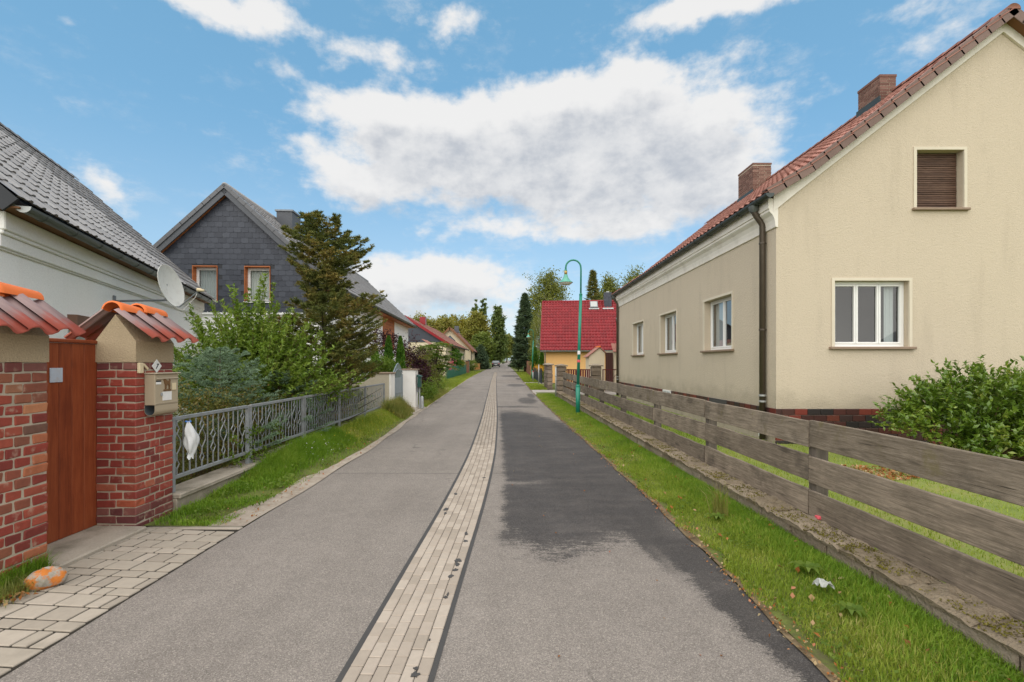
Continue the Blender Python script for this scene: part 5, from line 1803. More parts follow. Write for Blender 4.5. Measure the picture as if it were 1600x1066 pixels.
    for (y, r) in ((9.80, .058), (22.95, .055)):
        pts = [(4.955, y, 4.80), (4.955, y, 4.68), (4.99, y, 4.60), (5.09, y, 4.46), (5.13, y, 4.38), (5.13, y, .05)]
        t = MB(); t.tube(pts, r, 12)
        dp = t.build('downpipe', 'pipe_brown', root, smooth=True)
        t = MB(); t.lathe([(r * 1.7, .07), (r * 1.55, 0), (r, -.06)], (4.955, y, 4.70), seg=12); t.build('pipe_funnel', 'zinc', dp, smooth=True)
        for z in (4.0, 2.25, .92, .80):
            t = MB(); t.lathe([(r + .001, 0), (r + .010, .004), (r + .010, .034), (r + .001, .038)], (5.13, y, z), seg=12); t.box(5.13, 5.215, y - .008, y + .008, z + .01, z + .028)
            t.build('pipe_clip', 'pipe_brown' if z > 1 else 'zinc_light', dp)


build_cream_house()


# ---------------------------------------------------------------- weathered board fence on its block wall
def fxl(y): return 2.855 - .0205 * (y - 3.0) if y > 3 else 2.855      # road-side face of the boards
def frise(y): return .0050 * max(0, y - 3.0)                            # the fence climbs a little


def build_board_fence():
    root = thing('board_fence', 'weathered grey fence of three wide boards on a mossy wall', 'fence', (2.9, 4.5, .2))
    posts = [-0.1, 2.25, 4.56, 6.87, 9.2, 11.72, 14.2, 16.7, 19.3, 22.3]
    rows = [(.160, .398), (.474, .720), (.800, 1.048)]
    for y in posts:
        x = fxl(y); dz = frise(y)
        t = MB(); t.cbox(x + .034, x + .150, y - .06, y + .06, .10, .985 + dz, .006, .003, R); t.build('post', 'wood_post', root)
    for r, (z0, z1) in enumerate(rows):
        for a, b in zip(posts[:-1], posts[1:]):
            rg = R
            n = 7
            t = MB()
            jz0, jz1, jx = rg.uniform(-.008, .008), rg.uniform(-.008, .008), rg.uniform(-.004, .004)
            ya, yb = a + rg.uniform(.004, .012), b - rg.uniform(.004, .012)
            wob = [rg.uniform(-.004, .004) for _ in range(n + 1)]
            for k in range(n + 1):
                y = ya + (yb - ya) * k / n; x = fxl(y) + jx + wob[k] * .6; dz = frise(y) + jz0 + (jz1 - jz0) * k / n
                for (px, pz) in ((0, .004), (.004, 0), (.026, 0), (.030, .004), (.030, 1), (.026, 2), (.004, 2), (0, 1)):
                    zz = {0: z0, .004: z0 + .004, 1: z1 - .006, 2: z1}[pz] + dz + wob[k] * (1 if pz in (1, 2) else .4)
                    t.v.append((x + px, y, zz))
            for k in range(n):
                for q in range(8):
                    w = (q + 1) % 8
                    t.f.append((k * 8 + q, k * 8 + w, (k + 1) * 8 + w, (k + 1) * 8 + q))
            t.f.append(tuple(range(8))); t.f.append(tuple(n * 8 + q for q in reversed(range(8))))
            t.build('fence_board', 'wood_grey_mossy' if r == 2 else 'wood_grey', root)
    t = MB()
    for r, (z0, z1) in enumerate(rows):
        for y in posts[:-1]:
            for (dy, f) in ((-.03, .25), (-.03, .75), (.035, .25), (.035, .75)):
                x = fxl(y); z = z0 + (z1 - z0) * f + frise(y)
                t.lathe([(0, .004), (.006, .003), (.007, 0)], (x - .001, y + dy + R.uniform(-.008, .008), z + R.uniform(-.01, .01)), Vector((-1, 0, 0)), 6)
    t.build('nail_head', 'pipe_brown', root, kind='stuff')
    wl = thing('garden_wall', 'mossy low block wall under the board fence', 'wall', (2.7, 6, 0))
    y = 1.0; i = 0
    while y < 22.5:
        l = .50; x = fxl(y)
        dz = frise(y)
        t = MB(); t.cbox(x - .225 + R.uniform(-.008, .008), x + .02, y + .007, y + l - .007, -.15, .108 + dz, .010, .007, R); t.build('wall_block', 'wall_block', wl)
        y += l; i += 1
    y = .8
    while y < 22.4:
        l = R.uniform(.42, .62); x = fxl(y); dz = frise(y)
        vs = []; fs = []
        nx, ny = 6, 8
        g = []
        for j in range(ny + 1):
            row = []
            for k in range(nx + 1):
                u = k / nx; v = j / ny
                xx = x - .275 + .30 * u + R.uniform(-.006, .006) * (1 if k == 0 else .3)
                yy = y + .004 + (l - .008) * v
                edge = min(.30 + u * 5, 1) * min(.2 + v * 9, 1) * min(.2 + (1 - v) * 9, 1)
                zz = .122 + dz + .042 * edge ** .6 + R.uniform(-.011, .011) + .006 * math.sin(yy * 9)
                row.append(len(vs)); vs.append((xx, yy, zz))
            g.append(row)
        base = len(vs)
        for j in range(ny + 1):
            for k in range(nx + 1):
                pass
        for j in range(ny):
            for k in range(nx): fs.append((g[j][k], g[j][k + 1], g[j + 1][k + 1], g[j + 1][k]))
        rim = [g[0][k] for k in range(nx + 1)] + [g[j][nx] for j in range(1, ny + 1)] + [g[ny][k] for k in range(nx - 1, -1, -1)] + [g[j][0] for j in range(ny - 1, 0, -1)]
        low = []
        for a in rim:
            p = vs[a]; low.append(len(vs)); vs.append((p[0] + (.012 if p[0] < x - .2 else 0), p[1], .110 + dz))
        for a in range(len(rim)):
            b = (a + 1) % len(rim)
            fs.append((rim[b], rim[a], low[a], low[b]))
        t = MB(); t.v = vs; t.f = fs
        t.build('coping_stone', 'coping', wl)
        y += l
    # cushions of moss on the coping
    rg = np.random.default_rng(12)
    N = 20000
    yy = 1.2 + 20 * rg.random(N) ** 1.8
    fxv = np.array([fxl(v) for v in yy]); rz = np.array([frise(v) for v in yy])
    patch = np.sin(yy * 7.3) + np.sin(yy * 17.1 + 1) * .8 + np.sin(yy * 3.1 + 2)
    off = rg.random(N)
    keep = (patch + rg.normal(0, .8, N)) > -.1 - .5 * (off < .35)
    px = fxv - .262 + .235 * off ** 1.3
    ctr = np.stack([px, yy, .160 + rz - .025 * (off < .1) + .012 * rg.random(N) * (np.sin(yy * 31) + np.sin(off * 20 + yy * 11) > 0)], 1)[keep]
    leaf_cloud('moss', ctr, .015, 'moss', wl, rg, up=.8, aspect=.8, kind='stuff')


def leaf_cloud(name, c, size, material, parent, rg, up=0.3, aspect=.5, kind=None, dirs=None, fold=.18, label=None):
    """leaf-shaped rhombi of one size (array or number) at the points c"""
    n = len(c)
    s = np.broadcast_to(np.asarray(size, float), (n,)) * rg.uniform(.7, 1.3, n)
    a = rg.normal(size=(n, 3)) if dirs is None else dirs + rg.normal(size=(n, 3)) * .35
    a /= np.linalg.norm(a, axis=1)[:, None] + 1e-9
    nn = rg.normal(size=(n, 3)); nn[:, 2] = np.abs(nn[:, 2]) + up * 2
    b = np.cross(nn, a); b /= np.linalg.norm(b, axis=1)[:, None] + 1e-9
    m = np.cross(a, b)
    L = a * s[:, None]; W = b * (s * aspect * .5)[:, None]; Hh = m * (s * fold)[:, None] * aspect
    v = np.stack([c - L * .5, c + W + Hh * 1 - L * .05, c + L * .5, c - W + Hh * 1 - L * .05], 1).reshape(-1, 3)
    q = (np.arange(n) * 4)[:, None] + np.arange(4)[None]
    pr = {}
    if kind: pr['kind'] = kind
    return np_mesh(name, v, None, q, material, parent, **pr)


build_board_fence()


# ---------------------------------------------------------------- street lamps
def make_lamp():
    root = thing('street_lamp', 'tall green street lamp leaning beside the board fence', 'street lamp', (2.14, 15.1, .05), 'green street lamps along the verge')
    x, y, z = 2.14, 15.1, .02
    ln = .115
    ax = lambda zz: x + ln * max(0, (zz - .9)) / 3.6
    t = MB(); t.tube([(x, y, z - .1), (x + .0, y, .86)], .069, 16); t.lathe([(.069, 0), (.075, .01), (.075, .03), (.05, .06)], (x, y, .86), seg=16); t.build('base_pole', 'lamp_green', root, smooth=True)
    t = MB(); t.tube([(x, y, .88), (ax(3.72), y, 3.72)], .048, 14); t.build('pole', 'lamp_green', root, smooth=True)
    x1 = ax(3.72); r = .235
    pts = [(x1, y, 3.70), (x1 + .005, y, 4.50)]
    for k in range(0, 13):
        an = PI * k / 12
        pts.append((x1 - r + r * math.cos(an), y, 4.575 + r * math.sin(an)))
    pts.append((x1 - 2 * r, y, 4.50))
    t = MB(); t.tube(pts, .027, 10); t.build('arch', 'lamp_green', root, smooth=True)
    t = MB(); t.lathe([(.027, 0), (.052, .01), (.05, .05), (.03, .07)], (x1, y, 3.70), seg=14); t.build('collar', 'lamp_green', root, smooth=True)
    c = (x1 - 2 * r, y, 4.50)
    t = MB(); t.lathe([(.03, .03), (.042, 0), (.045, -.03)], c, seg=16); t.build('head_cap', 'lamp_green', root, smooth=True)
    t = MB(); t.lathe([(.040, -.03), (.048, -.032), (.048, -.14), (.040, -.142)], c, seg=16); t.build('head_ring', 'brass', root, smooth=True)
    t = MB(); t.lathe([(.047, -.142), (.058, -.17), (.075, -.23), (.11, -.29), (.16, -.345), (.215, -.385), (.225, -.395), (.22, -.40)], c, seg=24); t.build('shade', 'lamp_green_pale', root, smooth=True)
    t = MB(); t.lathe([(.205, -.395), (.18, -.435), (.11, -.47), (0, -.48)], c, seg=20); t.build('lens', 'lamp_lens', root, smooth=True)
    return root


lamp = make_lamp()
st = bpy.data.objects['pole']
for (z, w, m) in ((1.86, .11, 'sticker_white'), (1.615, .075, 'sticker_red')):
    t = MB()
    t.lathe([(.0495, 0), (.0500, .004), (.0500, w), (.0495, w + .004)], (2.14 + .115 * (z - .9) / 3.6 + .001, 15.1, z), seg=14)
    t.build('sticker', m, lamp, smooth=True)
for (dx, dy, lb) in ((2.22, 47.0, 'green street lamp beside the small navy fence'), (2.27, 85.0, 'farthest green street lamp, beside the dark spruce')):
    c = copy_tree(lamp)
    for ch in list(c.children):
        if ch.name.startswith('sticker'): bpy.data.objects.remove(ch)
    c.location = (dx, dy, gz(dy) + .05); c['label'] = lb


# ---------------------------------------------------------------- piers and gates past the cream house
def build_plot_boundary():
    def pier(x0, x1, y0, y1, zt, label, cap=True, gapside=False):
        r = thing('stone_pier', label, 'stone pier', ((x0 + x1) / 2, (y0 + y1) / 2, 0), 'rough block piers of the driveway')
        z = 0; h = .235; j = 0
        while z < zt - .05:
            hh = min(h, zt - z)
            yy = y0
            while yy < y1 - .05:
                l = min(.48 if j % 2 else .62, y1 - yy)
                t = MB(); t.cbox(x0 + R.uniform(-.012, .012), x1 + R.uniform(-.012, .012), yy + .006, yy + l - .006, z + .008, z + hh - .008, .02, .012, R); t.build('stone_block', 'stone_block', r)
                yy += l
            z += hh; j += 1
        t = MB(); t.box(x0 + .03, x1 - .03, y0 + .03, y1 - .03, 0, zt); t.build('core', 'joint_dark', r)
        if cap:
            t = MB()
            a, b, c, d = x0 - .07, x1 + .07, y0 - .07, y1 + .07
            t.box(a, b, c, d, zt, zt + .06)
            m = ((a + b) / 2, (c + d) / 2, zt + .13)
            t.poly([(a, c, zt + .062), (b, c, zt + .062), m]); t.poly([(b, c, zt + .062), (b, d, zt + .062), m]); t.poly([(b, d, zt + .062), (a, d, zt + .062), m]); t.poly([(a, d, zt + .062), (a, c, zt + .062), m])
            t.build('cap_stone', 'wall_block', r)
    pier(2.34, 2.78, 23.6, 24.3, 1.42, 'rough stone pier where the board fence ends')
    pier(2.24, 2.56, 28.6, 31.4, 1.46, 'long rough block pier beside the navy fence')
    pier(4.10, 4.58, 24.0, 24.5, 1.42, 'rough stone pier between two red metal gates')
    p = thing('steel_post', 'plain steel post at the end of the board fence', 'post', (2.13, 22.2, 0))
    t = MB(); t.tube([(2.13, 22.2, -.05), (2.13, 22.2, 1.39)], .032, 10); t.lathe([(.036, 0), (.036, .02), (0, .03)], (2.13, 22.2, 1.385), seg=10); t.build('shaft', 'zinc_light', p, smooth=True)
    t = MB(); t.cbox(2.08, 2.18, 22.16, 22.24, .98, 1.02, .005); t.build('clamp', 'galvanised', p)
    p = thing('steel_post', 'thin steel post by the long block pier', 'post', (2.06, 34, 0))
    t = MB(); t.tube([(2.06, 34, -.05), (2.06, 34, 1.47)], .03, 10); t.build('shaft', 'zinc_light', p, smooth=True)
    t = MB(); t.lathe([(.034, 0), (.034, .03), (0, .04)], (2.06, 34, 1.45), seg=10); t.build('post_cap', 'galvanised', p)
    p = thing('bollard', 'short grey bollard with red and white top by the navy fence', 'bollard', (1.98, 40.5, 0))
    t = MB(); t.tube([(1.98, 40.5, -.05), (1.98, 40.5, .82)], .05, 10); t.build('shaft', 'zinc_light', p, smooth=True)
    t = MB(); t.tube([(1.98, 40.5, .825), (1.98, 40.5, .92)], .052, 10); t.build('band', 'sticker_red', p, smooth=True)
    # red metal gates in the line of the boundary
    for (x0, x1, lb, br) in ((2.86, 4.04, 'wide dark red metal gate between two stone piers', 0), (4.66, 5.6, 'narrow dark red gate with open bars next to the house corner', 1)):
        g = thing('red_gate', lb, 'gate', ((x0 + x1) / 2, 24.2, 0))
        for x in (x0, x1 - .05):
            t = MB(); t.box(x, x + .05, 24.18, 24.23, .05, 1.28); t.build('stile', 'red_metal', g)
        for z in (.22, 1.23):
            t = MB(); t.box(x0 + .052, x1 - .052, 24.185, 24.225, z, z + .05); t.build('rail', 'red_metal', g)
        n = int((x1 - x0) / .11)
        for k in range(1, n):
            xx = x0 + (x1 - x0) * k / n
            t = MB()
            if not br: t.box(xx - .043, xx + .043, 24.195, 24.205, .272, 1.228)
            else: t.box(xx - .008, xx + .008, 24.195, 24.211, .272, 1.228)
            t.build('gate_bar' if br else 'gate_slat', 'red_metal', g)
        if br:
            t = MB(); t.tube([(x0 + .1, 24.19, .3), (x1 - .1, 24.19, 1.2)], .012, 5); t.tube([(x0 + .3, 24.19, .75), (x0 + .42, 24.19, .95), (x0 + .3, 24.19, 1.1)], .01, 5); t.build('brace', 'red_metal', g)
    # tiled gate house with brown door of the yellow house
    gh = thing('gate_pier', 'pale rendered gate pier with small red tiled gable roof', 'gate pier', (4.9, 27.2, 0))
    fr = (Vector((0, 26.8, 0)), Vector((1, 0, 0)), Z3, Vector((0, 1, 0)))
    t = MB(); t.prism([(4.43, 0), (5.28, 0), (5.28, 2.15), (5.0, 2.42), (4.43, 1.98)], fr, 0, 1.3); t.build('body', 'stucco_far', gh)
    for k in range(5):
        t = MB(); y = 26.72 + k * .28
        f2 = frame((4.30, y, 1.92), (0, 1, 0), (.70, 0, .56)); t.fbox(f2, 0, .27, 0, .92, -.02, .02, .008); t.build('roof_tile', 'tile_red', gh)
        t = MB()
        f2 = frame((5.00, y, 2.47), (0, 1, 0), (.36, 0, -.32)); t.fbox(f2, 0, .27, .0, .46, -.02, .02, .008); t.build('roof_tile', 'tile_red', gh)
    t = MB(); t.tube([(5.0, 26.70, 2.49), (5.0, 28.15, 2.49)], .055, 8); t.build('ridge', 'tile_orange', gh, smooth=True)
    d = thing('brown_gate', 'tall brown board gate beside the tiled gate pier', 'gate', (5.53, 26.9, 0))
    for k in range(4):
        t = MB(); t.box(5.34 + k * .105, 5.34 + k * .105 + .10, 26.85, 26.90, .1, 2.16); t.build('gate_board', 'brown_door', d)
    t = MB(); t.box(5.32, 5.78, 26.84, 26.91, 2.162, 2.24); t.build('gate_cap', 'stucco_pier', d)
    w = thing('gate_pier', 'pale gate pier with red tiled hood against the house corner', 'gate pier', (6.1, 26.9, 0))
    t = MB(); t.box(5.80, 6.6, 26.8, 27.3, 0, 2.25); t.build('body', 'stucco_far', w)
    for k in range(5):
        t = MB(); x = 5.70 + k * .2; f2 = frame((x, 26.55, 2.2), (1, 0, 0), (0, .5, .42)); t.fbox(f2, 0, .19, 0, .75, -.02, .02, .008); t.build('roof_tile', 'tile_red', w)


build_plot_boundary()


# ---------------------------------------------------------------- yellow house with the wine-red roof
def build_yellow_house():
    root = thing('yellow_house', 'yellow house with glossy wine red tiled roof', 'house', (7, 41, 0))
    a = math.radians(-6)
    U = Vector((math.cos(a), math.sin(a), 0)); B = Vector((-math.sin(a), math.cos(a), 0))
    E = Vector((2.42, 38.0, 2.58))                       # eave corner
    Lh, rr = 11.0, 4.35
    V = (B * rr + Z3 * rr).normalized(); S = rr * math.sqrt(2)
    N = U.cross(V); N = N if N.z > 0 else -N
    t = MB(); t.fbox((E, U, V, N), 0, Lh, 0, S, -.12, -.04); t.build('roof_deck', 'dark_board', root)
    T = E + V * S
    V2 = (B * rr - Z3 * rr).normalized(); N2 = V2.cross(U); N2 = N2 if N2.z > 0 else -N2
    t = MB(); t.fbox((T, U, V2, N2), 0, Lh, 0, S, -.12, 0); t.build('rear_slope', 'tile_wine', root)
    nv = 17
    tile_plane(root, (E, U, V, N), int(Lh / .25), nv, .25, S / nv, .05, .035, 'tile_wine', 'tile_wine', 0, seg=6, lift=-.04, profile=s_tile('w', .258, S / nv * 1.12, .075, .030, None, 6))
    mb = MB(); mb.tube([T + Z3 * .0, T + U * Lh], .10, 8); mb.build('ridge', 'tile_wine', root, smooth=True)
    t = MB(); t.fbox((E, U, V, N), -.02, .02, -.02, S, -.16, .07); t.build('verge_board', 'tile_wine', root)
    # walls
    W0 = E + U * .30 + B * .45; W0.z = 0
    frw = (W0, U, Z3, -B)
    t = MB(); t.fpoly(frw, [(0, 0, 0), (Lh - .6, 0, 0), (Lh - .6, 2.9, 0), (0, 2.9, 0)]); t.build('front_wall', 'stucco_yellow', root)
    fg = (W0, B, Z3, -U)
    dd = 2 * rr - .9
    t = MB(); t.fpoly(fg, [(0, 0, 0), (dd, 0, 0), (dd, 2.9, 0), (dd / 2, 2.9 + dd / 2, 0), (0, 2.9, 0)]); t.build('gable_wall', 'stucco_yellow', root)
    t = MB(); t.fbox((E + Z3 * -.14, U, B, Z3), 0.02, Lh, .0, .46, 0, .03); t.build('soffit', 'dark_board', root)
    gutter(root, E + Z3 * -.03 - B * .05, E + U * Lh + Z3 * -.03 - B * .05, .075, 'zinc_light')
    p = W0 + U * .08 - B * .06
    t = MB(); t.tube([p + Z3 * 2.5 - B * .4, p + Z3 * 2.35, p + Z3 * .05], .045, 8); t.build('downpipe', 'zinc_light', root, smooth=True)
    # roof hatch, chimney, skylight
    def on(u, s): return E + U * u + V * s
    fr = (E, U, V, N)
    t = MB(); t.fbox(fr, 4.1, 4.75, 5.15, 5.95, .02, .16); h = t.build('roof_hatch', 'grey_metal', root)
    t = MB(); t.fbox(fr, 4.16, 4.69, 5.22, 5.90, .162, .17); t.build('pane', 'blind_grey', h)
    t = MB(); t.fbox(fr, 4.0, 4.85, 4.98, 5.14, .05, .075); t.build('flashing', 'zinc_light', h)
    q = on(5.3, 5.35)
    t = MB(); fc = (q, U, Z3, B); t.fbox(fc, 0, .62, -.35, 1.25, 0, .62); c = t.build('chimney', 'slate_trim', root)
    sl = MB()
    for j in range(9):
        for i in range(4):
            sl.fbox(fc, i * .155 + .004 - (.0 if j % 2 else .0), i * .155 + .151, -.3 + j * .165, -.3 + j * .165 + .17, -.012 - .003 * (j % 2), -.001)
    sl.build('chimney_slates', 'slate', c, kind='stuff')
    t = MB(); t.fbox(fc, .2, .42, 1.25, 1.36, .2, .42); t.build('chimney_pot', 'zinc_light', c)
    t = MB(); t.fbox(fr, 5.15, 6.05, 4.98, 5.14, .05, .075); t.build('flashing', 'zinc_light', c)
    t = MB(); t.fbox(fr, 6.15, 6.95, 2.55, 3.75, .02, .13); s_ = t.build('skylight', 'zinc_light', root)
    t = MB(); t.fbox(fr, 6.24, 6.86, 2.65, 3.65, .132, .14); t.build('pane', 'blind_grey', s_)


build_yellow_house()


# ---------------------------------------------------------------- slate-clad house beyond the shrubs
def build_slate_house():
    root = thing('slate_house', 'house with dark slate gable, orange window reveals and grey tiled roof', 'house', (-10, 26, 0))
    Yg, Yr = 17.4, 17.0
    Xe, hw = -6.30, 3.72
    a = math.radians(2.6)
    B = Vector((-math.sin(a), math.cos(a), 0)); U = Vector((math.cos(a), math.sin(a), 0))
    Ze, Zr = 4.39, 7.84
    Lh = 20.2
    apex = Vector((-10.02, Yr, Zr))
    W0 = apex + B * .20; W0.z = 0
    fr = (W0, U, Z3, -B)
    sl = (Zr - Ze) / hw
    roof = lambda u: Zr - .16 - sl * abs(u)
    zs = 3.42
    ops = [(-1.20, -.36, 3.78, 5.02), (.60, 1.48, 3.78, 5.02)]
    wd = hw - .42
    t = MB(); wall_cells(t, fr, -wd, wd, zs, lambda u: roof(u), ops, breaks=[0], reveal=.20)
    t.build('gable_wall', 'dark_board', root)
    t = MB(); wall_cells(t, fr, -wd, wd, 0, lambda u: zs, [], breaks=[0]); t.build('lower_wall', 'stucco_white', root)
    # slates, each with a clipped corner
    mb = MB()
    sw, sh = .26, .19
    j = 0; v = zs - .03
    while v < Zr - .3:
        x = -wd - (sw / 2 if j % 2 else 0)
        while x < wd:
            top = v + sh * 1.25
            cx = x + sw / 2
            ok = abs(cx) < wd - .03 and top < roof(cx) - .04 * 0 + .06 and top - .06 < roof(cx)
            for o in ops:
                if o[0] - sw * .42 < cx < o[1] + sw * .42 and o[2] - sh * 1.05 < v < o[3] - .02: ok = False
            if ok:
                p = [(x + .004, v + .05), (x + .05, v), (x + sw - .003, v), (x + sw - .003, top), (x + .004, top)]
                dn = R.uniform(0, .003)
                mb.fpoly(fr, [(q[0], q[1], .016 + dn - (.013 if q[1] > v + .1 else 0)) for q in p])
                mb.fpoly(fr, [(p[1][0], p[1][1], .016 + dn), (p[1][0], p[1][1], .002), (p[2][0], p[2][1], .002), (p[2][0], p[2][1], .016 + dn)])
            x += sw
        v += sh; j += 1
    mb.build('slate_cladding', 'slate', root, kind='stuff')
    t = MB(); t.fbox(fr, -wd - .03, wd + .03, zs - .10, zs - .035, .0, .06); t.build('drip_board', 'white_paint', root)
    for o, c in zip(ops, ('blind_grey', 'blind_light')):
        w = window(root, fr, *o, panes=1, reveal=.20, trim=0, sill=False, curtain=c, curt=[(o[0] + .06, o[1] - .06)], glass='glass')
        t = MB()
        t.fbox(fr, o[0] - .012, o[0] + .006, o[2], o[3] + .03, -.20, .035); t.fbox(fr, o[1] - .006, o[1] + .012, o[2], o[3] + .03, -.20, .035); t.fbox(fr, o[0] + .006, o[1] - .006, o[3] - .004, o[3] + .03, -.20, .035)
        t.build('reveal_board', 'wood_orange', w)
        t = MB(); t.fbox(fr, o[0] - .03, o[1] + .03, o[2] - .04, o[2] - .0, -.05, .06); t.build('sill', 'white_paint', w)
    # roof slopes with tiles
    for s in (1, -1):
        E = apex + U * (s * hw) - Z3 * (Zr - Ze)
        V = (U * (-s * hw) + Z3 * (Zr - Ze)); S = V.length; V = V.normalized()
        N = B.cross(V); N = N if N.z > 0 else -N
        t = MB(); t.fbox((E, B, V, N), 0.05, Lh, 0, S, -.16, -.03); t.build('roof_deck', 'dark_board', root)
        if s > 0:
            nv = 15
            tile_plane(root, (E, B, V, N), int(Lh / .30), nv, .30, S / nv, .04, .03, 'tile_grey', 'tile_grey_stuff', 0, profile=flat_tile(.30, S / nv))
            gutter(root, E - Z3 * .03 + U * .06, E - Z3 * .03 + U * .06 + B * Lh, .085, 'zinc')
        # verge: fascia board, orange soffit, verge tiles
        fv = (E, V, N, -B)
        t = MB(); t.fbox(fv, -.05, S, -.24, -.02, -.03, .02); t.build('verge_fascia', 'slate_trim', root)
        t = MB(); t.fbox((E, B, V, N), .03, .195, 0, S, -.20, -.17); t.build('soffit', 'wood_orange', root)
        n = 15
        for q in range(n):
            l = S / n
            t = MB(); t.fbox(fv, q * l, q * l + l * 1.12, -.07, .045 + .02 * (q % 2) * 0, -.03, .055, .006); t.fbox(fv, q * l, q * l + l * 1.1, .040, .075, -.14, .05, .006); t.build('verge_tile', 'tile_anthracite', root)
    mb = MB(); mb.tube([apex - B * .02, apex + B * Lh], .11, 8); mb.build('ridge', 'tile_grey_stuff', root, smooth=True)
    # white street wall with orange boarding
    C = apex + U * (hw - .50) + B * .20; C.z = 0
    fs = (C, B, Z3, U)
    wl = Lh - .8
    t = MB(); wall_cells(t, fs, 0, wl, 0, lambda u: 4.42, [(5.2, 6.1, 1.0, 2.3)], reveal=.15); t.build('street_wall', 'stucco_white', root)
    window(root, fs, 5.2, 6.1, 1.0, 2.3, panes=1, trim=0, curtain='curtain')
    Cf = C + B * wl
    t = MB(); t.poly([Cf, Cf - U * (2 * hw - 1.0), Cf - U * (2 * hw - 1) + Z3 * 4.4, Cf - U * (hw - .5) + Z3 * (Zr - .2), Cf + Z3 * 4.4]); t.build('far_gable_wall', 'stucco_white', root)
    for (y0, y1) in ((10.6, 13.5),):
        n = 9
        for q in range(n):
            t = MB(); t.fbox(fs, y0, y1, 2.5 + q * .2, 2.5 + q * .2 + .19, .0, .05, .008); t.build('orange_board', 'wood_orange', root)
        for u in (y0 - .14, y1 + .02):
            t = MB(); t.fbox(fs, u, u + .12, 2.4, 4.28, .0, .06); t.build('side_board', 'wood_orange', root)
    t = MB(); t.fbox((C + Z3 * 4.24 , B, U, Z3), 0, wl, 0.0, .44, 0, .04); t.build('eaves_soffit', 'wood_orange', root)
    t = MB(); t.tube([C + B * .9 + U * .52 + Z3 * 4.30, C + B * .9 + U * .50 + Z3 * 4.1, C + B * .9 + U * .06 + Z3 * 3.72, C + B * .9 + U * .06 + Z3 * 0.1], .05, 8); t.build('downpipe', 'zinc_light', root, smooth=True)
    c0 = apex + B * 3.6 + U * .35
    t = MB(); t.fbox((c0, U, Z3, B), -.1, .55, -.9, .22, 0, .95); ch = t.build('chimney', 'slate_trim', root)
    t = MB(); t.fbox((c0, U, Z3, B), -.15, .60, .222, .29, -.05, 1.0); t.build('chimney_cap', 'grey_metal', ch)


build_slate_house()


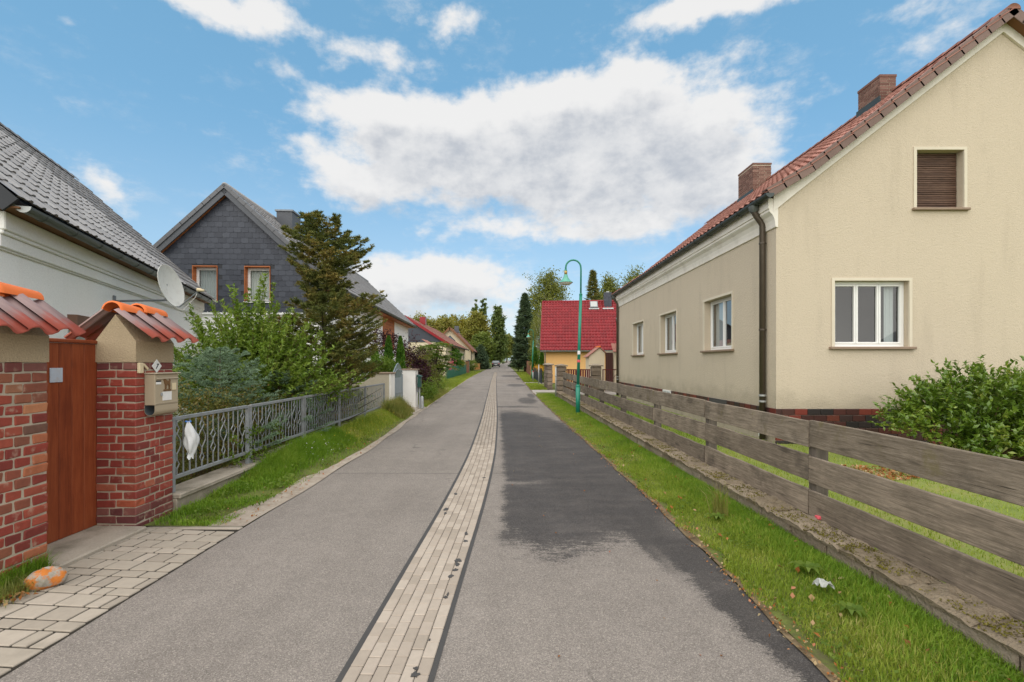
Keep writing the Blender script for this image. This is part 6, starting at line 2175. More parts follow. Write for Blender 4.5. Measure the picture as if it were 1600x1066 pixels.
# ---------------------------------------------------------------- houses farther along the street
def build_far_houses():
    root = thing('red_roof_house', 'cream house with slate gable top and pinkish red roof', 'house', (-11, 60, 0))
    xw, y0, y1, g = -6.95, 53.0, 76.0, 0.15
    ze, zr, hw = 3.85, 6.75, 4.5
    xr = xw - hw
    fr = (Vector((xr, y0, 0)), Vector((1, 0, 0)), Z3, Vector((0, -1, 0)))
    t = MB(); t.fpoly(fr, [(-hw, 0, 0), (hw, 0, 0), (hw, ze, 0), (-hw, ze, 0)]); t.build('gable_wall', 'stucco_far', root)
    t = MB(); t.prism([(-hw - .02, ze), (hw + .02, ze), (0, zr + .02)], fr, .0, .06); t.build('slate_gable', 'slate', root)
    t = MB(); t.box(xw - 2 * hw, xw, y0 + .02, y1, 0, ze); t.build('house_wall', 'stucco_far', root)
    E = Vector((xw + .45, y0 - .3, ze - .22)); V = Vector((-hw - .45, 0, zr - ze + .22)).normalized(); S = math.hypot(hw + .45, zr - ze + .22)
    nv = 14
    tile_plane(root, (E, Vector((0, 1, 0)), V, Vector((0, 1, 0)).cross(V) * -1 if Vector((0, 1, 0)).cross(V).z < 0 else Vector((0, 1, 0)).cross(V)), int((y1 - y0 + .6) / .5), nv, .5, S / nv, .05, .03, 'tile_red', 'tile_red_stuff', 0, seg=4)
    t = MB(); t.fbox((E, Vector((0, 1, 0)), V, Vector((0, 1, 0)).cross(V)), 0, y1 - y0 + .6, 0, S, -.08, .0); t.build('roof_deck', 'tile_red_stuff', root)
    t = MB(); t.fbox((E, Vector((0, 1, 0)), V, Vector((0, 1, 0)).cross(V)), -.06, 0, 0, S, -.2, .08); t.build('verge_board', 'tile_wine', root)
    t = MB(); t.poly([(xr, y0 - .3, zr), (xr, y1, zr), (xr - hw - .4, y1, ze), (xr - hw - .4, y0 - .3, ze)]); t.build('rear_slope', 'tile_red_stuff', root)
    gutter(root, (xw + .5, y0 - .3, ze - .25), (xw + .5, y1 + .3, ze - .25), .09, 'zinc')
    frs = (Vector((xw, y1, 0)), Vector((0, -1, 0)), Z3, Vector((1, 0, 0)))
    for (yy, z0, z1, w) in ((56.5, 2.55, 2.95, .6), (60.5, 2.55, 2.95, .6), (68, 1.2, 3.0, 1.1), (72, 1.2, 3.0, 1.1)):
        t = MB(); t.fbox(frs, y1 - yy - w, y1 - yy, z0, z1, 0, .03)
        w_ = t.build('window', 'pipe_brown', root)
        t = MB(); t.fbox(frs, y1 - yy - w + .08, y1 - yy - .08, z0 + .08, z1 - .08, .031, .036); t.build('pane', 'car_glass', w_)
    t = MB(); t.tube([(xw + .08, 66, ze - .3), (xw + .08, 66, 0)], .05, 6); t.build('downpipe', 'gutter_dark', root)
    t = MB(); t.box(xr + .3, xr + 1.0, 60, 60.8, zr - .4, zr + .55); t.build('chimney', 'tile_wine', root)

    r2 = thing('gable_house', 'pale gable house with triangular attic window near the big trees', 'house', (-9.8, 84, 0))
    xr, y0, hw, ze, zr = -9.85, 80.0, 3.45, 4.0, 7.45
    fr = (Vector((xr, y0, 0)), Vector((1, 0, 0)), Z3, Vector((0, -1, 0)))
    t = MB(); t.prism([(-hw, 0), (hw, 0), (hw, ze), (0, zr - .1), (-hw, ze)], fr, -11, 0); t.build('house_wall', 'stucco_far', r2)
    t = MB(); t.prism([(-.95, 5.2), (.95, 5.2), (0, 6.15)], fr, .0, .05); w = t.build('attic_window', 'slate_trim', r2)
    t = MB(); t.prism([(-.62, 5.3), (.62, 5.3), (0, 5.93)], fr, .051, .055); t.build('pane', 'car_glass', w)
    for s in (1, -1):
        E = Vector((xr + s * (hw + .5), y0 - .5, ze - .5)); V = Vector((-s * (hw + .5), 0, zr - ze + .5)); S = V.length; V = V.normalized()
        N = Vector((0, 1, 0)).cross(V); N = N if N.z > 0 else -N
        t = MB(); t.fbox((E, Vector((0, 1, 0)), V, N), 0, 12, 0, S, -.12, 0); rf = t.build('roof', 'tile_verge', r2)
        tile_plane(r2, (E, Vector((0, 1, 0)), V, N), 24, 14, .5, S / 14, .05, .03, 'tile_red', 'tile_red_stuff', 0, seg=3)
        t = MB(); t.fbox((E, Vector((0, 1, 0)), V, N), -.05, 0, 0, S, -.22, .08); t.build('verge_board', 'roof_board', r2)
    t = MB(); t.box(xr + .3, xr + 1.0, 84, 84.8, zr - .6, zr + .55); t.build('chimney', 'slate_trim', r2)
    t = MB(); t.box(xr + hw + .0, xr + hw + .10, y0 + .3, y0 + .4, 0, ze - .2); t.build('downpipe', 'gutter_dark', r2)
    # red tiled porch roof peeping over the shrubs
    p = thing('porch_roof', 'small pinkish tiled porch roof behind the purple shrub', 'porch', (-6.6, 39.5, 0))
    t = MB()
    t.box(-6.9, -5.9, 38.6, 40.6, 0, 2.6); t.build('porch_wall', 'stucco_far', p)
    for k in range(6):
        t = MB(); f2 = frame((-5.55, 38.2 + k * .45, 2.5), (0, 1, 0), (-1.1, 0, .75)); t.fbox(f2, 0, .44, 0, 1.7, 0, .04, .01); t.build('roof_tile', 'tile_red', p)
    # green slat fence
    f = thing('green_fence', 'dark green slat fence before the red roofed house', 'fence', (-6, 57, 0))
    y = 46.3; i = 0
    sb = MB(); sb.box(-.012, .012, 0, .14, 0, 1.22); sm = sb.mesh('fence_slat', 'fence_green')
    while y < 67:
        put('fence_slat', sm, f, Matrix.Translation((-6.0, y, gz(y) + .03))); y += .165; i += 1
    for a in range(46, 68, 3):
        t = MB(); t.box(-6.09, -6.02, a, a + .07, 0, gz(a) + 1.2); t.build('post', 'fence_green', f)
    for z in (.3, 1.0):
        t = MB(); t.poly([(-6.014, 46.3, z), (-6.014, 67, gz(67) + z), (-6.014, 67, gz(67) + z + .08), (-6.014, 46.3, z + .08)]); t.build('rail', 'fence_green', f)
    b = thing('gate_post', 'dark brown brick gate post at the end of the green fence', 'gate post', (-5.9, 68.6, .4))
    t = MB(); t.box(-6.2, -5.7, 68.2, 68.8, 0, gz(68) + 1.7); t.build('shaft', 'brick_far', b); t = MB(); t.box(-6.25, -5.65, 68.15, 68.85, gz(68) + 1.702, gz(68) + 1.8); t.build('cap', 'slate_trim', b)
    g2 = thing('green_gate', 'tall green metal gate past the brown gate post', 'gate', (-5.9, 71, .4))
    for k in range(8):
        t = MB(); t.box(-5.95, -5.92, 69.2 + k * .36, 69.5 + k * .36, gz(70), gz(70) + 1.9); t.build('gate_slat', 'fence_green', g2)
    t = MB(); t.box(-5.97, -5.955, 69.1, 72.1, gz(70) + 1.5, gz(70) + 1.6); t.build('rail', 'fence_green', g2)
    o = thing('wooden_fence', 'orange board fence near the parked car', 'fence', (-5.6, 90, .4))
    for k in range(20):
        y = 86 + k * .55
        t = MB(); t.box(-5.45, -5.41, y, y + .5, gz(y), gz(y) + 1.15); t.build('fence_board', 'fence_orange', o)
    for k in range(5):
        t = MB(); x = -6.2 + k * .15; t.box(x, x + .13, 85.9, 85.94, gz(86), gz(86) + 1.15); t.build('fence_board', 'fence_orange', o)
    # opposite side: orange-brown wall, brick fence, navy slat fence
    o = thing('orange_wall', 'orange brown rendered garden wall behind the second lamp', 'wall', (2.75, 56, 0))
    t = MB(); t.box(2.55, 2.95, 52.5, 56, 0, 1.62); t.build('pillar', 'fence_orange', o); t = MB(); t.box(2.6, 2.9, 56.02, 60, 0, 1.3); t.build('panel', 'fence_orange', o)
    o = thing('brick_garden_wall', 'brown brick garden wall near the dark spruce', 'wall', (2.8, 66, 0))
    for k in range(4):
        t = MB(); t.box(2.5, 2.95, 61 + k * 4, 61.9 + k * 4, 0, gz(62 + k * 4) + 1.7); t.build('pillar', 'brick_far', o)
        t = MB(); t.box(2.6, 2.8, 61.95 + k * 4, 64.95 + k * 4, 0, gz(62 + k * 4) + 1.35); t.build('panel', 'brick_far', o)
    o = thing('navy_fence', 'low navy metal slat fence beyond the stone piers', 'fence', (2.45, 45, 0))
    t0 = MB(); t0.box(-.012, .012, 0, .12, 0, 1.12); sm = t0.mesh('fence_slat', 'fence_navy')
    y = 37.2
    while y < 52:
        put('fence_slat', sm, o, Matrix.Translation((2.42, y, gz(y) + .04))); y += .15
    for z in (.25, .95):
        t = MB(); t.box(2.434, 2.46, 37.2, 52, z, z + .05); t.build('rail', 'fence_navy', o)
    t = MB(); 
    for y in (37.1, 42, 47, 51.9): t.box(2.44, 2.51, y, y + .07, 0, 1.2)
    t.build('post', 'fence_navy', o)


build_far_houses()


# ---------------------------------------------------------------- parked car far down the street
def build_car():
    y0 = 108.0; xc = -3.05; g = gz(110)
    root = thing('parked_car', 'dark estate car parked at the far end of the street', 'car', (xc, y0 + 2, g))
    prof = [(0, .32), (0, .62), (.06, .88), (.16, .97), (.55, 1.40), (.85, 1.47), (2.2, 1.47), (2.9, 1.02), (3.9, .90), (4.2, .72), (4.25, .35), (3.9, .22), (.4, .22)]
    vs = []; fs = []
    xs = [-.90, -.86, .86, .90]
    t = MB()
    n = len(prof)
    for x in (-.9, -.82, .82, .9):
        for (y, z) in prof:
            zz = .6 + (z - .6) * (.9 if abs(x) > .85 else 1) if z > .6 else z
            tw = 0 if z < 1.0 else (.14 if x < 0 else -.14) * (1 if abs(x) > .85 else .8) * (z - 1.0) / .47
            t.v.append((xc + x + tw, y0 + y + (.06 if abs(x) > .85 and y < .1 else 0), g + zz))
    for k in range(3):
        for q in range(n):
            w = (q + 1) % n
            t.f.append((k * n + q, k * n + w, (k + 1) * n + w, (k + 1) * n + q))
    t.f.append(tuple(range(n))); t.f.append(tuple(3 * n + q for q in reversed(range(n))))
    t.build('body', 'car_paint', root)
    t = MB(); t.poly([(xc - .70, y0 + .165, g + 1.02), (xc + .70, y0 + .165, g + 1.02), (xc + .58, y0 + .50, g + 1.38), (xc - .58, y0 + .50, g + 1.38)]); t.build('rear_window', 'car_glass', root)
    for s in (-1, 1):
        t = MB(); t.poly([(xc + s * .895, y0 + .5, g + 1.05), (xc + s * .895, y0 + 2.7, g + 1.05), (xc + s * .80, y0 + 2.2, g + 1.38), (xc + s * .80, y0 + .75, g + 1.38)]); t.build('side_window', 'car_glass', root)
        t = MB(); t.box(xc + s * .72 - .12, xc + s * .72 + .12, y0 - .02, y0 + .06, g + .68, g + .86); t.build('tail_light', 'car_light', root)
        for yy in (.8, 3.4):
            t = MB(); t.lathe([(0, -.1), (.2, -.1), (.32, -.08), (.32, .08), (.2, .1), (0, .1)], (xc + s * .80, y0 + yy, g + .32), Vector((1, 0, 0)), 16, Vector((0, 0, 1))); wh = t.build('wheel', 'rubber', root)
            t = MB(); t.lathe([(0, .0), (.19, 0), (.19, -.02)], (xc + s * .905, y0 + yy, g + .32), Vector((s, 0, 0)), 12, Vector((0, 0, 1))); t.build('rim', 'zinc_light', wh)
        t = MB(); t.box(xc + s * .98 - .08, xc + s * .98 + .08, y0 + 2.55, y0 + 2.65, g + 1.0, g + 1.12); t.build('mirror', 'car_paint', root)
    t = MB(); t.box(xc - .26, xc + .26, y0 - .015, y0 + .02, g + .48, g + .60); t.build('number_plate', 'car_plate', root)
    t = MB(); t.box(xc - .88, xc + .88, y0 - .06, y0 + .05, g + .30, g + .46); t.build('bumper', 'car_paint', root)


build_car()


# ---------------------------------------------------------------- vegetation helpers
def unit(v): return v / (np.linalg.norm(v, axis=-1, keepdims=True) + 1e-9)


def crown_pts(ells, nclump, per, spread, rg, inner=.45):
    e = np.array(ells, float)
    vol = e[:, 3] * e[:, 4] * e[:, 5]
    k = rg.choice(len(e), nclump, p=vol ** .8 / (vol ** .8).sum())
    d = unit(rg.normal(size=(nclump, 3)))
    r = inner + (1 - inner) * rg.random(nclump) ** .6
    r *= 1 + .14 * rg.normal(size=nclump)
    c = e[k, :3] + d * e[k, 3:6] * r[:, None]
    sp = spread * rg.uniform(.5, 1.35, nclump)
    pts = c[:, None, :] + rg.normal(size=(nclump, per, 3)) * sp[:, None, None] * np.array([1, 1, .62])
    return c, pts.reshape(-1, 3)


def trunk_tree(root, x, y, z0, H, r0, limbs, material, rg, wob=.03):
    t = MB()
    n = 7
    pts = [(x + rg.normal() * wob * H * .3 * (k > 0), y + rg.normal() * wob * H * .3 * (k > 0), z0 - .1 + H * k / n) for k in range(n + 1)]
    t.tube(pts, [r0 * (1 - .88 * k / n) * (1.25 if k == 0 else 1) for k in range(n + 1)], 8)
    for c in limbs:
        f = np.clip((c[2] - z0) / H * rg.uniform(.45, .75), .12, .9)
        k = f * n; i = int(k); a = np.array(pts[i]) * (1 - (k - i)) + np.array(pts[min(i + 1, n)]) * (k - i)
        m = a * .5 + np.array(c) * .5 + np.array([0, 0, .08 * np.linalg.norm(np.array(c) - a)])
        rr = r0 * (1 - .85 * f) * .5
        t.tube([tuple(a), tuple(m), tuple(c)], [rr, rr * .6, rr * .18], 5)
    return t.build('trunk', material, root, smooth=True)


def tree(name, label, cat, x, y, H, ells, leaves, size, lm, seed, group=None, r0=None, tm='bark', clump=60, spread=.35, inner=.45, nl=14, z0=None, aspect=.6, up=.3):
    rg = np.random.default_rng(seed)
    z0 = gz(y) if z0 is None else z0
    root = thing(name, label, cat, (x, y, z0), group)
    E = [(x + a, y + b, z0 + c, d, e, f) for (a, b, c, d, e, f) in ells]
    c, p = crown_pts(E, max(8, leaves // clump), clump, spread, rg, inner)
    idx = rg.choice(len(c), min(nl, len(c)), replace=False)
    trunk_tree(root, x, y, z0, H * .93, r0 or max(.03, H * .018), c[idx], tm, rg)
    p = p[p[:, 2] > z0 + .04]
    leaf_cloud('foliage', p, size, lm, root, rg, aspect=aspect, up=up)
    return root


def box_tree(x0, x1, yt, d, **kw):
    """from photo columns x0..x1, top row yt, at distance d: centre x, half width, height above ground"""
    return XP((x0 + x1) / 2, d), (x1 - x0) / 2 * d / F, ZP(yt, d) - gz(d)


def needles_on(paths, rg, step, tw_len, nper, nl, nw, flat=.35, start=.2, density=1.0):
    """needle triangles on side twigs of branch paths; returns verts, tris"""
    B = []; D = []
    for (a, m, e, ln) in paths:
        n = max(2, int(ln / step))
        t = start + (1 - start) * (np.arange(n) + rg.random(n)) / n
        p = ((1 - t) ** 2)[:, None] * a + (2 * t * (1 - t))[:, None] * m + (t ** 2)[:, None] * e
        tg = unit((2 * (1 - t))[:, None] * (m - a) + (2 * t)[:, None] * (e - m))
        side = unit(np.cross(tg, [0, 0, 1]))
        for sg in (-1, 1, 0):
            dr = unit(tg * .8 + side * sg * rg.uniform(.5, 1.0, n)[:, None] + rg.normal(size=(n, 3)) * .12)
            L = tw_len * min(1, ln * .9 / tw_len) * (1.15 - .75 * t) * rg.uniform(.6, 1.3, n)
            B.append(np.concatenate([p, L[:, None]], 1)); D.append(dr)
    B = np.concatenate(B); D = np.concatenate(D)
    k = rg.random(len(B)) < density
    B, D = B[k], D[k]
    n = len(B)
    s = rg.random((n, nper))
    pos = B[:, None, :3] + D[:, None, :] * (B[:, 3:4] * s)[:, :, None]
    r = unit(rg.normal(size=(n, nper, 3)))
    r[..., 2] = r[..., 2] * (1 - flat) + .1
    nd = unit(D[:, None, :] * .75 + r * .9)
    l = nl * rg.uniform(.7, 1.25, (n, nper, 1))
    w = unit(np.cross(nd, rg.normal(size=(n, nper, 3)))) * nw
    v = np.stack([pos - w, pos + w, pos + nd * l], 2).reshape(-1, 3)
    return v, np.arange(len(v)).reshape(-1, 3)


def conifer(name, label, x, y, H, Rad, seed, material, nb=160, nl=.25, nw=.05, per=8, step=.25, tw=.5, droop=.25, group=None, z0=None, prof=None, low=.04, r0=None, upturn=.1, fan=0, clip=None, ragged=False):
    rg = np.random.default_rng(seed)
    z0 = gz(y) if z0 is None else z0
    root = thing(name, label, 'tree', (x, y, z0), group)
    t = MB()
    r0 = r0 or H * .016
    t.tube([(x, y, z0 - .1), (x + rg.normal() * .01 * H, y, z0 + H * .5), (x, y, z0 + H)], [r0, r0 * .6, r0 * .1], 7)
    paths = []
    bt = MB()
    for k in range(nb):
        f = low + (1 - low) * (k + rg.random()) / nb
        r = (prof(f) if prof else (1 - f) ** .85) * Rad * rg.uniform(.72, 1.12) + .03 * Rad
        an = k * 2.39996 + rg.normal() * .25
        if ragged:
            if math.sin(2 * an + 9 * f + 1) + math.sin(3 * an - 17 * f) * .8 + rg.normal() * .5 > 1.15: continue
            r *= 1 + .30 * math.sin(an * 2 + f * 23) * math.cos(f * 31 + an) + .06 * math.cos(an) 
        a = np.array([x, y, z0 + H * f])
        d = np.array([math.cos(an), math.sin(an), 0])
        dz = -droop * (1 - f) * r + .25 * r * f
        m = a + d * r * .55 + np.array([0, 0, dz * .8])
        e = a + d * r + np.array([0, 0, dz + upturn * r])
        paths.append((a, m, e, r))
        for q in range(fan):
            u = rg.uniform(.3, .92)
            b = (1 - u) ** 2 * a + 2 * u * (1 - u) * m + u ** 2 * e
            sd = np.array([-d[1], d[0], 0]) * rg.choice([-1, 1])
            dd = unit(d * rg.uniform(.5, 1.0) + sd * rg.uniform(.35, .9) + np.array([0, 0, rg.uniform(-.12, .38)]))
            L = r * (1.05 - u) * rg.uniform(.45, .85) + .05
            paths.append((b, b + dd * L * .5 + np.array([0, 0, -.02]), b + dd * L + np.array([0, 0, upturn * L]), L))
        if k % 2 == 0: bt.tube([tuple(a), tuple(m), tuple(e)], [r0 * .28 * (1 - f * .6), r0 * .18 * (1 - f * .6), r0 * .05], 4, cap=False)
    i = len(t.v); t.v += bt.v; t.f += [tuple(q + i for q in f) for f in bt.f]
    t.build('trunk', 'bark', root, smooth=True)
    v, tr = needles_on(paths, rg, step, tw, per, nl, nw)
    if clip is not None:
        q = v.reshape(-1, 3, 3); q = q[(q[:, :, 0].max(1) < clip) | (q[:, :, 2].min(1) > 1.25)]; v = q.reshape(-1, 3); tr = np.arange(len(v)).reshape(-1, 3)
    np_mesh('needles', v, tr, None, material, root)
    return root


# ---------------------------------------------------------------- garden plants behind the railing
def build_green_shrub():
    rg = np.random.default_rng(31)
    x, y = -4.95, 9.2
    root = thing('tall_shrub', 'tall bright green shrub with upright leafy shoots before the white house', 'shrub', (x, y, 0))
    t = MB(); P_ = []; D_ = []
    ns = 280
    for k in range(ns):
        an = rg.uniform(0, 2 * PI); rr = rg.random() ** .6
        H = (3.0 - 1.55 * rr ** 1.6) * rg.uniform(.72, 1.06)
        if k < 5: H = 3.25 - .07 * k; rr = .25
        b = np.array([x + math.cos(an) * .30 * rr, y + math.sin(an) * .30 * rr, .0])
        out = np.array([math.cos(an), math.sin(an), 0]) * rr * rg.uniform(.8, 1.25) * 1.55
        m = b + out * .45 + np.array([0, 0, H * .6])
        e = b + out + np.array([rg.normal() * .06, rg.normal() * .06, H])
        if k % 2 == 0: t.tube([tuple(b), tuple(m), tuple(e)], [.012, .008, .003], 4, cap=False)
        n = int(H * 46)
        s = .22 + .78 * rg.random(n) ** .8
        p = ((1 - s) ** 2)[:, None] * b + (2 * s * (1 - s))[:, None] * m + (s ** 2)[:, None] * e
        tg = unit((2 * (1 - s))[:, None] * (m - b) + (2 * s)[:, None] * (e - m))
        d = unit(rg.normal(size=(n, 3)) * [1, 1, .35] + tg * .75)
        P_.append(p + d * .035); D_.append(d)
        # short side shoots fill the body
        for q in range(8):
            u = rg.uniform(.2, .85)
            a = (1 - u) ** 2 * b + 2 * u * (1 - u) * m + u ** 2 * e
            dd = unit(np.array([rg.normal(), rg.normal(), .7]))
            L = rg.uniform(.18, .40)
            w = rg.random(16)
            d2 = unit(rg.normal(size=(16, 3)) * [1, 1, .5] + dd * .8)
            P_.append(a + dd * L * w[:, None] + d2 * .03); D_.append(d2)
    t.build('stems', 'twig', root)
    p = np.concatenate(P_); d = np.concatenate(D_)
    leaf_cloud('foliage', p, .086, 'leaf_shrub', root, rg, aspect=.34, dirs=d, up=.5)


build_green_shrub()


def build_arching_shrub():
    rg = np.random.default_rng(35)
    x, y = -4.25, 10.1
    root = thing('arching_shrub', 'lower bright green shrub arching in front of the fir tree', 'shrub', (x, y, 0))
    t = MB(); P_ = []; D_ = []
    for k in range(120):
        an = rg.uniform(0, 2 * PI); rr = rg.random() ** .6; H = (2.05 - .9 * rr ** 1.5) * rg.uniform(.7, 1.05)
        b = np.array([x + math.cos(an) * .2 * rr, y + math.sin(an) * .2 * rr, .0])
        out = np.array([math.cos(an) * .62, math.sin(an), 0]) * rr * rg.uniform(.8, 1.2)
        m = b + out * .45 + np.array([0, 0, H * .7]); e = b + out * 1.1 + np.array([0, 0, H * .93])
        if k % 2 == 0: t.tube([tuple(b), tuple(m), tuple(e)], [.010, .007, .003], 4, cap=False)
        n = int(H * 60)
        s = .2 + .8 * rg.random(n) ** .8
        p = ((1 - s) ** 2)[:, None] * b + (2 * s * (1 - s))[:, None] * m + (s ** 2)[:, None] * e
        d = unit(rg.normal(size=(n, 3)) * [1, 1, .4] + (e - b) * .3)
        P_.append(p + d * rg.uniform(.02, .10, n)[:, None]); D_.append(d)
    t.build('stems', 'twig', root)
    leaf_cloud('foliage', np.concatenate(P_), .075, 'leaf_shrub', root, rg, aspect=.36, dirs=np.concatenate(D_), up=.5)


build_arching_shrub()


def fir_profile(f):
    if f > .64:                                # top tuft
        g = (f - .64) / .36
        return .34 + .26 * math.sin(min(1, g * 1.7) * PI * .5) - .62 * max(0, g - .35) ** 1.15
    if f > .56: return .30
    return 1.0 - .45 * f


def build_garden():
    conifer('fir_tree', 'brownish thinning fir tree with layered branches by the slate house', -4.20, 10.9, 4.75, 1.45, 77, 'needle_brown', nb=250, nl=.060, nw=.0105, per=10, step=.080, tw=.14, droop=.02, prof=fir_profile, low=.06, r0=.075, z0=.05, upturn=.20, fan=5, clip=-3.66, ragged=True)
    conifer('blue_spruce', 'young blue green spruce behind the grey railing', -4.40, 7.35, 1.72, 1.22, 78, 'needle_blue', nb=80, nl=.034, nw=.0046, per=26, step=.09, tw=.15, droop=.04, low=.10, fan=2, r0=.04, z0=.05, prof=lambda f: (1 - f) ** .62, upturn=.22)
    conifer('blue_spruce', 'low spreading blue green spruce beside the fir tree', -4.30, 9.0, 1.35, 1.05, 79, 'needle_blue', nb=52, nl=.034, nw=.0046, per=24, step=.10, tw=.15, droop=.03, low=.15, fan=2, r0=.035, z0=.05, prof=lambda f: (1 - f) ** .5, upturn=.25)
    rg = np.random.default_rng(8)
    # cotoneaster hedge pressing against the railing
    h = thing('cotoneaster_hedge', 'reddish green small leaved hedge pressed against the railing', 'hedge', (-4.1, 6.6, 0))
    E = []
    for y in np.arange(5.2, 9.0, .32):
        E.append((-4.12 + rg.normal() * .05, y, .58 + rg.normal() * .04, .40, .30, .62 - .09 * max(0, y - 6.6)))
    c, p = crown_pts(E, 900, 26, .06, rg, .75)
    p = p[(p[:, 0] < -3.57) & (p[:, 2] > .05)]
    t = MB()
    for k in range(90):
        a = c[k]; t.tube([(a[0] * .3 - 4.12 * .7, a[1], .1), (a[0] * .6 - 4.12 * .4, a[1] + .05, a[2] * .6), tuple(a)], [.008, .005, .002], 4, cap=False)
    t.build('twigs', 'twig', h)
    leaf_cloud('foliage', p, .036, 'leaf_coto', h, rg, aspect=.62)
    # darker planting farther along
    h = thing('shade_hedge', 'dark low shrubs in the shade behind the far railing panels', 'hedge', (-4.3, 11.5, 0))
    E = [(-4.45 + rg.normal() * .1, y, .42, .55, .35, .52) for y in np.arange(9.4, 14.2, .4)]
    c, p = crown_pts(E, 420, 30, .10, rg, .6)
    p = p[(p[:, 0] < -3.66) & (p[:, 2] > .05)]
    leaf_cloud('foliage', p, .055, 'leaf_forest', h, rg, aspect=.5)
    t = MB()
    for k in range(40):
        a = c[k]; t.tube([(a[0] * .3 - 4.45 * .7, a[1], .05), tuple(a)], [.010, .003], 4, cap=False)
    t.build('twigs', 'twig', h)
    # sprays that grow out through the railing at its first posts
    cr = thing('creeping_spray', 'leafy sprays growing through the railing onto the plinth', 'plant', (-3.55, 6.6, .2))
    pts = []
    for k in range(75):
        b = np.array([-3.62, rg.choice([6.35, 6.7, 6.9, 7.4]) + rg.normal() * .16, rg.uniform(.22, .75)])
        d = unit(np.array([.7, rg.normal() * .6, -.35 + rg.normal() * .3])); L = rg.uniform(.06, .20)
        pts.append(b + d * (L * rg.random(16))[:, None] + rg.normal(size=(16, 3)) * .012)
    leaf_cloud('foliage', np.concatenate(pts), .034, 'leaf_fresh', cr, rg, aspect=.6)

    # behind the grey gate and along the street
    S = lambda *a, **k: tree(*a, **k)
    for i, (x, y, H, r, lb) in enumerate(((-4.55, 18.2, 2.55, .30, 'slim bright green thuja behind the garden gate'), (-4.15, 18.4, 2.55, .26, 'second slim thuja, close to the purple shrub'), (-5.0, 18.0, 2.15, .30, 'shorter thuja next to the fir tree branches'))):
        rg2 = np.random.default_rng(200 + i)
        root = thing('thuja', lb, 'thuja', (x, y, 0), 'thujas behind the garden gate')
        n = 4200
        f = rg2.random(n) ** .8; an = rg2.random(n) * 2 * PI
        rr = r * np.sqrt(np.clip(1 - f, .02, 1)) * rg2.uniform(.55, 1.08, n) * (1 + .12 * np.sin(an * 5 + f * 9))
        p = np.stack([x + np.cos(an) * rr, y + np.sin(an) * rr, .05 + f * H], 1)
        d = np.stack([np.cos(an) * .4, np.sin(an) * .4, np.ones(n)], 1)
        leaf_cloud('foliage', p, .10, 'leaf_thuja', root, rg2, aspect=.45, dirs=unit(d))
        t = MB(); t.tube([(x, y, -.05), (x, y, H * .9)], [.05, .01], 6); t.build('trunk', 'bark', root)
    S('garden_shrub', 'fresh green broad shrub under the thujas behind the gate wall', 'shrub', -4.75, 16.6, 2.0, [(0, 0, 1.15, .8, .6, .75), (.35, .2, 1.45, .45, .4, .35)], 4200, .085, 'leaf_fresh', 41, clump=40, spread=.13, aspect=.5)
    S('purple_shrub', 'dark purple leaved shrub beside the white gate wall', 'shrub', -4.05, 20.2, 2.6, [(0, 0, 1.5, .55, .6, 1.0), (.25, .3, 1.1, .5, .5, .8), (-.3, 0, 2.1, .35, .4, .5)], 5200, .070, 'leaf_purple', 42, clump=40, spread=.12)
    S('copper_tree', 'small copper leaved tree before the orange boards of the house', 'tree', -5.55, 22.0, 3.3, [(0, 0, 2.4, .95, .7, .65), (.75, .3, 2.05, .6, .5, .5), (-.6, 0, 2.8, .45, .5, .35)], 2900, .085, 'leaf_purple', 43, clump=26, spread=.16)
    S('olive_shrub', 'airy olive yellow shrub mixed into the purple one', 'shrub', -4.45, 21.4, 2.2, [(0, 0, 1.3, .6, .6, .85)], 2600, .075, 'leaf_yellow', 44, clump=26, spread=.15)
    S('olive_shrub', 'round olive green shrub past the purple shrub', 'shrub', -4.25, 24.0, 2.3, [(0, 0, 1.25, .75, .8, .95), (.15, .4, .8, .6, .6, .7)], 5200, .075, 'leaf_olive', 45, clump=40, spread=.14)
    S('low_bush', 'low fresh green bush next to the post box', 'bush', -3.45, 19.0, .95, [(0, 0, .42, .50, .6, .42), (.1, .7, .38, .4, .45, .36)], 3600, .055, 'leaf_fresh', 46, clump=36, spread=.08)
    S('low_bush', 'small dark green bush on the verge after the post box', 'bush', -3.75, 21.6, 1.1, [(0, 0, .5, .45, .9, .5)], 2600, .06, 'leaf_shrub', 47, clump=36, spread=.09)
    S('ball_bush', 'clipped round green ball bush on the verge', 'bush', -4.0, 27.2, .95, [(0, 0, .48, .48, .48, .44)], 3800, .05, 'leaf_shrub', 48, clump=40, spread=.05, inner=.85)
    # sumac with feathered leaves
    rg3 = np.random.default_rng(50)
    root = thing('sumac_tree', 'spreading sumac with feathered bright leaves above the green fence', 'tree', (-4.75, 31, 0))
    t = MB(); P_ = []; D_ = []
    for k in range(46):
        an = rg3.uniform(0, 2 * PI); e = np.array([-4.75 + math.cos(an) * rg3.uniform(.2, 1.15), 31 + math.sin(an) * 1.3 * rg3.random(), rg3.uniform(1.2, 2.9)])
        t.tube([(-4.75, 31, .0), (-4.75 * .6 + e[0] * .4, 31 * .6 + e[1] * .4, e[2] * .6), tuple(e)], [.05, .03, .012], 5, cap=False)
        for q in range(7):
            a2 = rg3.uniform(0, 2 * PI); d = unit(np.array([math.cos(a2), math.sin(a2), rg3.uniform(-.25, .35)]))
            s = np.linspace(.1, .65, 11)
            sp = e + d * s[:, None] - np.array([0, 0, .25]) * (s ** 2)[:, None]
            sd = unit(np.cross(d, [0, 0, 1]))
            for sg in (-1, 1):
                P_.append(sp + sd * sg * .07); D_.append(np.repeat((sd * sg + d * .4)[None], 11, 0))
    t.build('stems', 'bark', root)
    leaf_cloud('foliage', np.concatenate(P_), .15, 'leaf_fresh', root, rg3, aspect=.3, dirs=unit(np.concatenate(D_)), up=1.0)
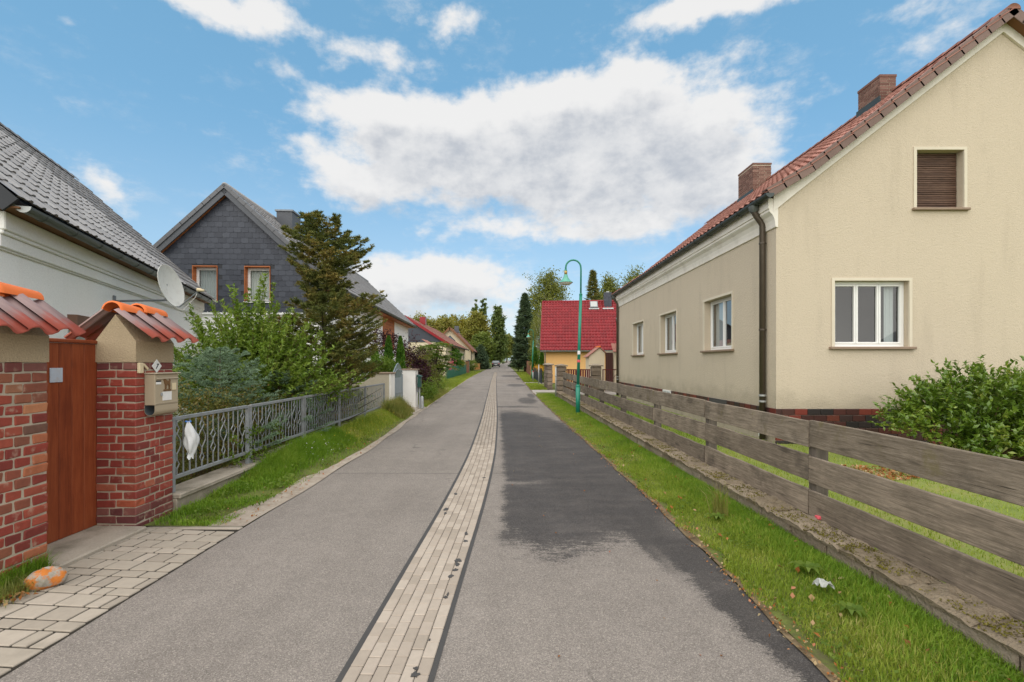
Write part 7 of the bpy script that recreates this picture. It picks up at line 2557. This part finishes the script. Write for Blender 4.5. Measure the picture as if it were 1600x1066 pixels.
    S('street_shrub', 'mid green shrub between sumac and green fence', 'shrub', -5.95, 36, 2.4, [(0, 0, 1.2, 1.0, 1.4, 1.0)], 4200, .11, 'leaf_shrub', 51, clump=40, spread=.18)
    S('olive_shrub', 'olive bush at the start of the green fence', 'shrub', -6.55, 42, 1.8, [(0, 0, .8, .8, 1.0, .8)], 2600, .10, 'leaf_olive', 52, clump=40, spread=.16)
    S('fence_shrub', 'bushy green shrub rising behind the green fence', 'shrub', -6.75, 58, 3.3, [(0, 0, 2.0, 1.2, 1.4, 1.3), (0, .4, 2.7, .7, .8, .7)], 3800, .15, 'leaf_thuja', 53, clump=40, spread=.2, z0=.1)
    S('fence_shrub', 'yellowish low hedge top showing over the green fence', 'hedge', -6.5, 62, 2.0, [(0, 0, 1.35, .7, 3.5, .45)], 2600, .12, 'leaf_yellow', 54, clump=40, spread=.15, z0=.1)
    S('clipped_hedge', 'clipped green hedge block between green gate and orange fence', 'hedge', -6.1, 79, 1.8, [(0, 0, .9, .7, 2.5, .85)], 3000, .14, 'leaf_forest', 55, clump=40, spread=.15, inner=.8)
    S('yellow_bush', 'yellow green bush behind the orange board fence', 'bush', -6.9, 94, 3.0, [(0, 0, 1.5, 1.5, 2.0, 1.3)], 2600, .2, 'leaf_yellow', 56, clump=40, spread=.3)
    S('yellow_bush', 'yellow bush on the verge next to the parked car', 'bush', -5.2, 98, 2.4, [(0, 0, 1.2, 1.1, 2.0, 1.1)], 2200, .2, 'leaf_yellow', 57, clump=40, spread=.3)
    rg4 = np.random.default_rng(60)
    pf = thing('flower_cluster', 'pink flowers among the leaves at the green fence', 'flowers', (-4.3, 34, 1.2))
    leaf_cloud('petals', np.array([-4.15, 34.5, 1.45]) + rg4.normal(size=(70, 3)) * [.16, .2, .22], .10, 'petal_pink', pf, rg4, aspect=.9)


build_garden()


def build_far_trees():
    gl = 'broad trees past the far houses'
    def T(x0, x1, yt, d, lm, label, seed, n=3600, shape='oval', size=None, cat='tree', name='broad_tree', group=gl, spread=None, low=.25, tm='bark', inner=.45, z0=None):
        x, r, H = box_tree(x0, x1, yt, d)
        rg = np.random.default_rng(seed)
        if shape == 'oval':
            E = [(0, 0, H * .55, r * .85, r * .85, H * .34)]
            for k in range(7):
                a = rg.uniform(0, 2 * PI); q = rg.uniform(.3, .72)
                E.append((math.cos(a) * r * q, math.sin(a) * r * q, H * rg.uniform(low + .1, .82), r * rg.uniform(.3, .5), r * rg.uniform(.3, .5), H * rg.uniform(.10, .18)))
            E.append((rg.normal() * r * .2, 0, H * .85, r * .38, r * .38, H * .13))
        else:
            E = [(0, 0, H * .5, r * .75, r * .75, H * .47), (r * .1, 0, H * .3, r * .95, r * .95, H * .24), (-r * .1, 0, H * .62, r * .8, r * .8, H * .25)]
        tree(name, label, cat, x, d, H, E, int(n * 1.9), size or max(.2, d * .0040), lm, seed, group, clump=30, spread=spread or r * .14, tm=tm, inner=inner, z0=z0, nl=22)
    T(632, 690, 486, 96, 'leaf_golden', 'golden green tree rising over the dark roof end', 301, 5200)
    T(672, 722, 492, 108, 'leaf_golden', 'olive gold tree behind the pale gable house', 302, 5200)
    T(696, 742, 489, 118, 'leaf_yellow', 'yellowing tree just past the pale gable house', 303, 5000)
    T(720, 768, 482, 104, 'leaf_golden', 'large dense green willow by the road bend', 304, 8500, low=.05, inner=.5)
    T(728, 776, 520, 98, 'leaf_forest', 'lower green tree in front of the willow', 314, 6000, low=.0, inner=.5)
    T(736, 751, 460, 140, 'leaf_poplar', 'first tall poplar of the pair above the willow', 305, 3000, 'col', group='tall slim poplars', name='poplar')
    T(747, 763, 458, 142, 'leaf_poplar', 'second tall poplar of the pair above the willow', 306, 3000, 'col', group='tall slim poplars', name='poplar')
    T(766, 792, 470, 122, 'leaf_poplar', 'single tall poplar closest to the road', 307, 7500, 'col', group='tall slim poplars', name='poplar')
    T(780, 804, 520, 190, 'leaf_birch', 'far tree closing the view along the road', 308, 4200)
    T(792, 814, 528, 215, 'leaf_birch', 'hazy far tree over the road end', 309, 2600)
    T(756, 792, 534, 150, 'leaf_birch', 'green tree in the gap behind the parked car', 310, 3600)
    T(764, 784, 552, 128, 'leaf_shrub', 'rounded bush tree just behind the parked car', 311, 2800)
    x, r, H = box_tree(738, 764, 541, 90)
    conifer('pine_tree', 'blue green pine before the willow', x, 90, H, r * 1.1, 312, 'needle_pine', nb=120, nl=.45, nw=.07, per=8, step=.35, tw=.8, prof=lambda f: (1 - f) ** .75)
    # the other side of the road
    x, r, H = box_tree(797, 843, 460, 74)
    conifer('spruce_tree', 'large dark spruce standing by the road', x, 74, H, r * 1.08, 320, 'needle_dark', nb=230, nl=.42, nw=.062, per=9, step=.26, tw=.85, droop=.35, low=.10)
    x, r, H = box_tree(801, 815, 560, 76)
    tree('low_bush', 'light green bush at the foot of the dark spruce', 'bush', XP(809, 77), 77, 1.9, [(0, 0, .9, .9, 1.0, .8)], 1600, .18, 'leaf_fresh', 321, clump=40, spread=.2)
    T(812, 892, 419, 95, 'leaf_birch', 'airy tall birch like tree behind the red roof', 322, 9500, low=.25, inner=.4, spread=.7, group='tall trees behind the yellow house')
    # drooping birch
    x, r, H = box_tree(824, 866, 466, 64)
    rg = np.random.default_rng(323)
    root = thing('birch_tree', 'drooping birch with pale trunk next to the dark spruce', 'tree', (x, 64, gz(64)))
    cs = []
    P_ = []; D_ = []
    for k in range(260):
        a = rg.uniform(0, 2 * PI); q = rg.random() ** .5 * r * .95
        top = H * (1 - .45 * (q / r) ** 2) * rg.uniform(.55, 1.0)
        b = np.array([x + math.cos(a) * q, 64 + math.sin(a) * q, gz(64) + top]); cs.append(b)
        L = rg.uniform(1.0, 2.6)
        s = rg.random(20)
        P_.append(b - np.array([0, 0, 1]) * (L * s)[:, None] + rg.normal(size=(20, 3)) * .10); D_.append(np.tile([0, 0, -1.], (20, 1)))
    trunk_tree(root, x, 64, gz(64), H * .95, .16, [c for c in cs[:34]], 'bark_birch', rg)
    leaf_cloud('foliage', np.concatenate(P_), .16, 'leaf_birch', root, rg, aspect=.55, dirs=np.concatenate(D_))
    x, r, H = box_tree(903, 950, 424, 58)
    conifer('spruce_tree', 'dark spruce top rising behind the wine red roof', x, 58, H, r * 1.1, 324, 'needle_brown', nb=170, nl=.38, nw=.05, per=9, step=.26, tw=.7, droop=.15)
    T(925, 972, 424, 84, 'leaf_birch', 'light leaved tall tree beside the spruce top', 325, 6500, low=.3, inner=.4, group='tall trees behind the yellow house', spread=.55)
    T(958, 1018, 414, 80, 'leaf_birch', 'tall airy tree half hidden by the cream house gutter', 326, 8000, low=.3, inner=.4, group='tall trees behind the yellow house', spread=.55)
    for i, (px, d, H, lb) in enumerate(((836, 49, 3.15, 'dark thuja column beside the second lamp'), (846.5, 47.5, 2.6, 'smaller thuja at the corner of the yellow house'))):
        rg2 = np.random.default_rng(330 + i); x = XP(px, d)
        root = thing('thuja', lb, 'thuja', (x, d, 0), 'thujas by the navy fence')
        n = 2600; f = rg2.random(n) ** .8; an = rg2.random(n) * 2 * PI
        rr = .42 * np.sqrt(np.clip(1 - f, .02, 1)) * rg2.uniform(.6, 1.08, n)
        p = np.stack([x + np.cos(an) * rr, d + np.sin(an) * rr, .05 + f * H], 1)
        leaf_cloud('foliage', p, .16, 'leaf_thuja', root, rg2, aspect=.5, dirs=unit(np.stack([np.cos(an) * .4, np.sin(an) * .4, np.ones(n)], 1)))
        t = MB(); t.tube([(x, d, 0), (x, d, H * .9)], [.06, .01], 6); t.build('trunk', 'bark', root)
    rg5 = np.random.default_rng(61)
    fl = thing('flower_hedge', 'orange flowers growing over the navy fence', 'flowers', (2.55, 41, .9))
    yy = rg5.uniform(36.8, 47, 520)
    leaf_cloud('petals', np.stack([2.55 + rg5.normal(size=520) * .12, yy, 1.12 + rg5.normal(size=520) * .14], 1), .08, 'petal_orange', fl, rg5, aspect=.9)
    leaf_cloud('foliage', np.stack([2.7 + rg5.normal(size=900) * .12, rg5.uniform(36.8, 47, 900), .85 + rg5.normal(size=900) * .25], 1), .08, 'leaf_shrub', fl, rg5, aspect=.6)
    tree('garden_shrub', 'bright green shrub behind the brick garden wall', 'shrub', 3.6, 60, 3.2, [(0, 0, 1.9, .9, 1.2, 1.1)], 2600, .15, 'leaf_fresh', 331, clump=40, spread=.22)
    # the woods that close the horizon
    rg6 = np.random.default_rng(70)
    E = []
    for k in range(120):
        xx = rg6.uniform(-230, 230); dd = rg6.uniform(270, 330)
        h = rg6.uniform(9, 15)
        E.append((xx, dd, 2.0 + h * .45, rg6.uniform(5, 9), 5, h * .6))
    c, p = crown_pts(E, 1700, 26, 1.6, rg6, .35)
    p = p[p[:, 2] > 2.2]
    leaf_cloud('woods', p, 1.1, 'leaf_forest', None, rg6, kind='stuff', aspect=.7)


build_far_trees()


# ---------------------------------------------------------------- laurel in the yard of the cream house
def build_laurel():
    rg = np.random.default_rng(90)
    root = thing('laurel_shrub', 'large glossy laurel shrub against the cream gable wall', 'shrub', (7.1, 7.5, 0))
    E = [(6.95, 7.6, .62, .75, .75, .50), (7.4, 7.5, .78, .95, .85, .60), (8.3, 7.6, .75, 1.0, .9, .60), (6.5, 7.4, .52, .50, .5, .36), (7.2, 6.95, .42, .8, .6, .38), (8.0, 6.95, .42, 1.0, .6, .40), (7.4, 6.75, .30, .9, .4, .28), (8.6, 6.75, .30, 1.0, .4, .28), (7.35, 7.7, 1.10, .45, .45, .30), (9.0, 7.6, .8, .8, .8, .6)]
    t = MB(); P_ = []; D_ = []
    e = np.array(E); vol = e[:, 3] * e[:, 4] * e[:, 5]
    base = np.array([7.2, 7.6, .02])
    for k in range(2100):
        i = rg.choice(len(E), p=vol / vol.sum())
        d = unit(rg.normal(size=3)); d[2] = abs(d[2]) * .9 - .25; d = unit(d)
        r = rg.uniform(.55, 1.04)
        c = e[i, :3] + d * e[i, 3:6] * r
        if c[2] < .12: continue
        out = unit(d * np.array([1, 1, .6]) + np.array([0, 0, .55]) + rg.normal(size=3) * .3)
        L = rg.uniform(.14, .34) * (1.25 if r > .9 else 1)
        n = 15
        s = (np.arange(n) + rg.random(n)) / n
        q = c + out * L * s[:, None]
        dd = unit(rg.normal(size=(n, 3)) * [1, 1, .5] + out * .85)
        P_.append(q + dd * .03); D_.append(dd)
        if k % 30 == 0:
            b = base + (c - base) * np.array([.35, .35, .1])
            t.tube([tuple(b), tuple(b * .45 + c * .55 + np.array([0, 0, -.05])), tuple(c), tuple(c + out * L)], [.014, .010, .006, .002], 4, cap=False)
    t.build('branches', 'twig', root)
    leaf_cloud('foliage', np.concatenate(P_), .086, 'leaf_laurel', root, rg, aspect=.46, dirs=np.concatenate(D_), up=.6)


build_laurel()


# ---------------------------------------------------------------- grass
def blades(name, p, h, w, material, rg, lean=.45, parent=None, bend=None, two=True, label=None):
    n = len(p)
    an = rg.random(n) * 2 * PI
    d = np.stack([np.cos(an), np.sin(an), np.zeros(n)], 1)
    if bend is not None: d = unit(d * .8 + np.asarray(bend)[None])
    side = np.stack([-np.sin(an + rg.normal(size=n) * .8), np.cos(an), np.zeros(n)], 1) * (w * rg.uniform(.6, 1.3, n))[:, None]
    ln = np.clip(lean * rg.uniform(.2, 1.6, n), 0, 1.1)
    h = h * rg.uniform(.55, 1.25, n)
    mid = p + d * (h * .28 * ln)[:, None] + np.array([0, 0, 1]) * (h * .58)[:, None]
    tip = p + d * (h * ln * .95)[:, None] + np.array([0, 0, 1]) * (h * np.sqrt(np.clip(1 - .55 * ln ** 2, .1, 1)))[:, None]
    if two:
        v = np.stack([p - side, p + side, mid + side * .75, mid - side * .75, tip], 1).reshape(-1, 3)
        b = np.arange(n)[:, None] * 5
        return np_mesh(name, v, b + np.array([[3, 2, 4]]), b + np.array([[0, 1, 2, 3]]), material, parent, kind='stuff')
    v = np.stack([p - side, p + side, tip], 1).reshape(-1, 3)
    return np_mesh(name, v, np.arange(3 * n).reshape(-1, 3), None, material, parent, kind='stuff')


def build_grass():
    rg = np.random.default_rng(101)
    el = np.vectorize(lambda y: float(EDGE_L(y))); er = np.vectorize(lambda y: float(EDGE_R(y)))
    gzv = np.vectorize(gz); fxv = np.vectorize(fxl)
    vz = np.vectorize(lambda x, y: vl_z(x, y))
    # verge at the board fence: short and pale by the road, lush at the wall
    def right(n, y0, y1, two, pw=1.0, w=.0022):
        y = y0 + (y1 - y0) * rg.random(n) ** pw
        u = rg.random(n)
        a = er(y) + .05 + .05 * np.sin(y * 5) + .03 * np.sin(y * 13); b = fxv(y) - .245
        x = a + (b - a) * u
        pt = .5 + .25 * np.sin(x * 9 + y * 3) + .25 * np.sin(y * 4.3 - x * 5)
        keep = rg.random(n) < np.clip(.30 + u * 1.1 + .3 * pt, 0, 1)
        x, y, u, pt = x[keep], y[keep], u[keep], pt[keep]
        p = np.stack([x, y, gzv(y) + .004], 1)
        lush = rg.random(len(x)) < np.clip(u * 1.5 - .35, .05, .97)
        h = .03 + .075 * np.clip(u - .25, 0, 1) * np.clip((1.08 - u) * 2.6, .22, 1) + .03 * pt
        for m, nm, mt in ((lush, 'grass', 'grass_lush'), (~lush, 'grass', 'grass')):
            blades(nm, p[m], h[m], w, mt, rg, .55, two=two)
    right(80000, 1.9, 7.0, True, 1.25)
    right(60000, 7.0, 24.5, False, 1.3, .0042)
    # strip past the driveway and along the road
    for (a, b, x1, n) in ((28.6, 37, 2.2, 7000), (39.6, 75, 2.4, 14000)):
        y = a + (b - a) * rg.random(n) ** 1.2; x = er(y) + .05 + (x1 - er(y)) * rg.random(n)
        blades('grass', np.stack([x, y, gzv(y)], 1), np.full(n, .11), .012, 'grass', rg, .5, two=False)
    # verge at the railing
    def left(n, y0, y1, two, w, hf, mt, df=None, lean=.5, bend=None, u0=.12):
        y = y0 + (y1 - y0) * rg.random(n)
        u = u0 + (1 - u0) * rg.random(n)
        x = el(y) - .04 + (-3.47 - el(y) + .04) * u
        keep = rg.random(n) < (df(u, y) if df else 1)
        x, y, u = x[keep], y[keep], u[keep]
        blades('grass', np.stack([x, y, vz(x, y)], 1), hf(u, y), w, mt, rg, lean, two=two, bend=bend)
    left(15000, 4.70, 6.6, True, .0035, lambda u, y: .03 + .07 * np.clip(u - .2, 0, 1), 'grass_lush', lambda u, y: np.clip(.0 + u * .7 + .45 * np.sin(y * 9 + u * 6), 0.02, 1), .7, u0=.2)
    left(30000, 6.2, 9.4, True, .0034, lambda u, y: (.06 + .20 * np.clip(u - .30, 0, 1) ** .8) * np.clip((y - 5.9) / 1.0, .3, 1), 'grass_lush', lambda u, y: np.clip(u * 2.0 - .60, .05, 1), .65, bend=(.35, -.45, 0))
    left(26000, 8.6, 14.8, True, .0045, lambda u, y: .05 + .13 * np.clip(u - .25, 0, 1), 'grass', lambda u, y: np.clip(u * 1.8 - .25, .08, 1), .6)
    left(5000, 13.2, 15.2, True, .006, lambda u, y: .15 + .22 * u, 'grass_dry', lambda u, y: np.clip(u * 1.6, 0, 1), .7)
    n = 26000
    y = 17.2 + 60 * rg.random(n) ** 1.5; x = el(y) - .05 - rg.random(n) ** 1.2 * 2.4
    blades('grass', np.stack([x, y, gzv(y) + .01], 1), np.full(n, .13), .010, 'grass', rg, .6, two=False)
    n = 3500
    y = 17.3 + 9 * rg.random(n); x = el(y) - .05 - rg.random(n) * .5
    blades('grass', np.stack([x, y, gzv(y) + .01], 1), np.full(n, .22), .010, 'grass_dry', rg, .7, two=False)
    # lawn behind the fence
    n = 60000
    y = 1.5 + 12.5 * rg.random(n) ** 1.2; x = 2.95 + (8.8 - 2.95) * rg.random(n) ** 1.6
    k = ((y < 9.4) | (x < 5.15))
    brown = (np.hypot((x - 5.0) / .8, (y - 6.9) / .45) < 1) & (rg.random(n) < .8)
    k &= ~brown
    blades('lawn_grass', np.stack([x[k], y[k], np.full(k.sum(), .012)], 1), np.full(k.sum(), .055), .0042, 'grass', rg, .6, two=False)
    n = 9000
    y = 9.0 + 14 * rg.random(n); x = 2.9 + 2.2 * rg.random(n)
    blades('lawn_grass', np.stack([x, y, np.full(n, .012)], 1), np.full(n, .07), .008, 'grass_lush', rg, .6, two=False)
    # clover and other low weeds between the blades
    n = 7000
    y = 2.0 + 9 * rg.random(n) ** 1.3; x = er(y) + .06 + (fxv(y) - .27 - er(y) - .06) * rg.random(n)
    k = np.sin(x * 11 + y * 2.3) + np.sin(y * 5.1 - x * 7) + rg.normal(size=n) * .5 > .5
    leaf_cloud('clover', np.stack([x[k], y[k], .02 + .035 * rg.random(k.sum())], 1), .022, 'leaf_fresh', None, rg, up=2.5, aspect=.9, kind='stuff')
    n = 3500
    y = 4.75 + 5 * rg.random(n); u = .15 + .85 * rg.random(n); x = el(y) - .04 + (-3.47 - el(y) + .04) * u
    k = np.sin(x * 13 + y * 3.3) + np.sin(y * 6.1 - x * 9) + rg.normal(size=n) * .5 > .4
    leaf_cloud('ground_weeds', np.stack([x[k], y[k], vz(x[k], y[k]) + .02 + .07 * rg.random(k.sum())], 1), .040, 'leaf_fresh', None, rg, up=1.6, aspect=.55, kind='stuff')
    # tufts
    n = 1500
    blades('grass', np.stack([-3.52 + rg.normal(size=n) * .035, 3.05 + .62 * rg.random(n), np.full(n, .0)], 1), np.full(n, .17), .0025, 'grass_lush', rg, .55)
    n = 700
    blades('grass', np.stack([-3.42 + rg.normal(size=n) * .06, 3.1 + .35 * rg.random(n), np.full(n, .012)], 1), np.full(n, .12), .002, 'grass_dry', rg, 1.0)
    tx, ty = XP(1105, 5.0) + .1, 4.95
    n = 90
    blades('grass', np.stack([tx + rg.normal(size=n) * .03, ty + rg.normal(size=n) * .03, np.full(n, .03)], 1), np.full(n, .33), .004, 'grass_dry', rg, .6)
    # leaf litter
    def litter(p, s, nm='fallen_leaves'):
        leaf_cloud(nm, p, s, 'leaf_litter', None, rg, up=3, aspect=.75, kind='stuff')
    n = 1100
    y = 1.9 + 13 * rg.random(n) ** 1.5; x = er(y) + rg.normal(size=n) * .055 + .02
    litter(np.stack([x, y, gzv(y) + .018 + .01 * rg.random(n)], 1), .020)
    n = 130
    y = 2.2 + 12 * rg.random(n) ** 1.4; x = er(y) + (2.55 - er(y)) * rg.random(n)
    litter(np.stack([x, y, np.full(n, .05)], 1), .042)
    n = 260
    y = 4.7 + 8 * rg.random(n) ** 1.2; x = el(y) - .02 - np.abs(rg.normal(size=n)) * .22
    litter(np.stack([x, y, vz(x, y) + .025], 1), .026)
    n = 700
    r = np.sqrt(rg.random(n)); a = rg.random(n) * 2 * PI
    litter(np.stack([5.0 + r * np.cos(a) * .8, 6.9 + r * np.sin(a) * .45, .03 + .02 * rg.random(n)], 1), .05)
    n = 120
    litter(np.stack([-3.38 + rg.normal(size=n) * .07, 3.2 + rg.normal(size=n) * .09, .03 + .01 * rg.random(n)], 1), .035)
    n = 26
    y = 2.6 + 9 * rg.random(n); x = -.1 + 1.6 * rg.random(n)
    litter(np.stack([x, y, np.full(n, .006)], 1), .022)
    # small flowers in the tall grass
    n = 170
    y = 7.2 + 5.8 * rg.random(n); x = el(y) - .15 - rg.random(n) * .5
    k = y > 8.4
    for m, mt, nm in ((k, 'petal_yellow', 'yellow_flowers'), (~k, 'petal_pale', 'pale_flowers')):
        leaf_cloud(nm, np.stack([x[m], y[m], vz(x[m], y[m]) + rg.uniform(.10, .26, m.sum())], 1), .017, mt, None, rg, aspect=.95, kind='stuff', up=1)


build_grass()


def build_small_things():
    rg = np.random.default_rng(140)
    for (px, py, r, lb) in ((1262, 893, .11, 'broad leaved weed rosette growing by the crumpled paper'), (1120, 812, .10, 'weed rosette with long leaves near the tall pale grass'), (1328, 960, .08, 'small weed rosette on the verge by the wall foot')):
        d = (HC - .05) * F / (py - CY); x = XP(px, d)
        root = thing('weed_rosette', lb, 'weed', (x, d, .03))
        t = MB()
        for k in range(11):
            a = k * 2.4; L = r * rg.uniform(.7, 1.3)
            u = np.array([math.cos(a), math.sin(a), 0]); s = np.array([-u[1], u[0], 0])
            pts = [(0, .004, .0), (.35, .018, .05), (.7, .016, .06), (1.0, .0, .035)]
            rows = [(np.array([x, d, .035]) + u * L * q + np.array([0, 0, h + .25 * L * q * (1.2 - q)]), w) for (q, w, h) in pts]
            for (p, w), (p2, w2) in zip(rows[:-1], rows[1:]):
                t.poly([tuple(p - s * w), tuple(p + s * w), tuple(p2 + s * w2), tuple(p2 - s * w2)])
        t.build('leaves', 'leaf_fresh', root)
    # crumpled paper on the verge
    d = (HC - .09) * F / (912 - CY); x = XP(1287, d)
    t = MB(); vs = []; fs = []
    n = 7
    for j in range(n):
        for i in range(n):
            vs.append((x + (i - 3) * .017 + rg.normal() * .006, d + (j - 3) * .014 + rg.normal() * .006, .105 + rg.uniform(-.015, .022) - .003 * ((i - 3) ** 2 + (j - 3) ** 2) * .5))
    for j in range(n - 1):
        for i in range(n - 1): fs.append((j * n + i, j * n + i + 1, (j + 1) * n + i + 1, (j + 1) * n + i))
    t.v = vs; t.f = fs
    t.build('crumpled_paper', 'crumple', None, label='crumpled grey paper scrap lying in the grass verge', category='litter')
    # red plastic scrap caught under the fence
    t = MB(); t.cbox(2.80, 2.835, 4.38, 4.44, .175, .205, .008, .004, R); t.build('red_scrap', 'sticker_red', None, label='small red plastic scrap on the mossy wall under the fence', category='litter')
    # garden hose lying at the plinth of the cream house
    t = MB()
    pts = [(6.05 + .25 * math.cos(a), 9.05 + .12 * math.sin(a), .30 + .012 * a) for a in np.linspace(0, 9, 40)]
    # (held up by a small stone step at the wall)
    pts = [(p[0], p[1], .02 + .004 * i) for i, p in enumerate(pts)]
    t.tube(pts, .012, 6)
    t.build('garden_hose', 'concrete', None, smooth=True, label='coiled pale hose lying at the brick plinth of the cream house', category='hose')


build_small_things()
